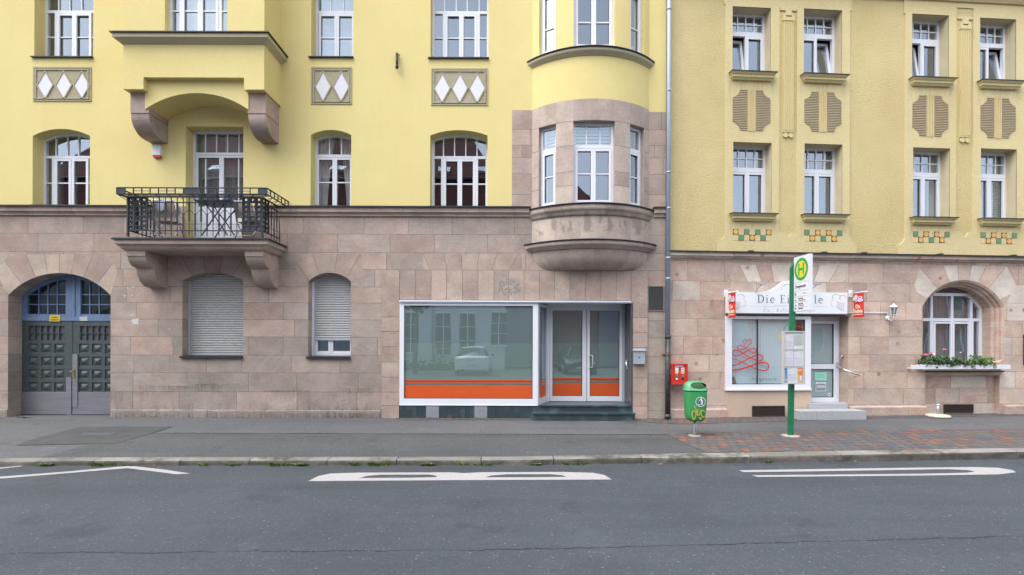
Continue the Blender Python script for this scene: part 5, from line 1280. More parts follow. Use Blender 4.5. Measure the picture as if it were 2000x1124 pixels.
# arched window: stepped moulding, recessed spandrel
am = MB(); rnd = random.Random(2)
steps = [(0, 0), (.05, .03), (.05, .07), (.10, .10), (.10, .14), (.15, .17), (.15, .42)]
def aloop(e): return arch_pts(AWo['x0']+e, AWo['x1']-e, AWo['z1'], AWo['rise']-e*.9, 24)
for i in range(len(steps)-1):
    (e0, y0), (e1, y1) = steps[i], steps[i+1]; Pa, Pb = aloop(e0), aloop(e1)
    Pa = [(AWo['x1']-e0, AWo['z0']+.22)]+Pa+[(AWo['x0']+e0, AWo['z0']+.22)]; Pb = [(AWo['x1']-e1, AWo['z0']+.22)]+Pb+[(AWo['x0']+e1, AWo['z0']+.22)]
    for k in range(len(Pa)-1):
        t = (.4+.3*((k//5) % 2), .2+.3*((k//5) % 3)/2, 0, .5)
        am.face([(Pa[k][0], y0, Pa[k][1]), (Pa[k+1][0], y0, Pa[k+1][1]), (Pb[k+1][0], y1, Pb[k+1][1]), (Pb[k][0], y1, Pb[k][1])], 0, t)
for s_, X in ((-1, AWo['x1']), (1, AWo['x0'])):          # block stops under the mouldings
    am.box(X, X+s_*.15, .0, .17, AWo['z0'], AWo['z0']+.20, col=(.5, .4, 0, .5)); am.prism([(X, AWo['z0']+.20), (X+s_*.15, AWo['z0']+.20), (X+s_*.15, AWo['z0']+.22), (X, AWo['z0']+.30)], .0, .16, 0, (.5, .4, 0, .5))
    am.box(X+s_*.148, X+s_*.15, .17, .42, AWo['z0'], AWo['z0']+.22, col=(.5, .4, 0, .5))
am.build('arch_moulding', STONE_R, B)
sp_ = MB(); SPD = .12
masonry(sp_, [[(SPN['x0'], -.2), (SPN['x1'], -.2), (SPN['x1'], AWo['z0']), (SPN['x0'], AWo['z0'])]], [RP(1880, v)[1] for v in (789, 759)], [], SPD, 5, SPN['x0'], SPN['x1'], .5, .9)
for X in (SPN['x0'], SPN['x1']): sp_.face([(X, 0, -.2), (X, SPD, -.2), (X, SPD, AWo['z0']), (X, 0, AWo['z0'])], 0, (.5, .3, 0, .5))
sp_.prism([(.42, AWo['z0']), (-.02, AWo['z0']), (-.02, AWo['z0']-.05), (.02, AWo['z0']-.085), (SPD, AWo['z0']-.11), (.42, AWo['z0']-.11)], SPN['x0']+.003, SPN['x1']-.003, 0, (.6, .6, 0, .5), 'x')
sp_.build('window_spandrel', STONE_R, B)
AI = {'x0': AWo['x0']+.15, 'x1': AWo['x1']-.15, 'z0': AWo['z0']+.02, 'z1': AWo['z1'], 'rise': AWo['rise']-.135}
q = lambda px, py=650: RP(px, py, .37)[0]
cw = lambda px: q(px)
ztr = RP(1870, 625, .37)[1]
WA = window(B, dict(AI), .37, ztr, [], [(q(1816.5), q(1822.5)), (q(1857), q(1862)), (q(1893.5), q(1901))], (), None, [(q(1822.5), q(1859)), (q(1859.4), q(1894))], curtain='dim', tw=.07, bw=.07, fw=.07, name='arched_window')
m = MB()
for px in (1859.5, 1897): m.box(q(px)-.03, q(px)+.03, .366, .43, ztr+.03, AI['z1']+AI['rise']-.18)
m.box(q(1819.5)-.03, q(1819.5)+.03, .366, .43, ztr+.03, AI['z1']+AI['rise']*.62)
m.box(q(1822), q(1902), .362, .43, AI['z1']+AI['rise']-.20, AI['z1']+AI['rise']-.13); m.build('glazing_bar', WHITE, WA)
m = MB(); tpf = arch_top(AI['x0'], AI['x1'], AI['z1'], AI['rise'])
for k in range(3): 
    z = AI['z1']+AI['rise']-.125+.035*k; m.box(q(1826)+.09*k, q(1899)-.09*k, .345, .37, z, z+.028)
m.build('roller_shutter', mat('dark_shutter', (.12, .10, .085), .7), B)
c = MB(); c.prism([(-.055, AWo['z0']+.0), (-.055, AWo['z0']+.03), (.37, AWo['z0']+.05), (.37, AWo['z0']+.01)], SPN['x0']-.0, SPN['x1']+.06, axis='x'); c.build('window_sill', DARKM, B)
def cellar(xa, xb, ya, yb, t=0., yo=0.):
    xm = (xa+xb)/2; x0, x1, z0, z1 = RP(xa, ya, t)[0], RP(xb, ya, t)[0], RP(xm, yb, t)[1], RP(xm, ya, t)[1]; m = MB()
    m.box(x0, x1, t-.012, t, z0, z1); e = .02
    for c in ((x0, x0+e, z0, z1), (x1-e, x1, z0, z1), (x0+e, x1-e, z0, z0+e), (x0+e, x1-e, z1-e, z1)): m.box(c[0], c[1], t-.022, t-.011, c[2], c[3], 1)
    n = int((x1-x0)/.022)
    for k in range(n): x = x0+e+(x1-x0-2*e)*k/n; m.box(x, x+.004, t-.016, t-.0121, z0+e, z1-e, 1)
    for k in range(8): z = z0+e+(z1-z0-2*e)*k/8; m.box(x0+e, x1-e, t-.0155, t-.0122, z, z+.003, 1)
    m.build('cellar_vent', [GRATE, mat('brown_grate', (.045, .03, .022), .8)], B)
cellar(1842.5, 1900, 790, 806.5, SPD-.0)
# plastered base and shop window
m = MB(); zb_w = RP(1500, 762.5)[1]; PY_ = -.03
m.box(SW['x0'], SW['x1'], PY_, .30, -.2, zb_w+.02); m.build('plaster_base', PL_P, B); cellar(1468.7, 1532, 793, 814, PY_)
FYR = -.045; u = lambda px, py=700: RP(px, py, FYR)[0]; v = lambda py, px=1500: RP(px, py, FYR)[1]
m = MB(); x0, x1, z0, z1 = u(1418), u(1584), v(762.5), v(618); g0, g1, h0, h1 = u(1430), u(1572.3), v(751), v(623.8)
m.box(x0, g0, FYR, .05, z0, z1); m.box(g1, x1, FYR, .05, z0, z1); m.box(g0, g1, FYR+.001, .05, z0, h0); m.box(g0, g1, FYR+.001, .05, h1, z1); m.box(x0-.01, x1+.0, FYR-.03, .0, z0-.005, z0+.03)
IW = m.build('parlour_window', WHITE, B)
GY = .0
p = MB(); p.face([(g0, GY, h0), (g1, GY, h0), (g1, GY, h1), (g0, GY, h1)]); p.build('pane', glass('parlour_glass', .08, (.93, .97, .98), .003), IW)
k = MB(); t = .006; xm = u(1480.3)
for c in ((g0, g0+t, h0, h1), (g1-t, g1, h0, h1), (g0+t, g1-t, h1-t, h1), (g0+t, g1-t, h0, h0+t), (xm-.004, xm+.004, h0, h1)): k.box(c[0], c[1], FYR+.002, GY+.005, c[2], c[3])
k.build('gasket', GASKET, IW)
bl_ = MB(); n = 22; Bp = mat('vertical_blind', (.58, .68, .72), .7)
for i in range(n):
    x = g0+.0+(g1-g0-.26)*i/n; w_ = (g1-g0-.26)/n; bl_.face([(x, .05, h0+.01), (x+w_, .053, h0+.01), (x+w_, .053, h1), (x, .05, h1)])
bl_.build('vertical_blind', Bp, IW)
# red swirl of a cake on the glass
def crom(pts, n=8):
    out = []; P = [pts[0]]+list(pts)+[pts[-1]]
    for i in range(1, len(P)-2):
        for k in range(n):
            t = k/n; a, b_, c, d_ = P[i-1], P[i], P[i+1], P[i+2]
            out.append(tuple(.5*((2*b_[j])+(-a[j]+c[j])*t+(2*a[j]-5*b_[j]+4*c[j]-d_[j])*t*t+(-a[j]+3*b_[j]-3*c[j]+d_[j])*t**3) for j in (0, 1)))
    out.append(pts[-1]); return out
def ribbon(m, pts, w0, w1, y, mi=0, conv=None):
    n = len(pts)
    for i in range(n-1):
        a, b_ = pts[i], pts[i+1]; d_ = Vector((b_[0]-a[0], b_[1]-a[1])); 
        if d_.length < 1e-6: continue
        nrm = Vector((-d_.y, d_.x)).normalized(); wa, wb = (w0+(w1-w0)*i/n)/2, (w0+(w1-w0)*(i+1)/n)/2; yy = y-.00002*i
        e = d_.normalized()*wa*.3
        m.face([(a[0]+nrm.x*wa-e.x, yy, a[1]+nrm.y*wa-e.y), (a[0]-nrm.x*wa-e.x, yy, a[1]-nrm.y*wa-e.y), (b_[0]-nrm.x*wb+e.x, yy, b_[1]-nrm.y*wb+e.y), (b_[0]+nrm.x*wb+e.x, yy, b_[1]+nrm.y*wb+e.y)], mi)
cv = lambda P: [RP(1400+x/4.322, 530+y/4.322, GY) for x, y in P]
REDF = mat('red_film', (.62, .02, .015), .4); GRF = mat('green_film', (.03, .45, .2), .4); YLF = mat('yellow_film', (.8, .5, .08), .4)
m = MB()
s1 = [(236, 622), (226, 600), (226, 582), (240, 576), (256, 590), (272, 577), (288, 584), (286, 606), (262, 634), (225, 658), (190, 664), (173, 648), (182, 630), (212, 632), (250, 655), (290, 684), (316, 690), (332, 672), (320, 652), (292, 653), (250, 676), (200, 706), (160, 716), (137, 706), (134, 684), (152, 668), (185, 675), (240, 706), (300, 739), (350, 757), (380, 750), (387, 726), (365, 706), (330, 712), (260, 742), (190, 778), (150, 794), (130, 797)]
s2 = [(130, 740), (160, 745), (220, 773), (300, 812), (360, 834), (410, 838), (434, 815), (430, 785), (400, 771), (350, 778), (280, 803), (200, 828), (130, 837)]
ribbon(m, cv(crom(s1)), .016, .026, GY-.004); ribbon(m, cv(crom(s2)), .018, .034, GY-.008)
m.build('swirl_motif', [REDF, GRF, YLF], IW); m = MB()
ribbon(m, cv(crom([(566, 520), (568, 485), (585, 458), (612, 447)])), .012, .022, GY-.004, 1); ribbon(m, cv(crom([(645, 470), (680, 466), (715, 476), (738, 505)])), .020, .018, GY-.004, 0); ribbon(m, cv(crom([(545, 535), (533, 560), (540, 585), (560, 595)])), .03, .01, GY-.004, 2)
m.build('swirl_motif', [REDF, GRF, YLF], IW)
xa, za = RP(1466, 727.5, GY); text('Torten', .085, mat('grey_film', (.24, .30, .34), .5), IW, xa, GY-.004, za, shear=.35, off=-.001, sx=1.15)
xa, za = RP(1467.5, 740.5, GY); text('hausgemacht', .098, mat('brown_film', (.22, .15, .09), .5), IW, xa, GY-.004, za, shear=.35, align='LEFT', off=-.001, sx=1.14)
m = MB(); cx, cz = RP(1433.5, 749.5, .03); BRN = mat('brown_china', (.20, .15, .11), .5, var=.4, vscale=60)
m.lathe([(.0, 0), (.055, .0), (.06, .03), (.045, .08), (.03, .11)], 0, 0, 12); m.lathe([(0, .09), (.03, .1), (.04, .13), (.025, .16), (0, .165)], -.012, -.01, 10)
for s_ in (-1, 1): m.tube([(-.012+s_*.025, -.01, .145), (-.012+s_*.03, -.01, .185)], [.013, .002], 5)
fg = m.build('figurine', BRN, None); fg.matrix_world = Matrix.Translation((XC, 0, 0)) @ Matrix.Rotation(TH, 4, 'Z') @ Matrix.Translation((cx, .05, h0+.002)); fg.rotation_euler[2] = TH
p_ = Vector((XC, 0, 0))+Vector((cx*CT-.05*ST, cx*ST+.05*CT, h0+.002)); fg.matrix_world = Matrix.Translation(p_); tag(fg, 'small brown cat figurine in the lower corner of the ice cream parlour window', 'figurine')
# parlour door
PD = .26; u = lambda px, py=700: RP(px, py, PD)[0]; v = lambda py, px=1610: RP(px, py, PD)[1]
zd0 = v(786.5); m = MB(); x0, x1, z1 = SW['x1']+.02, u(1639.5), v(620)
m.box(x0, x0+.05, PD, PD+.07, zd0, z1); m.box(u(1636), x1, PD, PD+.07, zd0, z1); m.box(x0+.05, u(1636), PD+.001, PD+.07, v(626), z1); m.build('door_frame', WHITE, B)
m = MB(); a, b_ = x0+.052, u(1636)-.002; y = PD-.014; ga, gb = u(1578), u(1627.5)
ga = a+.06
m.box(a, ga, y, PD+.05, zd0+.01, v(626.5)); m.box(gb, b_, y, PD+.05, zd0+.01, v(626.5)); m.box(ga, gb, y+.001, PD+.05, zd0+.01, v(776.5)); m.box(ga, gb, y+.001, PD+.05, v(721), v(711.5)); m.box(ga, gb, y+.001, PD+.05, v(633), v(626.5))
PDO = m.build('parlour_door', WHITE, B)
for c, d_ in ((776.5, 721), (711.5, 633)):
    p = MB(); p.face([(ga, PD+.015, v(c)), (gb, PD+.015, v(c)), (gb, PD+.015, v(d_)), (ga, PD+.015, v(d_))]); p.build('pane', MATS['parlour_glass'], PDO)
    p = MB(); p.face([(ga, PD+.028, v(c)), (gb, PD+.028, v(c)), (gb, PD+.028, v(d_)), (ga, PD+.028, v(d_))]); p.build('film', mat('mint_film', (.42, .50, .49), .6, var=.06, vscale=2), PDO)
    k = MB(); t = .008
    for cc in ((ga, ga+t, v(c), v(d_)), (gb-t, gb, v(c), v(d_)), (ga+t, gb-t, v(c), v(c)+t), (ga+t, gb-t, v(d_)-t, v(d_))): k.box(cc[0], cc[1], y+.003, PD+.016, cc[2], cc[3])
    k.build('gasket', GASKET, PDO)
h = MB(); hx_ = a+.03; h.tube(crom([(0, 0), (.03, .05), (.035, .10), (0, .15)], 4) and [(hx_+.04*math.sin(k/8*math.pi), y-.03-.03*math.sin(k/8*math.pi), v(702)+.17*k/8) for k in range(9)], .011, 6); h.build('handle', STEEL, PDO)
def notice(px0, px1, py0, py1, m_, name, lines, lab, par=PDO):
    x0, x1, z0_, z1_ = u(px0, 740), u(px1, 740), v(py1), v(py0); m = MB(); m.box(x0, x1, PD+.009, PD+.012, z0_, z1_)
    o = m.build(name, m_, par); o['label'] = lab
    for i, (s_, f) in enumerate(lines): text(s_, (z1_-z0_)*f, BLACK if name == 'paper' else WHITE, o, (x0+x1)/2, PD+.0085, z1_-(z1_-z0_)*(i+.8)/(len(lines)+.5), off=-.0003)
    return o
nt_ = notice(1592, 1615, 728, 744, mat('mint_paper', (.30, .68, .52), .8), 'paper', [], 'mint green handwritten note')
def strokes(par, x0, x1, zs, y, m_, h=.006, seed=1, name='handwriting', wl=(.015, .05)):
    r_ = random.Random(seed); mm = MB()
    for z in zs:
        x = x0
        while x < x1-.01:
            w_ = min(r_.uniform(*wl), x1-x); mm.face([(x, y, z-h/2), (x+w_, y, z-h/2+r_.uniform(-.2, .2)*h), (x+w_, y, z+h/2), (x, y, z+h/2+r_.uniform(-.2, .2)*h)]); x += w_+r_.uniform(.006, .014)
    return mm.build(name, m_, par)
_x0, _x1, _z = u(1596, 740), u(1611, 740), v(732); strokes(nt_, _x0, _x1, (_z, _z-.03, _z-.06), PD+.0085, mat('dark_green_ink', (.05, .16, .12), .8), seed=3)
m = MB(); x0_, x1_, z0_, z1_ = u(1593.5, 755), u(1614, 755), v(764.5), v(746.5); t = .012
for c in ((x0_, x0_+t, z0_, z1_), (x1_-t, x1_, z0_, z1_), (x0_+t, x1_-t, z0_, z0_+t), (x0_+t, x1_-t, z1_-.05, z1_)): m.box(c[0], c[1], PD+.008, PD+.012, c[2], c[3])
m.box(x0_+.02, x1_-.02, PD+.0095, PD+.012, z0_+.06, z1_-.07, 1); hs_ = m.build('opening_hours', [WHITE, mat('grey_panel', (.40, .45, .47), .6)], PDO)
text('Öffnungszeiten', .028, BLACK, hs_, (x0_+x1_)/2, PD+.0075, z1_-.025, off=-.0003); strokes(hs_, x0_+.06, x1_-.05, (z1_-.085,), PD+.0085, WHITE, .010, 5, 'lettering', (.03, .06)); strokes(hs_, x0_+.04, x1_-.04, (z1_-.115,), PD+.0085, WHITE, .010, 6, 'lettering', (.03, .06))
m = MB(); cx, cz = u(1620.5, 771), v(771.5); m.disc(cx, PD+.011, cz, .045, 20); m.disc(cx-.01, PD+.009, cz, .014, 10, 1); m.tube([(cx, PD+.009, cz), (cx+.025, PD+.009, cz+.02)], .006, 4, 1); m.build('round_sticker', [WHITE, BLACK], PDO)
m = MB(); z1s = v(620)+.0; m.box(SW['x1'], DW['x1'], .0, .34, v(620)-.0, HOLE['z1']+.01); m.box(SW['x0']-.02, DW['x1']+.02, -.05, .02, HOLE['z1']-.05, HOLE['z1']+.03); m.build('lintel', mat('brown_lintel', (.20, .15, .12), .8, var=.2), B)
# steps in pale granite
GR = mat('pale_granite', (.38, .39, .41), .6, var=.16, vscale=40, bump=.2, bscale=90)
for pa_, pb_, ya, yb, t0, t1 in ((1581.5, 1655, 789, 801, -.10, PD), (1562, 1692.5, 803.5, 819, -.48, -.11)):
    t_ = t0; x0, x1 = RP(pa_, ya, t_)[0], RP(pb_, ya, t_)[0]; z1 = RP((pa_+pb_)/2, ya, t_)[1]; m = MB()
    if t0 == -.10: m.box(x0, min(x1, DW['x1']+.05), t0, -.001, -.1, z1, ); m.box(SW['x1']+.005, DW['x1']-.005, .0, t1, -.1, z1)
    else:
        n = 4
        for i in range(n): m.box(x0+(x1-x0)*i/n+.002, x0+(x1-x0)*(i+1)/n-.002, t0, t1, -.1, z1)
    m.build('step', GR, B, bevel=.003)
def gpt(s, t, z): return (XC+s*CT-t*ST, s*ST+t*CT, z)
# handrail
h = MB(); P_ = [(1636.5, 712.5, .2), (1638.5, 715.5, .05), (1649, 722.5, -.12), (1677, 732.5, -.30)]; q3 = []
for a, b_, t in P_: s_, z = RP(a, b_, t); q3.append((s_, t, z))
h.tube(q3, .020, 8); s_, z = RP(1668, 736, 0); h.tube([(s_, 0, z), (s_-.01, -.06, z), (s_-.02, -.24, z+.06)], .009, 6); h.box(q3[0][0]-.01, q3[0][0]+.03, .18, .24, q3[0][2]-.05, q3[0][2]+.05)
h.build('handrail', STEEL, B)
m = MB(); s_, z = RP(1643.5, 696, .2); m.tube([(DW['x1']-.001, .15, z), (DW['x1']-.05, .15, z)], .025, 8); m.box(DW['x1']-.06, DW['x1']-.045, .13, .17, z-.04, z+.04); m.build('door_bell', STEEL, B)
# ground heights
def wall_line(x): return (0.0 if x < XC+.02 else (x-XC)*ST/CT)
def kerb_y(x):
    P_ = [(-60, -6.2), (-14, -3.62), (-7.6, -3.50), (-3, -3.43), (0, -3.38), (2.2, -3.24), (8.36, -2.83), (14, -2.45), (60, .6)]
    for (a, ya), (b_, yb) in zip(P_, P_[1:]):
        if a <= x <= b_: return ya+(yb-ya)*(x-a)/(b_-a)
def lerp(x, P_):
    if x <= P_[0][0]: return P_[0][1]
    for (a, ya), (b_, yb) in zip(P_, P_[1:]):
        if x <= b_: return ya+(yb-ya)*(x-a)/(b_-a)
    return P_[-1][1]
def kerb_z(x): return lerp(x, [(-12, -.10), (-9, -.095), (-6.5, -.065), (0, -.058), (2.5, -.042), (8.4, -.015), (14, .0)])
def wall_z(x): return lerp(x, [(-12, .0), (3.3, .0), (4.2, .025), (12, .055)])
ROADZ = -.142
def pz(x, y):
    a, b_ = wall_line(x), kerb_y(x); t = (a-y)/(a-b_); return wall_z(x)*(1-t)+kerb_z(x)*t if t < 1 else kerb_z(x)
# ================================================================== things fixed to or standing by the second building
def onB(name, label, cat, s, t, z, group=None): return thing(name, label, cat, gpt(s, t, z), TH, group)
# shop sign
sgt = -.13; s0, s1 = RP(1420.8, 590, sgt)[0], RP(1655.3, 590, sgt)[0]; zb0, zt0 = RP(1540, 612.6, sgt)[1], RP(1540, 571, sgt)[1]; zpk = RP(1540, 548, sgt)[1]; sc_ = RP(1540, 590, sgt)[0]
SG = onB('shop_sign', 'white ice cream parlour sign board with a humped top above the shop window', 'shop sign', sc_, sgt, zb0)
H = zt0-zb0; a, b = s0-sc_, s1-sc_; hp = zpk-zb0
curve = [(b, 0), (b, H)]+[(RP(1400+x/4.322, 530+y/4.322, sgt)[0]-sc_, RP(1400+x/4.322, 530+y/4.322, sgt)[1]-zb0) for x, y in ((800, 178), (760, 168), (720, 150), (690, 128), (660, 100), (635, 84), (605, 78), (575, 84), (548, 100), (510, 128), (480, 148), (440, 164), (390, 174), (345, 178))]+[(a, H), (a, 0)]
m = MB(); m.prism([(x, z) for x, z in curve][::-1], 0, .09); m.build('board', SIGNW, SG, bevel=.004)
m = MB(); m.box(a-.002, b+.002, -.004, .094, -.018, -.001); m.build('frame_strip', mat('dark_strip', (.12, .11, .11), .6), SG)
m = MB(); m.box(a+.3, a+.4, .09, .13, .05, H-.05); m.box(b-.4, b-.3, .09, .13, .05, H-.05); m.build('bracket', DARKM, SG)
INK = mat('slate_blue_lettering', (.10, .12, .20), .5); LG = mat('pale_grey_print', (.34, .34, .40), .6)
def P4(x, y): s_, z = RP(1400+x/4.322, 530+y/4.322, sgt); return (s_-sc_, z-zb0)
# serif capitals and lower case, drawn stroke by stroke
def serif_text(body, x, z, h, par, m_, gap):
    mm = MB(); y = -.0015; tn, tk = h*.045, h*.135
    def bx(x0, x1, z0, z1): mm.face([(x0, y, z0), (x1, y, z0), (x1, y, z1), (x0, y, z1)])
    for ch in body:
        xh = h*.66
        if ch == ' ': x += h*.55; continue
        if ch == 'D':
            bx(x+h*.12, x+h*.12+tk, z, z+h); bx(x, x+h*.4, z, z+tn); bx(x, x+h*.4, z+h-tn, z+h)
            ribbon(mm, [(x+h*.35+.45*h*math.sin(k/12*math.pi), z+h/2-(h/2-tn/2)*math.cos(k/12*math.pi)) for k in range(5)], tn, tk, y); ribbon(mm, [(x+h*.35+.45*h*math.sin(k/12*math.pi), z+h/2-(h/2-tn/2)*math.cos(k/12*math.pi)) for k in range(4, 9)], tk, tk, y-.0002); ribbon(mm, [(x+h*.35+.45*h*math.sin(k/12*math.pi), z+h/2-(h/2-tn/2)*math.cos(k/12*math.pi)) for k in range(8, 13)], tk, tn, y); w_ = .9
        elif ch == 'E':
            bx(x+h*.12, x+h*.12+tk, z, z+h); bx(x, x+h*.68, z, z+tn); bx(x, x+h*.64, z+h-tn, z+h); bx(x+h*.2, x+h*.52, z+h*.5, z+h*.5+tn); bx(x+h*.64, x+h*.68, z, z+h*.2); bx(x+h*.6, x+h*.64, z+h*.82, z+h); bx(x+h*.49, x+h*.53, z+h*.4, z+h*.62); w_ = .70
        elif ch in 'il':
            top_ = xh if ch == 'i' else h*1.02; bx(x+h*.1, x+h*.1+tk*.85, z, z+top_); bx(x, x+h*.33, z, z+tn); bx(x+h*.02, x+h*.12, z+top_-tn*1.2, z+top_)
            if ch == 'i': mm.disc(x+h*.16, y, z+h*.9, h*.065, 10)
            w_ = .40
        elif ch == 'd':
            bx(x+h*.42, x+h*.42+tk*.85, z, z+h*1.02); bx(x+h*.42, x+h*.62, z, z+tn); bx(x+h*.34, x+h*.44, z+h-tn, z+h*1.02)
            ribbon(mm, [(x+h*.24-.2*h*math.cos(k/14*2*math.pi), z+xh/2+(xh/2-tn/2)*math.sin(k/14*2*math.pi)) for k in range(15)], tk*.7, tk*.7, y); w_ = .68
        elif ch == 'e':
            ribbon(mm, [(x+h*.26-.24*h*math.cos(t), z+xh/2+(xh/2-tn/2)*math.sin(t)) for t in [-.0+k/12*math.pi for k in range(13)]], tk*.9, tn*1.3, y-.0002)
            ribbon(mm, [(x+h*.26-.24*h*math.cos(t), z+xh/2+(xh/2-tn/2)*math.sin(t)) for t in [-k/12*2.45 for k in range(13)]], tk*.9, tn*1.3, y); bx(x+h*.05, x+h*.49, z+xh*.52, z+xh*.52+tn); w_ = .60
        elif ch == 's':
            ribbon(mm, crom([(x+h*.34, z+xh*.82), (x+h*.2, z+xh*.97), (x+h*.07, z+xh*.78), (x+h*.2, z+xh*.52), (x+h*.34, z+xh*.25), (x+h*.18, z+xh*.03), (x+h*.04, z+xh*.2)], 4), tk*.6, tk*.6, y); w_ = .46
        x += h*w_+gap
    return mm.build('lettering', m_, par)
xa_, za_ = P4(342, 268); xe_, _ = P4(598, 268); hl = P4(342, 200)[1]-za_
serif_text('Die', xa_, za_, hl, SG, INK, hl*.20); serif_text('Eisdiele', P4(534, 268)[0], za_, hl, SG, INK, hl*.20)
x1_, z1_ = P4(390, 333); xw = P4(822, 333)[0]-x1_
tt = text('Eis | Kaffee | Kuchen', .135, LG, SG, x1_, -.0015, z1_+.01, align='LEFT', shear=.4, off=-.0025, space=1.35)
dimx = max(v_.co.x for v_ in tt.data.vertices)-min(v_.co.x for v_ in tt.data.vertices); tt.scale = (xw/dimx, 1, 1)
m = MB(); cone = []
for p_, q_ in (((280, 296), (505, 296)), ((730, 296), (932, 296))): a_, b_ = P4(*p_), P4(*q_); m.box(a_[0], b_[0], -.0015, -.0005, a_[1]-.002, a_[1]+.002)
PG, PO, PR = mat('pale_green_print', (.25, .5, .28), .5), mat('pale_orange_print', (.8, .5, .18), .5), mat('pale_red_print', (.7, .14, .12), .5)
def arc4(pts, w_, mi, y=-.0015): ribbon(m, [P4(*p_) for p_ in crom(pts, 5)], w_, w_*.5, y, mi)
for dx, fl_ in ((0, 1), (0, -1)):
    cone.append(m); m = MB()
    f_ = (lambda x: x) if fl_ == 1 else (lambda x: 1208-x)
    arc4([(f_(980), 232), (f_(978), 210), (f_(995), 196), (f_(1020), 197), (f_(1040), 212)], .014, 1); arc4([(f_(985), 298), (f_(965), 285), (f_(966), 258), (f_(984), 240)], .016, 2)
    if fl_ == 1: arc4([(1040, 240), (1040, 215), (1060, 203), (1085, 212), (1092, 235)], .014, 3)
    for k in range(4): arc4([(f_(1015+16*k), 255+5*k), (f_(1028+14*k), 318+3*k)], .006, 0); arc4([(f_(1012+4*k), 262+18*k), (f_(1080-3*k), 278+17*k)], .006, 0)
    arc4([(f_(1005), 295), (f_(1040), 322), (f_(1078), 338)], .008, 0)
cone.append(m); m = MB(); arc4([(548, 160), (548, 140), (562, 124), (580, 122)], .014, 2); arc4([(562, 125), (578, 112), (604, 112), (622, 125), (626, 148)], .014, 1); arc4([(630, 160), (650, 135), (675, 150)], .014, 3)
arc4([(490, 292), (520, 288), (560, 300), (600, 292), (560, 288), (520, 298), (490, 292)], .006, 0)
cone.append(m)
for m in cone: m.build('print', [LG, PG, PO, PR], SG)
# two spot lamps over it
for i, px in enumerate((378, 847)):
    s_, z_ = RP(1400+px/4.322, 530+108/4.322, -.35); t = onB('sign_lamp', ('flat white spot lamp over the %s of the shop sign board' % ('D of the lettering side, nearer the green rain pipe wall' if False else ('first word' if i == 0 else 'last word'))), 'lamp', s_, -.35, z_, 'lamps over the shop sign')
    t['label'] = ('flat spot lamp on a thin arm above the start of the shop sign lettering', 'flat spot lamp on a thin arm above the end of the shop sign lettering')[i]
    m = MB(); m.box(-.075, .075, -.05, .05, -.014, .014); m.build('lamp_head', GALV, t, bevel=.006)
    m = MB(); zz = RP(1400+px/4.322, 571, -.13)[1]-z_; m.tube([(0, 0, -.01), (0, .12, -.06), (0, .255, zz-.03)], .008, 6); m.build('arm', GALV, t)
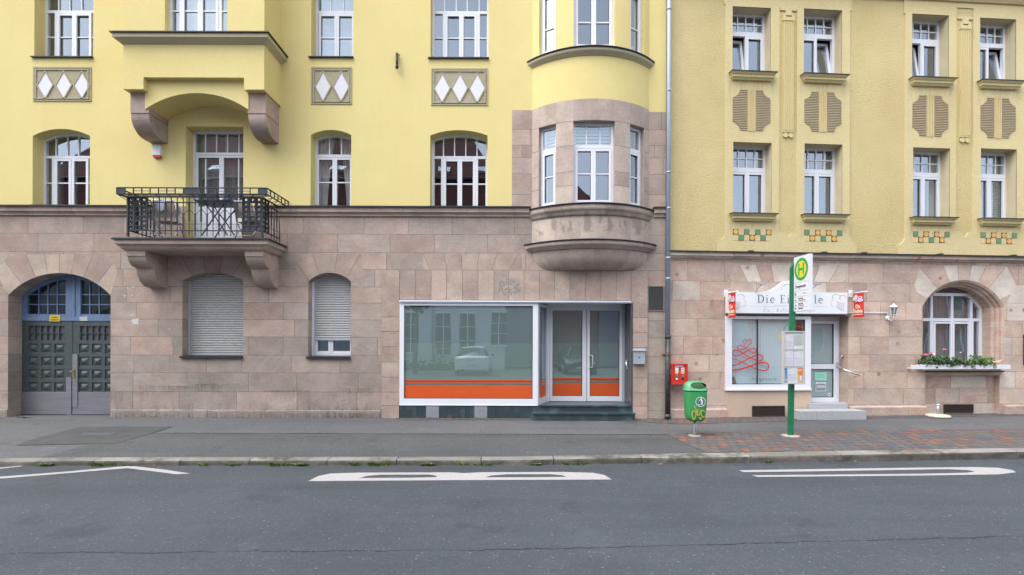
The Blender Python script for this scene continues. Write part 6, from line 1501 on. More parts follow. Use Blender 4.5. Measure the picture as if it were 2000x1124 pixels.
# banners that hang square to the wall
for i, (px, pxw, label) in enumerate(((1436, 1417, 'red ice cream banner hanging at the shop window corner next to the sign lettering start'), (1686.5, 1660.5, 'red ice cream banner hanging between the shop door and the wall lamp'))):
    sW, zR = RP(pxw, 574, 0); t = onB('banner', label, 'banner', sW, 0, zR, 'red banners of the ice cream parlour')
    a_, b_ = RP(pxw+5.5, 590, 0), RP(px, 590, -.44)
    def solve(px_, s_):      # how far in front of the wall a point at s_ shows at px_
        lo, hi = -1.5, 0
        for _ in range(40):
            mid = (lo+hi)/2
            if RP(px_, 600, mid)[0] > s_: hi = mid
            else: lo = mid
        return (lo+hi)/2
    y1 = solve((1423, 1667)[i], sW); y2 = solve((1437, 1687.5)[i], sW); w_ = y1-y2
    m = MB(); m.box(-.04, .04, -.02, 0, -.08, .08); m.build('wall_plate', WHITE, t)
    m = MB(); m.tube([(0, 0, .0), (0, y2-.05, 0)], .012, 8); m.tube([(0, y2-.05, 0), (0, y2-.08, 0)], .02, 8); m.build('rod', WHITE, t)
    H_ = RP((1430, 1677)[i], 573)[1]-RP((1430, 1677)[i], 623)[1]; H_ = .545
    C_ = MB(); n = 12
    for k in range(n):
        for j in range(8):
            P_ = lambda u_, v_: (.012*math.sin(v_*3.2+u_*4)*v_, y1-w_*u_, -.01-H_*v_)
            C_.face([P_(k/n, j/8), P_((k+1)/n, j/8), P_((k+1)/n, (j+1)/8), P_(k/n, (j+1)/8)], 0, sm=True)
    cl = C_.build('cloth', REDP if False else mat('red_banner_cloth', (.66, .035, .022), .7, var=.06, vscale=9), t)
    ym = (y1+y2)/2; xf = -.017
    CR = mat('cream_print', (.85, .78, .6), .6)
    for bd_, sz_, zz_, ww in (('Die', .105, -.315, .16), ('Eisdiele', .11, -.415, .88), ('Herzlich willkommen!', .042, -.488, .9)):
        o = text(bd_, sz_, CR, cl, xf-.004, ym, zz_, -R(90), off=.002 if sz_ > .1 else .0006)
        dx = max(v_.co.x for v_ in o.data.vertices)-min(v_.co.x for v_ in o.data.vertices); tw_ = w_*ww if bd_ != 'Die' else w_*.42; o.scale = (tw_/dx, 1.15 if sz_ > .1 else 1, 1)
    m = MB()
    def blob(u_, z_, ru, rz_, mi, dxx=0):
        yy = y1-w_*u_; m.face([(xf-.002-dxx, yy-ru*w_*math.cos(k/14*6.283), z_+rz_*math.sin(k/14*6.283)) for k in range(14)], mi)
    blob(.32, -.10, .15, .055, 0); blob(.14, -.135, .12, .04, 1); blob(.33, -.175, .13, .04, 2, .001); blob(.36, -.095, .09, .035, 3, .001)
    blob(.72, -.17, .26, .042, 0, .0005); blob(.72, -.155, .18, .045, 4, .001); blob(.72, -.115, .20, .026, 0, .0015); blob(.72, -.115, .13, .014, 5, .002)
    m.build('print', [mat('print_white', (.8, .8, .82), .6), mat('print_cream', (.75, .65, .5), .6), mat('print_pink', (.75, .3, .45), .6), mat('print_pale_blue', (.45, .65, .75), .6), mat('print_lilac', (.45, .45, .75), .6), mat('print_coffee', (.35, .12, .06), .6)], cl)
# wall lamp with its cable
s_, z_ = RP(1733, 622, 0); t = onB('wall_lamp', 'white lantern on a curled bracket on the pink stone wall beside the arched window', 'lamp', s_, 0, z_)
m = MB(); m.lathe([(0, 0), (.055, 0), (.05, .018), (0, .03)], 0, 0, 14); o = m.build('wall_plate', WHITE, t, (0, 0, 0)); o.rotation_euler[0] = R(90)
m = MB(); m.tube([(0, -.02, 0), (0, -.07, -.055), (0, -.14, -.05), (0, -.17, .0), (0, -.17, .05)], .011, 8); m.tube([(0, -.06, -.03), (0, -.09, .02), (0, -.05, .05)], .007, 6); m.build('arm', WHITE, t)
m = MB(); m.lathe([(.035, .045), (.045, .06), (.055, .065), (.05, .07)], 0, -.17, 6); m.lathe([(.085, .235), (.09, .24), (.04, .285), (.015, .30), (.018, .315), (0, .325)], 0, -.17, 12)
for k in range(6): a = k*math.pi/3; m.tube([(.05*math.cos(a), -.17+.05*math.sin(a), .065), (.078*math.cos(a), -.17+.078*math.sin(a), .238)], .005, 4)
m.build('lantern', WHITE, t)
m = MB()
for k in range(6):
    a, b_ = k*math.pi/3, (k+1)*math.pi/3; m.face([(.048*math.cos(a), -.17+.048*math.sin(a), .068), (.048*math.cos(b_), -.17+.048*math.sin(b_), .068), (.075*math.cos(b_), -.17+.075*math.sin(b_), .236), (.075*math.cos(a), -.17+.075*math.sin(a), .236)])
m.build('lantern_glass', GLASS_D, t)
m = MB(); m.tube([(0, -.17, .07), (0, -.17, .17)], .018, 8); m.build('bulb', WHITE, t)
t2 = onB('cable_duct', 'thin white cable duct running across the stone from the shop sign to the wall lamp', 'cable', s_, 0, z_)
m = MB(); xl = RP(1656, 611.5)[0]-s_; zz = RP(1700, 611.5)[1]-z_; m.box(xl, .0, -.018, 0, zz-.011, zz+.011); m.box(-.012, .012, -.017, 0, 0.03, zz+.01); m.build('duct', WHITE, t2)
# gum ball machine
s_, z_ = RP(1327.5, 752, -.2); t = onB('vending_machine', 'red gumball machine with two coin slots on the wall next to the rain pipe', 'vending machine', s_, -.015, z_+.01)
gw, gh = .175, .445; m = MB(); m.box(-gw, gw, -.18, -.012, 0, gh); e = .022
for c in ((-gw-.004, -gw+e, 0, gh), (gw-e, gw+.004, 0, gh), (-gw+e, gw-e, 0, e), (-gw+e, gw-e, gh-e, gh+.004)): m.box(c[0], c[1], -.195, -.16, c[2], c[3])
VM = m.build('casing', REDP, t, bevel=.004)
m = MB(); m.box(-gw-.006, -gw-.003, -.15, -.09, .22, .32); m.build('lock_plate', GALV, t)
m = MB(); m.box(-.10, .075, -.184, -.18, .385, .42); SGN = m.build('label_plate', mat('pale_blue_plate', (.55, .65, .8), .5), t)
strokes(SGN, -.09, .07, (.402,), -.1845, INK, .016, 8, 'lettering', (.01, .02))
for i, x in enumerate((-.065, .07)):
    m = MB(); m.box(x-.038, x+.038, -.184, -.18, .25, .365); m.box(x-.038, x+.038, -.1845, -.18, .235, .262, 1)
    if i == 0: m.disc(x, -.185, .325, .034, 14, 2); m.box(x-.036, x-.01, -.1848, -.184, .266, .29, 3)
    else: m.box(x-.036, x+.036, -.1848, -.184, .315, .335, 3); m.box(x-.03, x+.036, -.1848, -.184, .266, .285, 3)
    m.build('display', [mat('display_card', (.65, .68, .62), .4), mat('yellow_card', (.8, .65, .12), .5), WHITE, mat('blue_card', (.15, .4, .7), .5)], t)
    m = MB(); m.box(x-.024, x+.024, -.19, -.18, .15, .21); m.disc(x, -.192, .178, .012, 10, 1); m.box(x-.004, x+.004, -.198, -.19, .165, .195, 1); m.box(x-.022, x+.022, -.188, -.18, .10, .142, 2 if i == 0 else 1)
    m.build('coin_slot', [STEEL, BLACK, WHITE], t)
# flower box and geraniums
ft = -.26; s0, s1 = RP(1789, 716, ft)[0], RP(1974, 716, ft)[0]; sm_ = (s0+s1)/2; zb0 = RP(1880, 721.5, ft)[1]
FB = onB('flower_box', 'long white flower box in front of the arched window', 'flower box', sm_, ft, zb0)
L_ = (s1-s0)/2; m = MB(); n = 24
for k in range(n):
    x0, x1 = -L_+2*L_*k/n, -L_+2*L_*(k+1)/n; h_ = .092
    m.prism([(x0, 0), (x1, 0), (x1, h_), ((x0+x1)/2, h_+.014), (x0, h_)], 0, .018)
m.box(-L_, -L_+.02, .018, .14, 0, .09); m.box(L_-.02, L_, .018, .14, 0, .09); m.box(-L_+.04, -L_+.07, .02, .26, .0, .03); m.box(L_-.3, L_-.27, .02, .26, .0, .03)
for x in (-L_+.05, -L_+.14, L_-.14, L_-.05): m.disc(x, -.001, .04, .007, 8)
m.build('front_board', WHITEP, FB)
m = MB(); xa_, xb_ = RP(1806.5, 715, -.15)[0]-sm_, RP(1949, 715, -.15)[0]-sm_; BGP = mat('beige_plastic', (.52, .45, .30), .6); m.box(xa_, xb_, .04, .22, -.035, .06)
x = xa_
while x < xb_-.01: m.box(x, x+.012, .03, .04, -.03, .0); x += .024
m.build('trough', BGP, FB)
m = MB(); m.box(xa_+.01, xb_-.01, .05, .21, .06, .075); m.build('soil', mat('soil', (.03, .02, .015), .95), FB)
def leafmat(nm, c): return mat(nm, c, .6, var=.35, vscale=9)
LEAF = leafmat('geranium_leaf', (.035, .085, .02)); LEAF2 = leafmat('geranium_leaf_light', (.10, .19, .03)); STEM = mat('green_stem', (.06, .10, .03), .7)
FLW = {'pink': mat('pink_petal', (.75, .10, .16), .6, var=.2, vscale=60), 'magenta': mat('magenta_petal', (.68, .10, .45), .6, var=.2, vscale=60), 'white': mat('white_petal', (.8, .76, .76), .6)}
def leaf(m, c, nrm, r, mi=0):
    nrm = Vector(nrm).normalized(); a = nrm.cross(Vector((0, 0, 1)));  a = a.normalized() if a.length > .05 else Vector((1, 0, 0)); b_ = a.cross(nrm)
    n = 8; ctr = Vector(c)-nrm*r*.2; pts = [Vector(c)+(a*math.cos(k/n*6.283)+b_*math.sin(k/n*6.283))*r*(1+.15*math.sin(k*2.6)) for k in range(n)]
    for k in range(n): m.face([ctr, pts[k], pts[(k+1) % n]], mi)
def geranium(s_, w_, h_, fl, label, seed, light=0.):
    rn = random.Random(seed); t = onB('geranium', label, 'plant', s_, ft+.13, zb0+.075, 'geraniums in the flower box'); m = MB(); stm = MB()
    for k in range(int(380*w_/.3)):
        u_, v_, ww = rn.uniform(-1, 1), rn.random(), rn.uniform(-1, 1)
        x, z, y = u_*w_, h_*1.25*(v_*(1-.35*u_*u_)), ww*.11-.03
        leaf(m, (x, y-.05*v_, z-.04*(abs(u_) > .6)), (rn.uniform(-.7, .7), -1.1+rn.random()*.6, rn.uniform(.1, 1.2)), rn.uniform(.016, .032), 1 if rn.random() < light else 0)
    for k in range(8): x = rn.uniform(-.6, .6)*w_; stm.tube([(x*.5, 0, -.01), (x, rn.uniform(-.05, .05), h_*.8)], .004, 4)
    m.build('leaves', [LEAF, LEAF2], t); 
    for (fx, fz, r_, c_) in fl:
        f = MB(); fy = -.09; stm.tube([(fx*.6, -.02, .02), (fx, fy, fz)], .003, 4)
        for q in range(26):
            a, b_ = rn.uniform(0, 6.28), rn.uniform(-.3, 1.5); leaf(f, (fx+r_*.8*math.cos(a)*math.cos(b_), fy+r_*.8*math.sin(a)*math.cos(b_), fz+r_*.6*math.sin(b_)), (math.cos(a)*math.cos(b_), math.sin(a)*math.cos(b_)-.4, math.sin(b_)+.3), r_*.38)
        f.build('flower', FLW[c_], t)
    stm.build('stem', STEM, t)
def sg(px): return RP(px, 700, ft+.1)[0]
def hg(py): return RP(1870, py, ft+.1)[1]-zb0-.075
geranium(sg(1812), .17, .20, [(-.10, hg(693.5), .045, 'pink'), (.02, hg(690), .036, 'pink'), (.09, hg(692.5), .032, 'white'), (.14, hg(688.5), .022, 'pink')], 'dark geranium with salmon pink and white flower heads at the lamp end of the box', 1)
geranium(sg(1835), .19, .19, [(.06, hg(683.5), .038, 'magenta')], 'geranium with a single tall magenta flower head', 2)
geranium(sg(1863), .17, .15, [(.0+.10, hg(684)-.06, .016, 'white')], 'trailing dark geranium without open flowers in the middle of the box', 3)
geranium(sg(1882), .10, .10, [(.03, hg(707.5), .042, 'pink')], 'low geranium with one pink flower hanging over the box edge', 4)
geranium(sg(1903), .15, .19, [], 'mid green geranium without flowers', 5, .4)
geranium(sg(1925), .14, .15, [], 'yellowish green geranium at the end of the box away from the lamp', 6, .85)
# parasol foot
px_, py_ = 1832, 809; t_ = -.30; s_, z_ = RP(px_, py_, t_)
PZ = z_
t = onB('parasol_base', 'round cream parasol base with an empty metal tube on the pavement below the arched window', 'parasol base', s_, t_, pz(*gpt(s_, t_, 0)[:2])+.006)
m = MB(); m.lathe([(0, 0), (.225, 0), (.23, .02), (.205, .05), (.08, .065), (0, .068)], 0, 0, 28); m.build('foot', mat('cream_concrete', (.50, .475, .375), .7, var=.1, vscale=20), t)
m = MB(); m.tube([(0, 0, .06), (0, 0, .26)], .026, 12); m.build('tube', GALV, t)
m = MB(); m.tube([(0, 0, .255), (0, 0, .285)], .03, 12); m.build('collar', WHITE, t)
# dark edge of a notice case at the picture's right side
s_, z_ = RP(2003, 683, -.05); t = onB('notice_case', 'dark wall case seen edge-on beyond the arched window', 'notice case', s_+.16, 0, z_)
m = MB(); m.box(-.16, .2, -.07, 0, -.35, .35); m.box(-.13, .17, -.08, -.07, -.32, .32); m.build('casing', DARKM, t)

# ================================================================== ground
def asphalt(name, base, speck, sscale, tone2, crackle=.0, amt=.5):
    m = bpy.data.materials.new(name); MATS[name] = m; m.use_nodes = True; nt = m.node_tree; b = nt.nodes['Principled BSDF']; b.inputs['Specular IOR Level'].default_value = .35
    tc = nn(nt, 'ShaderNodeTexCoord'); o = tc.outputs['Object']
    big = remap(nt, noise(nt, o, .35, 6, .6), .35, .65); c = mixc(nt, big, base, tone2)
    f = math2(nt, 'ADD', math2(nt, 'MULTIPLY', noise(nt, o, sscale*1.3, 3, .7), .55), math2(nt, 'MULTIPLY', noise(nt, o, sscale*.42, 4, .75), .45)); hsn = nn(nt, 'ShaderNodeHueSaturation'); nt.links.new(c, hsn.inputs['Color']); nt.links.new(math2(nt, 'ADD', math2(nt, 'MULTIPLY', f, 1.9), .05), hsn.inputs['Value']); c = hsn.outputs[0]
    for sc2, th, wgt in ((sscale, .16, amt), (sscale*.45, .10, amt*.8)):
        vo = nn(nt, 'ShaderNodeTexVoronoi'); vo.inputs['Scale'].default_value = sc2; nt.links.new(o, vo.inputs['Vector'])
        sp = nn(nt, 'ShaderNodeSeparateColor'); nt.links.new(vo.outputs['Color'], sp.inputs[0])
        k = math2(nt, 'MULTIPLY', remap(nt, vo.outputs['Distance'], .26, .34, 1, 0), remap(nt, sp.outputs[0], 1-th, 1-th+.02)); k = math2(nt, 'MULTIPLY', k, math2(nt, 'MULTIPLY', sp.outputs[1], wgt))
        c = mixc(nt, k, c, speck)
    st = nn(nt, 'ShaderNodeMapping'); st.inputs['Scale'].default_value = (.18, 1.6, 1); nt.links.new(o, st.inputs[0])
    c = mixc(nt, math2(nt, 'MULTIPLY', remap(nt, noise(nt, st.outputs[0], 1.1, 5), .45, .7), .38), c, tuple(x*.55 for x in base))
    c = mixc(nt, math2(nt, 'MULTIPLY', remap(nt, noise(nt, o, 1.9, 7, .7), .55, .68), .28), c, tuple(min(1, x*1.7) for x in base))
    c = mixc(nt, math2(nt, 'MULTIPLY', remap(nt, noise(nt, o, 1.1, 6, .65), .60, .66), .35), c, tuple(x*.5 for x in base))
    nt.links.new(c, b.inputs['Base Color']); b.inputs['Roughness'].default_value = .82
    bp = nn(nt, 'ShaderNodeBump'); bp.inputs['Strength'].default_value = .8; bp.inputs['Distance'].default_value = .006; nt.links.new(math2(nt, 'ADD', f, noise(nt, o, sscale*.4, 2)), bp.inputs['Height']); nt.links.new(bp.outputs[0], b.inputs['Normal'])
    return m
ROAD = asphalt('road_asphalt', (.045, .0545, .065), (.22, .22, .22), 75, (.054, .064, .075), amt=.9)
PAVE = asphalt('pavement_asphalt', (.088, .091, .097), (.32, .32, .31), 70, (.108, .112, .118), amt=.7)
PAVE2 = asphalt('pavement_asphalt_old', (.064, .068, .072), (.32, .32, .31), 70, (.080, .084, .089), amt=.7)
PATCH = asphalt('patch_asphalt', (.060, .062, .066), (.2, .2, .2), 70, (.07, .072, .076), amt=.3)
g = MB(); g.face([(-300, -300, -.30), (300, -300, -.30), (300, 300, -.30), (-300, 300, -.30)]); struct(g.build('ground', PAVE2))
xs = [-60, -40, -25]+[-16+.4*k for k in range(76)]+[20, 30, 45, 60]
r = MB()
for a, b_ in zip(xs, xs[1:]): r.face([(a, -11.2, ROADZ), (b_, -11.2, ROADZ), (b_, kerb_y(b_)+.02, ROADZ), (a, kerb_y(a)+.02, ROADZ)])
struct(r.build('road', ROAD))
r = MB(); NV = 12
for a, b_ in zip(xs, xs[1:]):
    for k in range(NV+1):
        def Pp(x, q):
            if q == NV+1: y = kerb_y(x)+.004; return (x, y, kerb_z(x)-.002)
            t = q/NV; y = wall_line(x)*(1-t)+kerb_y(x)*t; return (x, y+(.35 if q == 0 else 0), pz(x, y))
        if k < NV: r.face([Pp(a, k+1), Pp(b_, k+1), Pp(b_, k), Pp(a, k)], sm=True)
struct(r.build('pavement', PAVE))
def overlay(name, ya, yb, x0, x1, m_, lift=.004, n=None, kind='structure', skew0=0., skew1=0., nv=6):
    """strip between two lines y=ya(x) (wall side) and y=yb(x)"""
    mm = MB(); n = n or max(2, int((x1-x0)/.35))
    def Pq(i, j):
        t = j/nv; u_ = i/n; a, b_ = x0+skew0*t, x1+skew1*t; x = a+(b_-a)*u_; y = ya(x)*(1-t)+yb(x)*t; return (x, y, pz(x, y)+lift)
    for i in range(n):
        for j in range(nv): mm.face([Pq(i, j+1), Pq(i+1, j+1), Pq(i+1, j), Pq(i, j)], sm=True)
    o = mm.build(name, m_); o['kind'] = kind; return o
def gy(px, py):                                        # where a photo point lies on the pavement
    z = 0.
    for _ in range(6): x, y = GP(px, py, z); z = pz(x, y)
    return x, y
def gline(pts):
    P_ = [gy(*p_) for p_ in pts]; return lambda x: lerp(x, P_)
# older, darker strip along the kerb and the long joint
jl = gline([(150, 851), (330, 847), (700, 848), (1000, 849), (1290, 850)])
overlay('pavement_strip', jl, lambda x: kerb_y(x)+.003, gy(250, 849)[0], gy(1312, 852)[0], PAVE2, .004, skew1=.30)
overlay('pavement_joint', lambda x: jl(x)+.020+.008*math.sin(x*3), lambda x: jl(x)-.018+.005*math.sin(x*5.3), gy(250, 849)[0], gy(1300, 850)[0], mat('tar_joint', (.022, .022, .022), .8), .007, n=120, nv=1)
x0p, y0p = gy(120, 838); 
pt = [gy(*p_) for p_ in ((155, 835), (338, 834), (285, 851), (228, 867), (30, 871), (75, 856))]
mm = MB(); mm.face([(x, y, pz(x, y)+.008) for x, y in pt][::-1]); 
pm = bmesh.new()
def flatpoly(name, pts, m_, lift, z=None, n=0, kind='structure'):
    tri = fill2d([pts]) ; mm = MB()
    for t in tri:
        mm.face([(x, y, (pz(x, y) if z is None else z)+lift) for x, y in t][::-1] if False else [(x, y, (pz(x, y) if z is None else z)+lift) for x, y in t])
    o = mm.build(name, m_); o['kind'] = kind; return o
def dense(pts, n=6):
    out = []
    for i in range(len(pts)):
        a, b_ = pts[i], pts[(i+1) % len(pts)]
        for k in range(n): out.append((a[0]+(b_[0]-a[0])*k/n, a[1]+(b_[1]-a[1])*k/n))
    return out
flatpoly('pavement_patch', pt, PATCH, .008)
cp = [gy(*p_) for p_ in ((165, 847), (232, 846.5), (212, 852.5), (146, 853))]
t = thing('manhole_cover', 'worn dark rectangular cover let into the asphalt patch in front of the gate', 'manhole cover', (cp[0][0], cp[0][1], 0))
mm = MB(); mm.face([(x-cp[0][0], y-cp[0][1], pz(x, y)+.012) for x, y in cp]); mm.build('cover', mat('cover_iron', (.085, .092, .105), .5, var=.5, vscale=60, bump=.5, bscale=80), t)
# brick paving: per-brick colours in an oblique running bond
def brick_mat(name, rot, off=(0, 0, 0)):
    m = bpy.data.materials.new(name); m.use_nodes = True; nt = m.node_tree; b = nt.nodes['Principled BSDF']; tc = nn(nt, 'ShaderNodeTexCoord')
    mp = nn(nt, 'ShaderNodeMapping'); mp.inputs['Rotation'].default_value = (0, 0, rot); mp.inputs['Location'].default_value = off; nt.links.new(tc.outputs['Object'], mp.inputs[0])
    br = nn(nt, 'ShaderNodeTexBrick'); br.inputs['Scale'].default_value = 1; br.inputs['Brick Width'].default_value = .17; br.inputs['Row Height'].default_value = .20; br.inputs['Mortar Size'].default_value = .011
    br.inputs['Color1'].default_value = (0, 0, 0, 1); br.inputs['Color2'].default_value = (1, 1, 1, 1); br.inputs['Mortar'].default_value = (.5, .5, .5, 1); nt.links.new(mp.outputs[0], br.inputs['Vector'])
    cr = nn(nt, 'ShaderNodeValToRGB'); cr.color_ramp.interpolation = 'CONSTANT'; E = cr.color_ramp.elements
    cl = [(.0, (.09, .088, .097)), (.20, (.12, .074, .072)), (.36, (.07, .076, .095)), (.54, (.14, .082, .070)), (.66, (.105, .097, .097)), (.86, (.19, .085, .058)), (.93, (.085, .078, .086))]
    while len(E) < len(cl): E.new(.5)
    for e_, (p_, c_) in zip(E, cl): e_.position = p_; e_.color = (*c_, 1)
    nt.links.new(br.outputs['Color'], cr.inputs[0]); f = noise(nt, tc.outputs['Object'], 30, 4)
    hsn = nn(nt, 'ShaderNodeHueSaturation'); nt.links.new(cr.outputs[0], hsn.inputs['Color']); nt.links.new(math2(nt, 'ADD', f, .5), hsn.inputs['Value'])
    moss = remap(nt, noise(nt, tc.outputs['Object'], 2.5, 3), .5, .7); mc = mixc(nt, moss, (.05, .045, .04), (.07, .09, .03))
    c = mixc(nt, br.outputs['Fac'], hsn.outputs[0], mc); nt.links.new(c, b.inputs['Base Color']); b.inputs['Roughness'].default_value = .8
    bp = nn(nt, 'ShaderNodeBump'); bp.inputs['Strength'].default_value = .8; bp.inputs['Distance'].default_value = .005; nt.links.new(math2(nt, 'SUBTRACT', math2(nt, 'MULTIPLY', f, .3), br.outputs['Fac']), bp.inputs['Height']); nt.links.new(bp.outputs[0], b.inputs['Normal'])
    return m
BR1 = brick_mat('brick_paving', -TH-.02); BR2 = brick_mat('wall_foot_paving', -.0, (.1, .05, 0))
tl_ = gline([(1290, 851), (1500, 848), (1750, 842.5), (2000, 845)]); 
tl_ = lambda x: wall_line(x)+lerp(x, [(2.6, -1.66), (4.4, -1.62), (6.5, -1.62), (12, -1.70)])
overlay('brick_paving', tl_, lambda x: kerb_y(x)+.002, gy(1296, 848)[0], 16, BR1, .008, skew0=.22)
overlay('wall_foot_paving', lambda x: wall_line(x)+.02, lambda x: wall_line(x)+lerp(x, [(-2.6, -.17), (1.5, -.22), (2.7, -.40), (3.6, -.75), (5.6, -.62), (7.3, -.40), (8.5, -.30), (12, -.28)]), -2.55, 16, BR2, .006)
# kerb stones
ks = MB(); rnd = random.Random(19); x = -16.0
while x < 17:
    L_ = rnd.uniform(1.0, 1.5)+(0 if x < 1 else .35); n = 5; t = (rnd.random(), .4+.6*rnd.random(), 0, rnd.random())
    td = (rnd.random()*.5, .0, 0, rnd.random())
    for k in range(n):
        a, b_ = x+.006+(L_-.012)*k/n, x+.006+(L_-.012)*(k+1)/n
        def prof(q):
            y, z = kerb_y(q), kerb_z(q); f_ = .165 if q < 2 else .215; return [(q, y+.0, z-.15), (q, y, z+.004), (q, y-f_+.035, z-.002), (q, y-f_+.010, z-.014), (q, y-f_, z-.036), (q, y-f_-.012, ROADZ-.05)]
        A_, B2_ = prof(a), prof(b_)
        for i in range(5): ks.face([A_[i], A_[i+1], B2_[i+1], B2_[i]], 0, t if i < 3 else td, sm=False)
        if k == 0: ks.face(A_[::-1], 0, t)
        if k == n-1: ks.face(B2_, 0, t)
    x += L_
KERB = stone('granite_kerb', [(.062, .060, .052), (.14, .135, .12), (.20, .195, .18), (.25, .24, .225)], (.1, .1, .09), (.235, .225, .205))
_nt = KERB.node_tree; _b = _nt.nodes['Principled BSDF']; _old = _b.inputs['Base Color'].links[0].from_socket; _tc = nn(_nt, 'ShaderNodeTexCoord')
_n1 = math2(_nt, 'MULTIPLY', remap(_nt, noise(_nt, _tc.outputs['Object'], .8, 5), .5, .62), remap(_nt, noise(_nt, _tc.outputs['Object'], 9, 5), .35, .6)); _c = mixc(_nt, math2(_nt, 'MULTIPLY', _n1, .85), _old, (.06, .056, .042)); _nt.links.new(_c, _b.inputs['Base Color'])
struct(ks.build('kerb', KERB))
# concrete collars of the posts, markings, cracks
def rp_(px, py): return GP(px, py, ROADZ+.004)
RM = mat('road_paint', (.37, .36, .365), .7, col2=(.29, .285, .29), vscale=40, vdet=9)
def marking(loops, name='road_marking'):
    mm = MB()
    for t_ in fill2d([[rp_(*p_) for p_ in lp] for lp in loops]): mm.face([(x, y, ROADZ+.004) for x, y in t_])
    o = mm.build(name, RM); return struct(o)
marking([[(602, 940), (622, 930), (645, 925.3), (700, 923.6), (880, 923), (908, 924.5), (940, 922.8), (1100, 922.2), (1158, 924), (1180, 928), (1195, 937), (900, 938.2), (760, 939)],
         [(702, 934.2), (716, 930), (745, 927.6), (838, 927.3), (852, 929.5), (853, 932.3), (800, 933.6)], [(948, 932.8), (960, 929), (990, 926.8), (1075, 926.6), (1098, 928.6), (1106, 931.8), (1040, 932.6)]])
marking([[(1443, 918.8), (1600, 916.6), (1800, 913.6), (1905, 912.6), (1950, 914), (1978, 919), (1985, 923), (1950, 927), (1800, 929.2), (1600, 931.0), (1480, 932), (1468, 928.6), (1600, 927.6), (1800, 925.8), (1890, 923.6), (1904, 921.2), (1890, 918.6), (1850, 916.8), (1700, 919.2), (1580, 921.2), (1452, 922.6)]])
marking([[(-60, 935.5), (0, 931.5), (130, 921.5), (246, 910.8), (262, 911), (320, 917.5), (372, 925.2), (345, 926.8), (300, 921), (248, 914.8), (140, 923.8), (0, 935.3), (-60, 940)]])
marking([[(-40, 918), (40, 909.8), (43, 911), (-40, 920.8)]])
def crack(pts, w_, name, z=None, seed=1, m_=None):
    rn = random.Random(seed); P_ = []
    for (a, b_) in zip(pts, pts[1:]):
        n = max(2, int(abs(b_[0]-a[0])/5))
        for k in range(n): P_.append((a[0]+(b_[0]-a[0])*k/n, a[1]+(b_[1]-a[1])*k/n))
    Q_ = [rp_(*p_) for p_ in P_]; mm = MB(); off = 0; W0 = []
    for i, (x, y) in enumerate(Q_): off = off*.85+rn.uniform(-.008, .008); W0.append((x, y+off, w_*rn.uniform(.05, 1)*(.35+.65*abs(math.sin(x*1.7+seed)))))
    for a, b_ in zip(W0, W0[1:]): mm.face([(a[0], a[1]-a[2], ROADZ+.003), (b_[0], b_[1]-b_[2], ROADZ+.003), (b_[0], b_[1]+b_[2], ROADZ+.003), (a[0], a[1]+a[2], ROADZ+.003)])
    return struct(mm.build(name, m_ or mat('crack_dark', (.020, .020, .020), .95)))
crack([(-80, 1082), (200, 1079), (500, 1077), (900, 1075), (1100, 1071), (1330, 1066), (1500, 1060), (1700, 1055), (2080, 1045)], .009, 'road_crack')
# roadside grit and dirt in the gutter
gd = MB(); rn = random.Random(3)
for k in range(420):
    x = rn.uniform(-11.5, 12); y = kerb_y(x)-(.19 if x < 2 else .24)-abs(rn.gauss(0, .035)); s_ = rn.uniform(.004, .018); a = rn.uniform(0, 3)
    gd.face([(x+s_*math.cos(a+q*1.57)*(1+.5*rn.random()), y+s_*.7*math.sin(a+q*1.57), ROADZ+.004+.003*rn.random()) for q in range(4)], k % 2)
o = gd.build('gutter_dirt', [mat('grit', (.12, .10, .08), .9), mat('moss_dirt', (.06, .065, .035), .95)]); o['kind'] = 'stuff'

# ================================================================== street furniture
# bus stop
bx0, by0 = gy(1544, 852.5); bz0 = pz(bx0, by0)
t = thing('bus_stop', 'green bus stop post with a white H sign and a glazed timetable case', 'bus stop', (bx0, by0, bz0)); BSG = t
dz = D0+by0
def bq(px, py, y=0.): a, b_ = LP(px, py, by0+y); return a-bx0, b_-bz0
GP_ = mat('green_post_paint', (.01, .16, .07), .4, var=.08, vscale=8)
ztop = bq(1549, 503)[1]; pw = .043; m = MB(); lean = bq(1549, 520)[0]/ztop
V = lambda x, y, z: (x+lean*z, y, z)
P0 = [(-pw, -.03), (pw, -.03), (pw, .03), (-pw, .03)]
zt = bq(1549, 515)[1]; tops = [zt-.08, zt+.14, zt+.14, zt-.08]
b0 = [V(x, y, .0) for x, y in P0]; b1 = [V(x, y, tops[i]) for i, (x, y) in enumerate(P0)]
for i in range(4): k = (i+1) % 4; m.face([b0[i], b0[k], b1[k], b1[i]])
m.face(b1); m.build('post', GP_, t, bevel=.004)
m = MB(); m.lathe([(0, .004), (.17, .004), (.15, .02), (0, .024)], 0, 0, 9); m.build('foot', mat('concrete', (.33, .31, .28), .9, var=.2, vscale=30), t)
# H sign, standing square to the street
hz0, hz1 = bq(1562, 608)[1], bq(1562, 501)[1]; hz0, hz1 = bq(1548, 609.3)[1], bq(1548, 505)[1]
hx = bq(1548.5, 560)[0]; hd_ = .43
m = MB(); m.box(hx, hx+.068, -.04-hd_, -.035, hz0, hz1); SB = m.build('sign_panel', mat('white_enamel', (.74, .75, .80), .35), t, bevel=.008)
xf = hx-.0015; yc = -.04-hd_/2; HH = hz1-hz0
def sdisc(mm, r_, mi, e): mm.face([(xf-e, yc-r_*math.cos(k/36*6.2832), hz1-.235+r_*math.sin(k/36*6.2832)) for k in range(36)], mi)
m = MB(); sdisc(m, .205, 1, .0); sdisc(m, .198, 0, .0006); sdisc(m, .148, 1, .0012)
def sb(y0, y1, z0, z1, mi, e=.002): m.face([(xf-e, yc-y0, z0), (xf-e, yc-y1, z0), (xf-e, yc-y1, z1), (xf-e, yc-y0, z1)], mi)
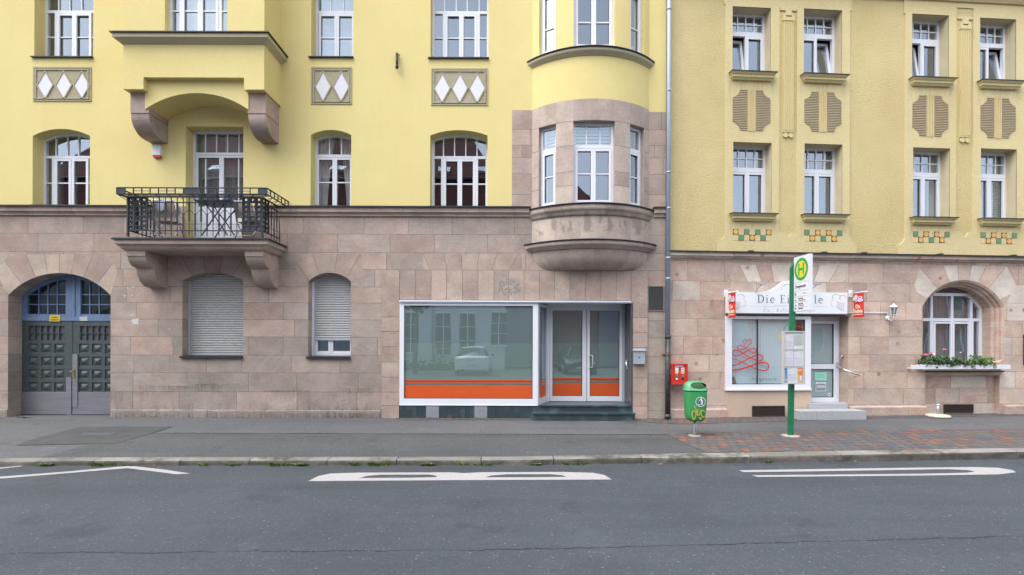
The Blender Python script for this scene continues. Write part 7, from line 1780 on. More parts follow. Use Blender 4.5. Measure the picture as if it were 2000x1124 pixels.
zc = hz1-.235; sb(-.088, -.048, zc-.105, zc+.105, 0); sb(.048, .088, zc-.105, zc+.105, 0); sb(-.048, .048, zc-.02, zc+.02, 0)
for k, f_ in enumerate((.475, .635, .735, .84, .93)): sb(-.21, .21, hz1-HH*f_-.002, hz1-HH*f_+.002, 2, .001)
m.build('emblem', [mat('sign_green', (.0, .36, .13), .4), mat('sign_yellow', (.75, .62, .02), .4), mat('sign_line', (.30, .30, .30), .6), BLACK], SB)
def st_(body, size, yo, zf, al='LEFT', m_=BLACK, sx=1.): return text(body, size, m_, SB, xf-.001, yc-yo, hz1-HH*zf, -R(90), al, sx=sx, off=.0006)
st_('Steubenstr.', .075, -.17, .55, sx=.95); st_('Fürth Hbf', .034, -.08, .775); st_('Fürth Hbf', .034, -.08, .87); st_('Fürth Süd', .034, -.08, .955); st_('173', .034, -.19, .80); st_('174', .034, -.19, .895); st_('178', .034, -.19, .955)
m = MB(); r_ = random.Random(5)
for yo0, yo1, zf in ((-.08, .13, .808), (-.08, .09, .902), (.05, .14, .685)): sb(yo0, yo1, hz1-HH*zf-.007, hz1-HH*zf+.005, 0, .001)
sb(-.05, -.03, hz1-HH*.615, hz1-HH*.585, 1, .001); m.face([(xf-.001, yc+.17-.03*math.cos(k/12*6.28), hz1-HH*.685+.03*math.sin(k/12*6.28)) for k in range(12)], 1)
m.build('small_print', [mat('grey_print', (.16, .16, .18), .6), mat('teal_print', (.08, .42, .45), .5)], SB)
# timetable case
cz0, cz1 = bq(1548, 750.5, -.14)[1], bq(1548, 647, -.14)[1]; cx0, cx1 = bq(1530, 700, -.13)[0], bq(1571.5, 700, -.13)[0]
m = MB(); e = .022; yb, yf = -.075, -.13; m.box(cx0, cx1, yf+.012, yb, cz0, cz1); m.box(-.03, .03, -.076, -.028, cz0+.1, cz0+.16); m.box(-.03, .03, -.076, -.028, cz1-.16, cz1-.1)
for c in ((cx0, cx0+e, cz0, cz1), (cx1-e, cx1, cz0, cz1), (cx0+e, cx1-e, cz0, cz0+e), (cx0+e, cx1-e, cz1-e, cz1)): m.box(c[0], c[1], yf-.004, yf+.0125, c[2], c[3])
TC = m.build('timetable_case', mat('cream_aluminium', (.58, .57, .53), .4, .2), t, bevel=.003)
def tq(x, y): return bq(1511+x/9.5, 640+y/9.37, -.13)
m = MB(); yy = yf+.011
def tb(x0, x1, y0, y1, mi, e=0.): a, b_ = tq(x0, y1); c, d_ = tq(x1, y0); m.face([(a, yy-e, b_), (c, yy-e, b_), (c, yy-e, d_), (a, yy-e, d_)], mi)
tb(182, 562, 80, 1025, 0, .0005)
for y0, y1 in ((125, 395), (435, 700)): tb(190, 365, y0, y1, 1, .001); tb(378, 552, y0, y1, 1, .0015)
tb(385, 548, 140, 335, 2, .002); tb(270, 447, 745, 1010, 1, .001); tb(183, 255, 740, 950, 3, .001); tb(183, 255, 985, 1008, 3, .001); tb(453, 548, 740, 955, 4, .001); tb(453, 548, 990, 1008, 4, .001); tb(490, 535, 880, 960, 1, .002); tb(455, 475, 860, 950, 6, .002)
for y0 in (795, 845, 885, 930): tb(190, 240, y0, y0+8, 1, .002)
for y0 in (770, 790): tb(460, 530, y0, y0+10, 1, .002)
for (a, y0) in ((190, 125), (190, 435), (378, 435), (270, 745)):
    tb(a+8, a+18, y0+5, y0+20, 5, .002); tb(a+30, a+70, y0+10, y0+14, 5, .002)
    for k in range(4): tb(a+6, a+55, y0+62+9*k, y0+64+9*k, 7, .002)
    tb(a+4, a+60, y0+120, y0+126, 8, .002); tb(a+70, a+160, y0+120, y0+124, 7, .002)
    for k in range(9): tb(a+4, a+162, y0+136+13*k, y0+138+13*k, 7, .002)
    for k in range(4): tb(a+4+50*k, a+6+50*k, y0+130, y0+250, 7, .0022)
    for k in range(6): tb(a+112, a+160, y0+14+12*k, y0+16+12*k, 7, .002)
for k in range(14): r1, r2 = r_.uniform(390, 500), r_.uniform(150, 325); tb(r1, r1+r_.uniform(10, 45), r2, r2+2, 7, .0025)
for y0 in (405, 712): tb(182, 562, y0, y0+16, 9, .003)
m.build('timetable', [mat('case_grey', (.55, .58, .60), .5), mat('white_paper', (.80, .80, .85), .8), mat('map_paper', (.52, .55, .54), .8), mat('blue_advert', (.02, .14, .45), .5, col2=(.05, .30, .6), vscale=9), mat('orange_advert', (.80, .15, .02), .5, col2=(.85, .40, .03), vscale=6), BLACK, mat('yellow_ad', (.8, .65, .1), .5), mat('fine_print', (.42, .42, .52), .7), mat('red_line', (.4, .08, .06), .7), mat('alu_bar', (.5, .5, .46), .4)], TC)
m = MB(); m.face([(cx0+e, yf+.002, cz0+e), (cx1-e, yf+.002, cz0+e), (cx1-e, yf+.002, cz1-e), (cx0+e, yf+.002, cz1-e)]); m.build('pane', glass('case_glass', .0, (.96, .97, .97), .002), TC)
# litter bin
x_, y_ = gy(1357.5, 852.5); z_ = pz(x_, y_); t = thing('litter_bin', 'green plastic litter bin on a grey post with a white ring emblem and yellow graffiti', 'litter bin', (x_, y_, z_)); t.rotation_euler[2] = R(-9)
def bn(px, py): a, b_ = LP(px, py, y_); return a-x_, b_-z_
zb_, zr_, zt_ = bn(1358, 822)[1], bn(1358, 763)[1], bn(1358, 745)[1]; hw = (bn(1380, 770)[0]-bn(1337.5, 770)[0])/2
BG = mat('green_bin_plastic', (.038, .27, .09), .45, var=.08, vscale=5, bump=.15, bscale=90); BL = mat('pale_green_lid', (.10, .34, .17), .45, var=.06, vscale=5)
def sq(t_, w_, d_, e_=.5):
    c, s_ = math.cos(t_), math.sin(t_); return (w_*math.copysign(abs(c)**e_, c), d_*math.copysign(abs(s_)**e_, s_))
def shell(m, prof, n=40, mi=0, e_=.55):
    for (w0, d0, z0), (w1, d1, z1) in zip(prof, prof[1:]):
        for k in range(n):
            a, b_ = 2*math.pi*k/n, 2*math.pi*(k+1)/n; p, q, r2, s2 = sq(a, w0, d0, e_), sq(b_, w0, d0, e_), sq(b_, w1, d1, e_), sq(a, w1, d1, e_); m.face([(*p, z0), (*q, z0), (*r2, z1), (*s2, z1)], mi, sm=True)
m = MB(); dd = .155; hh = zr_-zb_
shell(m, [(.001, .001, zb_), (hw*.55, dd*.6, zb_+.003), (hw*.74, dd*.82, zb_+.025), (hw*.84, dd*.9, zb_+.065), (hw*.90, dd*.94, zb_+.14), (hw*.955, dd*.98, zb_+hh*.6), (hw*.985, dd, zr_-.01), (hw*.985, dd, zr_)]); m.build('body', BG, t)
m = MB(); shell(m, [(hw*.99, dd*1.005, zr_-.012), (hw*1.0, dd*1.015, zr_-.006), (hw*1.0, dd*1.015, zr_+.003)]); m.build('seam', BLACK, t)
# lid: rim and a hood with an oval mouth at the front
m = MB(); zt2 = zt_; zr2 = zr_+.003; N = 32; NZ = 10; hL = zt2-zr2
shell(m, [(hw*1.03, dd*1.05, zr2), (hw*1.04, dd*1.06, zr2+.02), (hw*.99, dd*1.0, zr2+.032)])
def hood(a, v_):
    k = math.cos(v_*math.pi/2)**.55; w_, d_ = hw*(.99)*k, dd*.99*k; p = sq(a, w_, d_, .6); return (p[0], p[1]+.03*math.sin(v_*1.5), zr2+.03+(hL-.03)*math.sin(v_*math.pi/2)**.9)
def inmouth(p): return p[1] < 0 and ((p[0]-.035)/(hw*.70))**2+((p[2]-(zr2+.03+hL*.40))/(hL*.34))**2 < 1
N2, NZ2 = 96, 30
for i in range(N2):
    for j in range(NZ2):
        q4 = [hood(2*math.pi*(i+a)/N2, (j+b_)/NZ2) for a, b_ in ((0, 0), (1, 0), (1, 1), (0, 1))]; c = [sum(p[k] for p in q4)/4 for k in range(3)]
        if not inmouth(c): m.face(q4, 0, sm=True)
m.build('lid', BL, t)
m = MB(); shell(m, [(hw*.93, dd*.93, zr2+.03), (.001, .001, zr2+.031)]); shell(m, [(hw*.9, dd*.9, zr2+.03), (hw*.86, dd*.86, zr2+.07), (hw*.5, dd*.5, zt2-.02), (.001, .001, zt2-.012)])
m.build('inner_shell', mat('dark_green_inside', (.012, .06, .015), .7), t)
m = MB(); yb_ = -dd*1.0-.004
ex, ez = .062, zb_+hh*.66; rr_ = .088
def fy(x): return -dd*.985*(max(0., 1-(abs(x)/(hw*.985))**(2/.55)))**(.55/2)-.006
for k in range(32):
    a, b_ = k/32*6.2832, (k+1)/32*6.2832; P_ = lambda t2, r2: (ex+r2*math.cos(t2), fy(ex+r2*math.cos(t2)), ez+r2*math.sin(t2)); m.face([P_(a, rr_), P_(b_, rr_), P_(b_, rr_-.010), P_(a, rr_-.010)])
def fp(pts, mi): m.face([(ex+x, fy(ex+x)-.0005, ez+z) for x, z in pts], mi)
fp([(.01+.014*math.cos(k), .055+.014*math.sin(k)) for k in [i*.628 for i in range(10)]], 0); fp([(-.03, .038), (.02, .042), (.036, .02), (.038, -.055), (.026, -.055), (.022, -.01), (.012, -.055), (.002, -.052), (.006, .028), (-.03, .03)], 0); fp([(-.045, -.045), (-.012, -.045), (-.014, -.058), (-.042, -.058)], 0)
fp([(-.018+.034*math.cos(k), .0+.036*math.sin(k)-.002) for k in [i*.449 for i in range(14)]], 1); fp([(-.038, .008), (-.002, .008), (-.01, .022), (-.02, .03), (-.032, .02)], 0); fp([(-.042, -.018), (.004, -.014), (.004, -.002), (-.04, -.004)], 0)
m.build('emblem', [WHITEP, mat('dark_teal_sticker', (.01, .07, .10), .5)], t)
m = MB(); GFM = mat('yellow_spray', (.38, .34, .05), .6, col2=(.20, .33, .06), vscale=14)
GQ = lambda x, y: ((x/749*40-18.7)/105-.008, zb_+hh-(y-40)/18.73/105*1.02-.01)
def spray(pts, w_, y_o):
    P_ = [(lambda g_: (g_[0], g_[1]))(GQ(*p_)) for p_ in crom(pts, 6)]
    n_ = len(P_)
    for i in range(n_-1):
        a, b_ = P_[i], P_[i+1]; d_ = Vector((b_[0]-a[0], b_[1]-a[1]))
        if d_.length < 1e-5: continue
        nr = Vector((-d_.y, d_.x)).normalized()*w_/2; e2 = d_.normalized()*w_*.3
        m.face([(p_[0], fy(p_[0])-y_o-.00003*i, p_[1]) for p_ in ((a[0]+nr.x-e2.x, a[1]+nr.y-e2.y), (a[0]-nr.x-e2.x, a[1]-nr.y-e2.y), (b_[0]-nr.x+e2.x, b_[1]-nr.y+e2.y), (b_[0]+nr.x+e2.x, b_[1]+nr.y+e2.y))])
spray([(285, 530), (300, 600), (340, 700), (345, 800), (300, 930), (260, 1000), (220, 930), (200, 800), (230, 710), (290, 740), (330, 790)], .024, .0006)
spray([(390, 650), (385, 760), (400, 860), (440, 840), (470, 740), (480, 680)], .020, .0018); spray([(510, 680), (500, 780), (540, 890), (610, 900), (660, 820), (640, 740), (580, 690), (520, 680)], .022, .003); spray([(430, 930), (500, 940), (450, 970), (520, 985)], .014, .004)
m.build('graffiti', GFM, t)
m = MB(); m.tube([(0, .03, -.02), (0, .03, zb_+.02)], .029, 14); m.tube([(0, dd+.03, zb_+.1), (0, dd+.03, zr_+.02)], .028, 12); m.tube([(0, .03, zb_-.03), (0, dd+.03, zb_+.1)], .028, 10); m.build('post', GALV, t)
m = MB(); m.lathe([(0, .004), (.13, .004), (.11, .016), (0, .018)], 0, .03, 9); m.build('foot', MATS['concrete'], t)

# ---- weeds along the kerb and at the wall foot
WEED = [mat('weed_green', (.055, .12, .02), .7, var=.4, vscale=20), mat('weed_light', (.12, .19, .035), .7, var=.3, vscale=20)]
def weed(x, y, z, r_, h_, n, seed, label, kind=0):
    rn = random.Random(seed); m = MB()
    for k in range(n):
        a = rn.uniform(0, 6.28); q_ = rn.random()**.6*r_; bx_0, by_0 = math.cos(a)*q_*1.6, math.sin(a)*q_*.35; L_ = h_*rn.uniform(.5, 1.1); w_ = rn.uniform(.004, .012)*(1 if kind == 0 else 1.6); dx, dy = math.cos(a)*L_*rn.uniform(.3, 1.2), math.sin(a)*L_*.4-.01
        p0, p1, p2 = Vector((bx_0, by_0, 0)), Vector((bx_0+dx*.45, by_0+dy*.45, L_*.65)), Vector((bx_0+dx, by_0+dy, L_*(.75 if kind else .9)))
        s_ = Vector((-math.sin(a), math.cos(a), 0))*w_
        if kind == 0: s_ = Vector((w_, 0, 0))
        m.face([p0-s_*.5, p0+s_*.5, p1+s_, p1-s_], k % 2); m.face([p1-s_, p1+s_, p2], k % 2)
    o = m.build('weed', WEED, None, (x, y, z)); return tag(o, label, 'weed', 'weeds along the kerb')
spots = [(90, 904, .05, .05, 'flat weed at the lowered kerb in front of the gate'), (205, 903.5, .14, .10, 'leafy weed tuft against the kerb near the zigzag line'), (400, 902, .0, .0, ''), (206, 904, .0, .0, '')]
WL = [(88, 905, .06, .05, 26, 'tiny weed in the gutter in front of the blue green gate'), (205, 904.5, .16, .085, 90, 'broad fresh green weed tuft in the gutter above the peak of the zigzag marking'), (416 if False else 210, 0, 0, 0, 0, '')]
WL = [(88, 905.5, .06, .045, 26, 'tiny weed in the gutter in front of the blue green gate'), (100, 904, .10, .055, 50, 'fresh green weed patch in the gutter between the gate and the zigzag peak'),
      (207, 905.5, .15, .085, 95, 'bushy brownish green weed at the kerb above the zigzag peak'), (255, 904, .07, .03, 26, 'low sparse weed just past the zigzag peak'), (402, 903, .05, .06, 26, 'thin weed growing out of the kerb joint below the shuttered window'),
      (460, 906, .10, .055, 44, 'weed with small leaves in the gutter before the first letter of the road marking'), (547, 905.5, .14, .075, 80, 'dense weed tuft at the kerb left of the painted letters'), (585, 905.5, .11, .06, 60, 'spreading weed tuft at the start of the painted letters'),
      (697, 904.5, .07, .075, 44, 'upright weed above the first painted bowl'), (740, 904.5, .13, .085, 90, 'largest weed clump, in the gutter before the edge of the shop window'), (838, 904.5, .09, .06, 55, 'pale yellow green weed in front of the vent plates of the shop'),
      (906, 904, .05, .07, 24, 'thin weed in a kerb joint between the two painted bowls'), (945, 905, .12, .045, 55, 'low creeping weed above the second painted bowl'), (1046, 904.5, .08, .05, 40, 'small weed in the gutter in front of the shop steps'), (1125, 904.5, .17, .05, 90, 'long flat weed patch in the gutter in front of the shop door'), (1507, 903, .04, .05, 20, 'lone small weed at the tall kerb near the bus stop')]
for i, (px, py, r_, h_, n, lab) in enumerate(WL):
    x, y = GP(px, 908, ROADZ); y = kerb_y(x)-(.195 if x < 2 else .245); weed(x, y, ROADZ, r_*.75, h_*.85, int(n*.8), i, lab, kind=i % 3 == 1)
x, y = gy(48, 817); o = weed(x, y, pz(x, y), .10, .035, 40, 70, 'small weed at the threshold of the gate', 1)
# dead leaves
LV = mat('dead_leaf', (.32, .13, .04), .8, var=.3, vscale=60); rn = random.Random(12)
for i, (px, py, lab) in enumerate(((312, 908, 'single brown leaf in the gutter right of the zigzag peak'), (757, 908, 'curled brown leaf in front of the largest weed clump'), (1097, 905, 'brown leaf by the flat weed patch'), (1685, 900.5, 'orange brown leaf below the kerb at the end of the bus lane marking'), (1290, 907, 'small brown leaf in the gutter below the litter bin'))):
    x, y = GP(px, 908, ROADZ); y = kerb_y(x)-.22-(.05 if x > 2 else 0); m = MB(); a = rn.uniform(0, 3); s_ = .03
    m.face([(s_*1.4*math.cos(a), s_*1.4*math.sin(a), .006), (s_*.5*math.cos(a+1.5), s_*.5*math.sin(a+1.5), .018), (-s_*1.3*math.cos(a), -s_*1.3*math.sin(a), .005), (s_*.5*math.cos(a-1.5), s_*.5*math.sin(a-1.5), .012)]); o = m.build('fallen_leaf', LV, None, (x, y, ROADZ+.003)); tag(o, lab, 'leaf', 'fallen leaves in the gutter')
# scraps along the foot of the walls and chewing gum on the pavement
gm_ = MB(); rn = random.Random(41)
for k in range(150):
    x = rn.uniform(-11.5, 11.5); y = rn.uniform(kerb_y(x)+.1, wall_line(x)-.3); r_ = rn.uniform(.008, .02); gm_.face([(x+r_*math.cos(q*.785)*(1+.3*rn.random()), y+r_*math.sin(q*.785), pz(x, y)+.0100) for q in range(8)], k % 2)
o = gm_.build('chewing_gum', [mat('dark_gum', (.035, .035, .035), .8), mat('pale_gum', (.20, .20, .19), .8)]); o['kind'] = 'stuff'
gm_ = MB()
for k in range(500):
    x = rn.uniform(-11.5, 11.8); y = wall_line(x)-(.06 if x > XC else .02)-abs(rn.gauss(0, .03)); s_ = rn.uniform(.004, .014); a = rn.uniform(0, 3)
    if -9.2 > x > -11: continue
    gm_.face([(x+s_*math.cos(a+q*1.57)*(1+.5*rn.random()), y+s_*.7*math.sin(a+q*1.57), pz(x, y)+.012+.003*rn.random()) for q in range(4)], k % 2)
o = gm_.build('wall_foot_dirt', [MATS['grit'], MATS['moss_dirt']]); o['kind'] = 'stuff'
# ================================================================== across the street (what the panes mirror)
YO = -21.0
def ox(px, y=YO): return (px-1000)/FP*(2*0+D0-y+.1)          # mirrored place: seen in the shop pane at px
def oz(py, y=YO): return CAMZ+(HY-py)/FP*(D0-y+.1)
r = MB(); r.face([(-60, -22, ROADZ+.09), (60, -22, ROADZ+.09), (60, -11.2, ROADZ+.09), (-60, -11.2, ROADZ+.09)]); struct(r.build('far_pavement', PAVE))
r = MB(); r.box(-60, 60, -11.32, -11.18, ROADZ-.05, ROADZ+.10); struct(r.build('far_kerb', KERB))
HW = mat('white_blue_render', (.56, .61, .67), .9, var=.04, vscale=1.2); ROOF = mat('red_roof_tiles', (.15, .045, .032), .85, col2=(.09, .032, .025), vscale=9, bump=1., bscale=26, bdist=.03, bstretch=(1, .35, 1.6))
OB = thing('white_house', 'white rendered house with a steep red tiled roof across the street', 'house', (0, 0, 0))
x0, x1 = ox(-40), ox(985); z1 = oz(478)
wins = [(852, 881, 613, 694), (899, 927, 613, 692), (960, 989, 610, 674), (794, 813, 611, 688)]
m = MB(); m.box(x0, x1, YO-9, YO, ROADZ, z1); m.build('wall', HW, OB)
m = MB(); m.box(x0-.2, x1+.2, YO, YO+.25, z1-.25, z1); m.build('eaves', DARKM, OB)
DW_ = mat('far_window_glass', (.05, .07, .06), .15)
xx = []
for px in (110, 170, 300, 360, 500, 560, 700): xx.append((px, px+30, 608, 685))
for a, b_, ta, tb_ in wins+xx:
    X0, X1, Z0, Z1 = ox(a), ox(b_), oz(tb_), oz(ta)
    m = MB(); m.box(X0, X1, YO+.0, YO+.03, Z0, Z1); m.box(X0-.04, X1+.04, YO+.02, YO+.10, Z1, Z1+.12, 1); m.box(X0-.06, X1+.06, YO+.03, YO+.16, Z0-.1, Z0-.02, 1)
    for k in (1, 2): m.box(X0, X1, YO+.03, YO+.06, Z0+(Z1-Z0)*k/3-.02, Z0+(Z1-Z0)*k/3+.02, 1)
    m.box((X0+X1)/2-.03, (X0+X1)/2+.03, YO+.03, YO+.06, Z0, Z1, 1); m.build('window', [DW_, WHITE], OB)
    if a in (852, 899):
        m = MB(); 
        for zz in (0.05, .45, .85): m.tube([(X0-.1, YO+.2, Z0+zz), (X1+.1, YO+.2, Z0+zz)], .02, 5)
        m.build('window_rail', GALV, OB)
m = MB(); m.tube([(ox(846), YO+.1, ROADZ), (ox(846), YO+.1, z1)], .06, 8); m.build('rain_pipe', GALV, OB)
r1, r2 = (YO-1.6, z1+4.9), (YO-7, z1+11.4)
m = MB(); P = [(x0-.3, YO+.35, z1-.05), (x1+.3, YO+.35, z1-.05), (x1-.6, r1[0], r1[1]), (x0+1.2, r1[0], r1[1])]; m.face(P)
m.face([(x0+1.2, r1[0], r1[1]), (x1-.6, r1[0], r1[1]), (x1-3.5, r2[0], r2[1]), (x0+4.5, r2[0], r2[1])]); m.face([(x1+.3, YO+.35, z1-.05), (x1+.3, YO-9, z1-.05), (x1-.6, YO-8, r1[1]), (x1-.6, r1[0], r1[1])]); m.face([(x1-.6, r1[0], r1[1]), (x1-.6, YO-8, r1[1]), (x1-3.5, r2[0], r2[1])])
m.face([(x0-.3, YO+.35, z1-.05), (x0+1.2, r1[0], r1[1]), (x0+1.2, YO-8, r1[1]), (x0-.3, YO-9, z1-.05)]); m.face([(x0+1.2, r1[0], r1[1]), (x0+4.5, r2[0], r2[1]), (x0+1.2, YO-8, r1[1])])
m.build('roof', ROOF, OB)
m = MB(); m.tube([(x0+1.1, r1[0]+.1, r1[1]), (x1-.5, r1[0]+.1, r1[1])], .12, 6); m.build('roof_gutter', DARKM, OB)
for px in (868, 940, 420, 660):
    X = (px-1000)/FP*(D0-YO+3); m = MB(); m.prism([(r1[0]-.6, r1[1]+.7), (r1[0]-1.6, r1[1]+1.5), (r1[0]-1.55, r1[1]+1.7), (r1[0]-.5, r1[1]+.85)], X-.45, X+.45, axis='x'); m.build('skylight', mat('skylight_glass', (.45, .5, .58), .2), OB)
PB = mat('dull_pink_render', (.34, .22, .19), .9, var=.06); 
OC = thing('pink_house', 'dull pink house with a hipped red roof across the street beyond the gap', 'house', (0, 0, 0)); Y2 = -27.
ox2 = lambda px: (px-1000)/FP*(D0-Y2+.1); oz2 = lambda py: CAMZ+(HY-py)/FP*(D0-Y2+.1)
m = MB(); a, b_ = ox2(1085), ox2(1172); m.box(a, b_, Y2-8, Y2, ROADZ, oz2(420)); m.build('wall', PB, OC)
m = MB(); zt = oz2(338); ze = oz2(422); xm = ox2(1118); m.face([(a-.3, Y2+.3, ze), (b_+.3, Y2+.3, ze), (xm, Y2-2.5, zt)]); m.face([(b_+.3, Y2+.3, ze), (b_+.3, Y2-8, ze), (xm, Y2-6, zt), (xm, Y2-2.5, zt)]); m.face([(a-.3, Y2+.3, ze), (xm, Y2-2.5, zt), (xm, Y2-6, zt), (a-.3, Y2-8, ze)]); m.build('roof', ROOF, OC)
m = MB(); m.box(ox2(960), ox2(1084), Y2-8, Y2+.4, ROADZ, oz2(480)); m.box(ox2(1173), ox2(1330), Y2-8, Y2+.4, ROADZ, oz2(440)); m.build('side_wing', mat('mauve_render', (.25, .235, .30), .9, var=.05), OC)
OD = thing('gabled_house', 'orange pink house with a red gable roof across the street opposite the ice cream parlour', 'house', (0, 0, 0))
# mirrored in the turned facade
def mir(px, dist):
    a = (px-1000)/FP; u_ = Vector((a, 1)); s_ = RP(px, 500)[0]; P_ = Vector(gpt(s_, 0, 0)[:2]); n_ = Vector((ST, -CT)); d_ = u_-2*u_.dot(n_)*n_; return P_+d_*dist
p1, p2 = mir(1570, 24), mir(1985, 24); d_ = (p2-p1).normalized(); nr = Vector((d_.y, -d_.x)); nr = nr if nr.y < 0 else -nr; L_ = (p2-p1).length; ang = math.atan2(d_.y, d_.x)
OD.location = (p1.x, p1.y, 0); OD.rotation_euler[2] = ang; f_ = -1 if nr.dot(Vector((-d_.y, d_.x))) < 0 else 1
m = MB(); m.box(0, L_, 0, f_*8, ROADZ, 7.2); m.build('wall', mat('orange_pink_render', (.50, .27, .20), .9, var=.05), OD)
m = MB(); m.face([(-.3, -f_*.3, 7.2), (L_+.3, -f_*.3, 7.2), (L_-1.5, f_*3.5, 9.7), (1.2, f_*3.5, 9.7)]); m.face([(-.3, -f_*.3, 7.2), (1.2, f_*3.5, 9.7), (-.3, f_*8, 7.2)]); m.face([(L_+.3, -f_*.3, 7.2), (L_+.3, f_*8, 7.2), (L_-1.5, f_*3.5, 9.7)]); m.build('roof', ROOF, OD)
for k in range(6):
    x = .8+k*(L_-2.4)/5
    for zz in (1.2, 4.2): m = MB(); m.box(x, x+.9, -f_*.03, 0, zz, zz+1.6); m.box(x-.08, x, -f_*.06, 0, zz-.08, zz+1.68, 1); m.box(x+.9, x+.98, -f_*.06, 0, zz-.08, zz+1.68, 1); m.build('window', [DW_, WHITE], OD)
# hedge and a street tree by the white house
HD = mat('dull_foliage', (.05, .10, .03), .8, var=.4, vscale=3); rn = random.Random(5)
m = MB()
for k in range(1500):
    x = ox(rn.uniform(780, 900)); y = YO+1.2+rn.uniform(-.5, .5); z = ROADZ+abs(rn.gauss(0, .28)); leaf(m, (x, y, z), (rn.uniform(-1, 1), rn.uniform(-.2, 1), rn.uniform(0, 1)), .07)
o = m.build('hedge', HD); tag(o, 'low ragged hedge at the foot of the white house across the street', 'hedge')
t = thing('street_tree', 'slim street tree across the road between the hedge and the parked white car', 'tree', (ox(812, -16), -16, ROADZ))
m = MB(); m.tube([(0, 0, 0), (.05, 0, 2.2), (.1, .1, 4.4)], [.14, .11, .05], 8); m.build('trunk', mat('bark', (.12, .10, .08), .9, var=.3, vscale=12), t)
m = MB()
for k in range(900):
    a, c, r_ = rn.uniform(0, 6.28), rn.uniform(-1, 1), rn.random()**.4*1.3; leaf(m, (.1+r_*math.cos(a)*math.sqrt(1-c*c), .1+r_*math.sin(a)*math.sqrt(1-c*c), 4.9+r_*c*1.1), (rn.uniform(-1, 1), rn.uniform(-1, 1), rn.uniform(0, 1)), .10)
m.build('crown', HD, t)
def car(x, y, col, label, rear=True):
    """hatchback, nose away from (rear) or towards the shops"""
    t = thing('parked_car', label, 'car', (x, y, ROADZ+.09), 0 if not rear else R(180), 'cars parked across the street')
    # body sections along the length (0 = front), half width and heights; the front looks towards +y
    secs = [(2.10, .70, .30, .62, .62, .5), (1.95, .84, .22, .74, .74, .6), (1.2, .90, .20, .92, .92, .7), (.75, .90, .20, .98, 1.00, .74), (.1, .90, .20, 1.0, 1.42, .62), (-.6, .90, .20, 1.0, 1.50, .60), (-1.4, .90, .20, 1.02, 1.44, .60), (-1.95, .87, .24, 1.02, 1.05, .66), (-2.15, .80, .34, .90, .92, .62)]
    m = MB(); rings = []
    for (yy, hw_, zb0_, zs, zr__, hr) in secs: rings.append([(-hw_*.9, yy, zb0_), (-hw_, yy, zb0_+.15), (-hw_, yy, zs-.12), (-hw_*.96, yy, zs), (-hr, yy, zr__), (0, yy, zr__+.04), (hr, yy, zr__), (hw_*.96, yy, zs), (hw_, yy, zs-.12), (hw_, yy, zb0_+.15), (hw_*.9, yy, zb0_)])
    for i in range(len(rings)-1):
        for k in range(10):
            gl_ = (k in (3, 6) and 2 <= i <= 6) or (k in (4, 5) and i in (3, 6))
            m.face([rings[i][k], rings[i][k+1], rings[i+1][k+1], rings[i+1][k]], 1 if gl_ else 0, sm=True)
    m.face(rings[0]); m.face(rings[-1][::-1]); m.build('body', [mat('car_paint_'+col, {'white': (.75, .76, .78), 'dark': (.03, .035, .045)}[col], .2), mat('car_glass', (.03, .035, .04), .05)], t)
    for sx_ in (-1, 1):
        for yy in (1.35, -1.35): m = MB(); m.tube([(sx_*.70, yy, .31), (sx_*.92, yy, .31)], .31, 20); w__ = m.build('wheel', BLACK, t); m = MB(); m.tube([(sx_*.915, yy, .31), (sx_*.93, yy, .31)], .2, 14); m.build('rim', STEEL, w__)
        m = MB(); m.box(sx_*.55, sx_*.80, -2.14, -2.0, .80, .92); m.build('tail_light', mat('red_lens', (.35, .01, .01), .2), t)
        m = MB(); m.box(sx_*.48, sx_*.76, 1.97, 2.08, .60, .72); m.build('headlight', mat('clear_lens', (.75, .78, .8), .15), t)
        m = MB(); m.box(sx_*.92, sx_*1.08, .62, .72, .95, 1.08); m.build('wing_mirror', BLACK, t)
    m = MB(); m.box(-.26, .26, -2.185, -2.13, .55, .67); m.box(-.26, .26, 2.09, 2.13, .36, .47); m.build('number_plate', mat('plate_white', (.6, .6, .6), .5), t)
car((924-1000)/FP*(D0+15), -16.2, 'white', 'white hatchback parked across the street with its tail towards the shops', True)
car((1141-1000)/FP*(D0+14), -16.0, 'dark', 'dark car parked across the street with its nose towards the shops', False)
# nothing should stay unparented without a kind: setting flags
for o in list(S.objects):
    if o.parent is None and o.type in ('MESH', 'EMPTY') and 'label' not in o and 'kind' not in o: print('UNTAGGED', o.name)

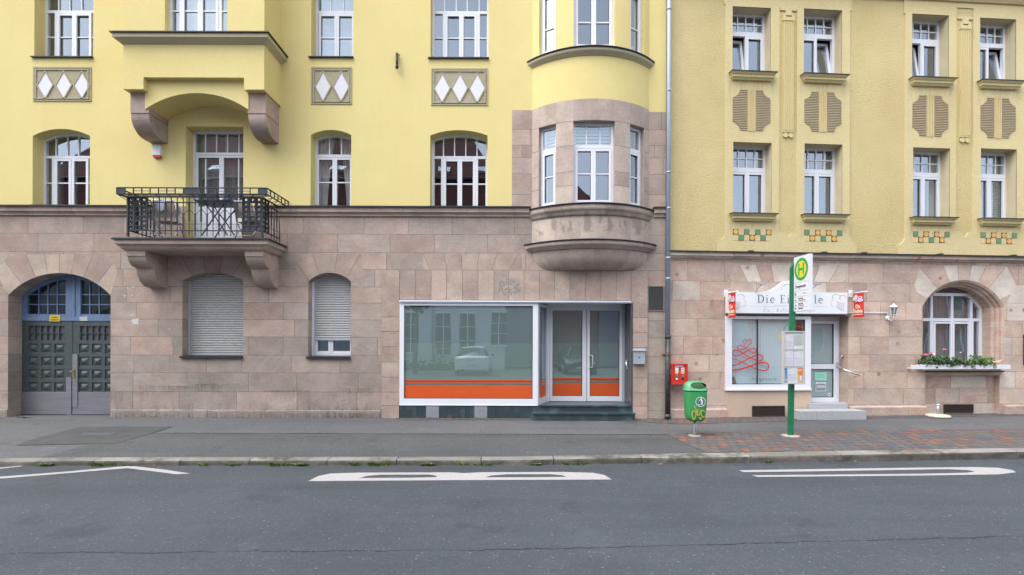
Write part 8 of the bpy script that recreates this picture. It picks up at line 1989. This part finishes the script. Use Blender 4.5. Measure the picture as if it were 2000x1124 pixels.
# ---- rain streaks on the render below sills and ledges
SM = bpy.data.materials.new('rain_streak_soot'); SM.use_nodes = True; _nt = SM.node_tree; _b = _nt.nodes['Principled BSDF']; _b.inputs['Base Color'].default_value = (.10, .09, .06, 1); _b.inputs['Roughness'].default_value = .95
_at = nn(_nt, 'ShaderNodeAttribute', attribute_name='blk'); _sp = nn(_nt, 'ShaderNodeSeparateColor'); _nt.links.new(_at.outputs['Color'], _sp.inputs[0]); _tc = nn(_nt, 'ShaderNodeTexCoord'); _mp = nn(_nt, 'ShaderNodeMapping'); _mp.inputs['Scale'].default_value = (14, 1, 1.1); _nt.links.new(_tc.outputs['Object'], _mp.inputs[0])
_nt.links.new(math2(_nt, 'MULTIPLY', _sp.outputs[0], remap(_nt, noise(_nt, _mp.outputs[0], 1.6, 5, .6), .36, .66)), _b.inputs['Alpha'])
def streak(par, x0, x1, z, L, amt, y=-.0016, seed=0):
    rn = random.Random(seed); m = MB(); n = max(3, int((x1-x0)/.05)); K = 10
    for i in range(n):
        a, b_ = x0+(x1-x0)*i/n, x0+(x1-x0)*(i+1)/n; l_ = L*rn.uniform(.35, 1); edge = 1-.6*abs((i+.5)/n*2-1)**2
        for k in range(K): m.face([(a, y, z-l_*(k+1)/K), (b_, y, z-l_*(k+1)/K), (b_, y, z-l_*k/K), (a, y, z-l_*k/K)], 0, (amt*(1-k/K)*edge*rn.uniform(.5, 1), 0, 0, 1))
    m.build('stain', SM, par)
for i, o in enumerate((U1, U3, U4)):
    for x in (o['x0']-.04, o['x1']-.10): streak(A, x, x+.12, o['z0']-.02, .16, .30, seed=i)
for i, o in enumerate(EW):
    if i in (4, 9): continue
    streak(B, o['x0']-.04, o['x1']+.03, o['z0']-.165, .26, .26, y=-.0236, seed=20+i)
    streak(B, o['x0']-.10, o['x0']-.0, o['z0']-.16, .5, .30, y=-.0236, seed=40+i); streak(B, o['x1'], o['x1']+.10, o['z0']-.16, .45, .30, y=-.0236, seed=60+i)
streak(A, XL+1, DOOR['x0']-1.4, Z_LEDGE-.22, .30, .22, seed=90); streak(A, DOOR['x1']+.9, BX0-.1, Z_LEDGE-.22, .34, .24, seed=91)
streak(B, S0+.1, S1-.5, ZC-.135, .22, .30, seed=92)
for i, (px, w_, L_) in enumerate(((30, 30, .9), (250, 40, .6), (560, 46, .7), (700, 30, .5), (330, 60, .5), (420, 50, .6))):
    x = lx(px, 0, 790); streak(A, x-w_/88, x+w_/88, lz(772-i*4), .28, .5, seed=100+i)
for i, (px, w_) in enumerate(((560, 160), (300, 80), (690, 60), (-60, 100))):      # splash dirt, upside down streaks from the ground
    x = lx(px, 0, 790); m = MB(); rn = random.Random(200+i); n = int(w_/88*2/.06)
    for q in range(n):
        a = x-w_/88+q*.06; h_ = rn.uniform(.12, .42)
        for k in range(8): m.face([(a, -.0162, h_*k/8), (a+.06, -.0162, h_*k/8), (a+.06, -.0162 if h_*(k+1)/8 < .13 else -.0018, h_*(k+1)/8), (a, -.0162 if h_*(k+1)/8 < .13 else -.0018, h_*(k+1)/8)], 0, (.62*(1-k/8)*rn.uniform(.5, 1), 0, 0, 1))
    m.build('stain', SM, A)
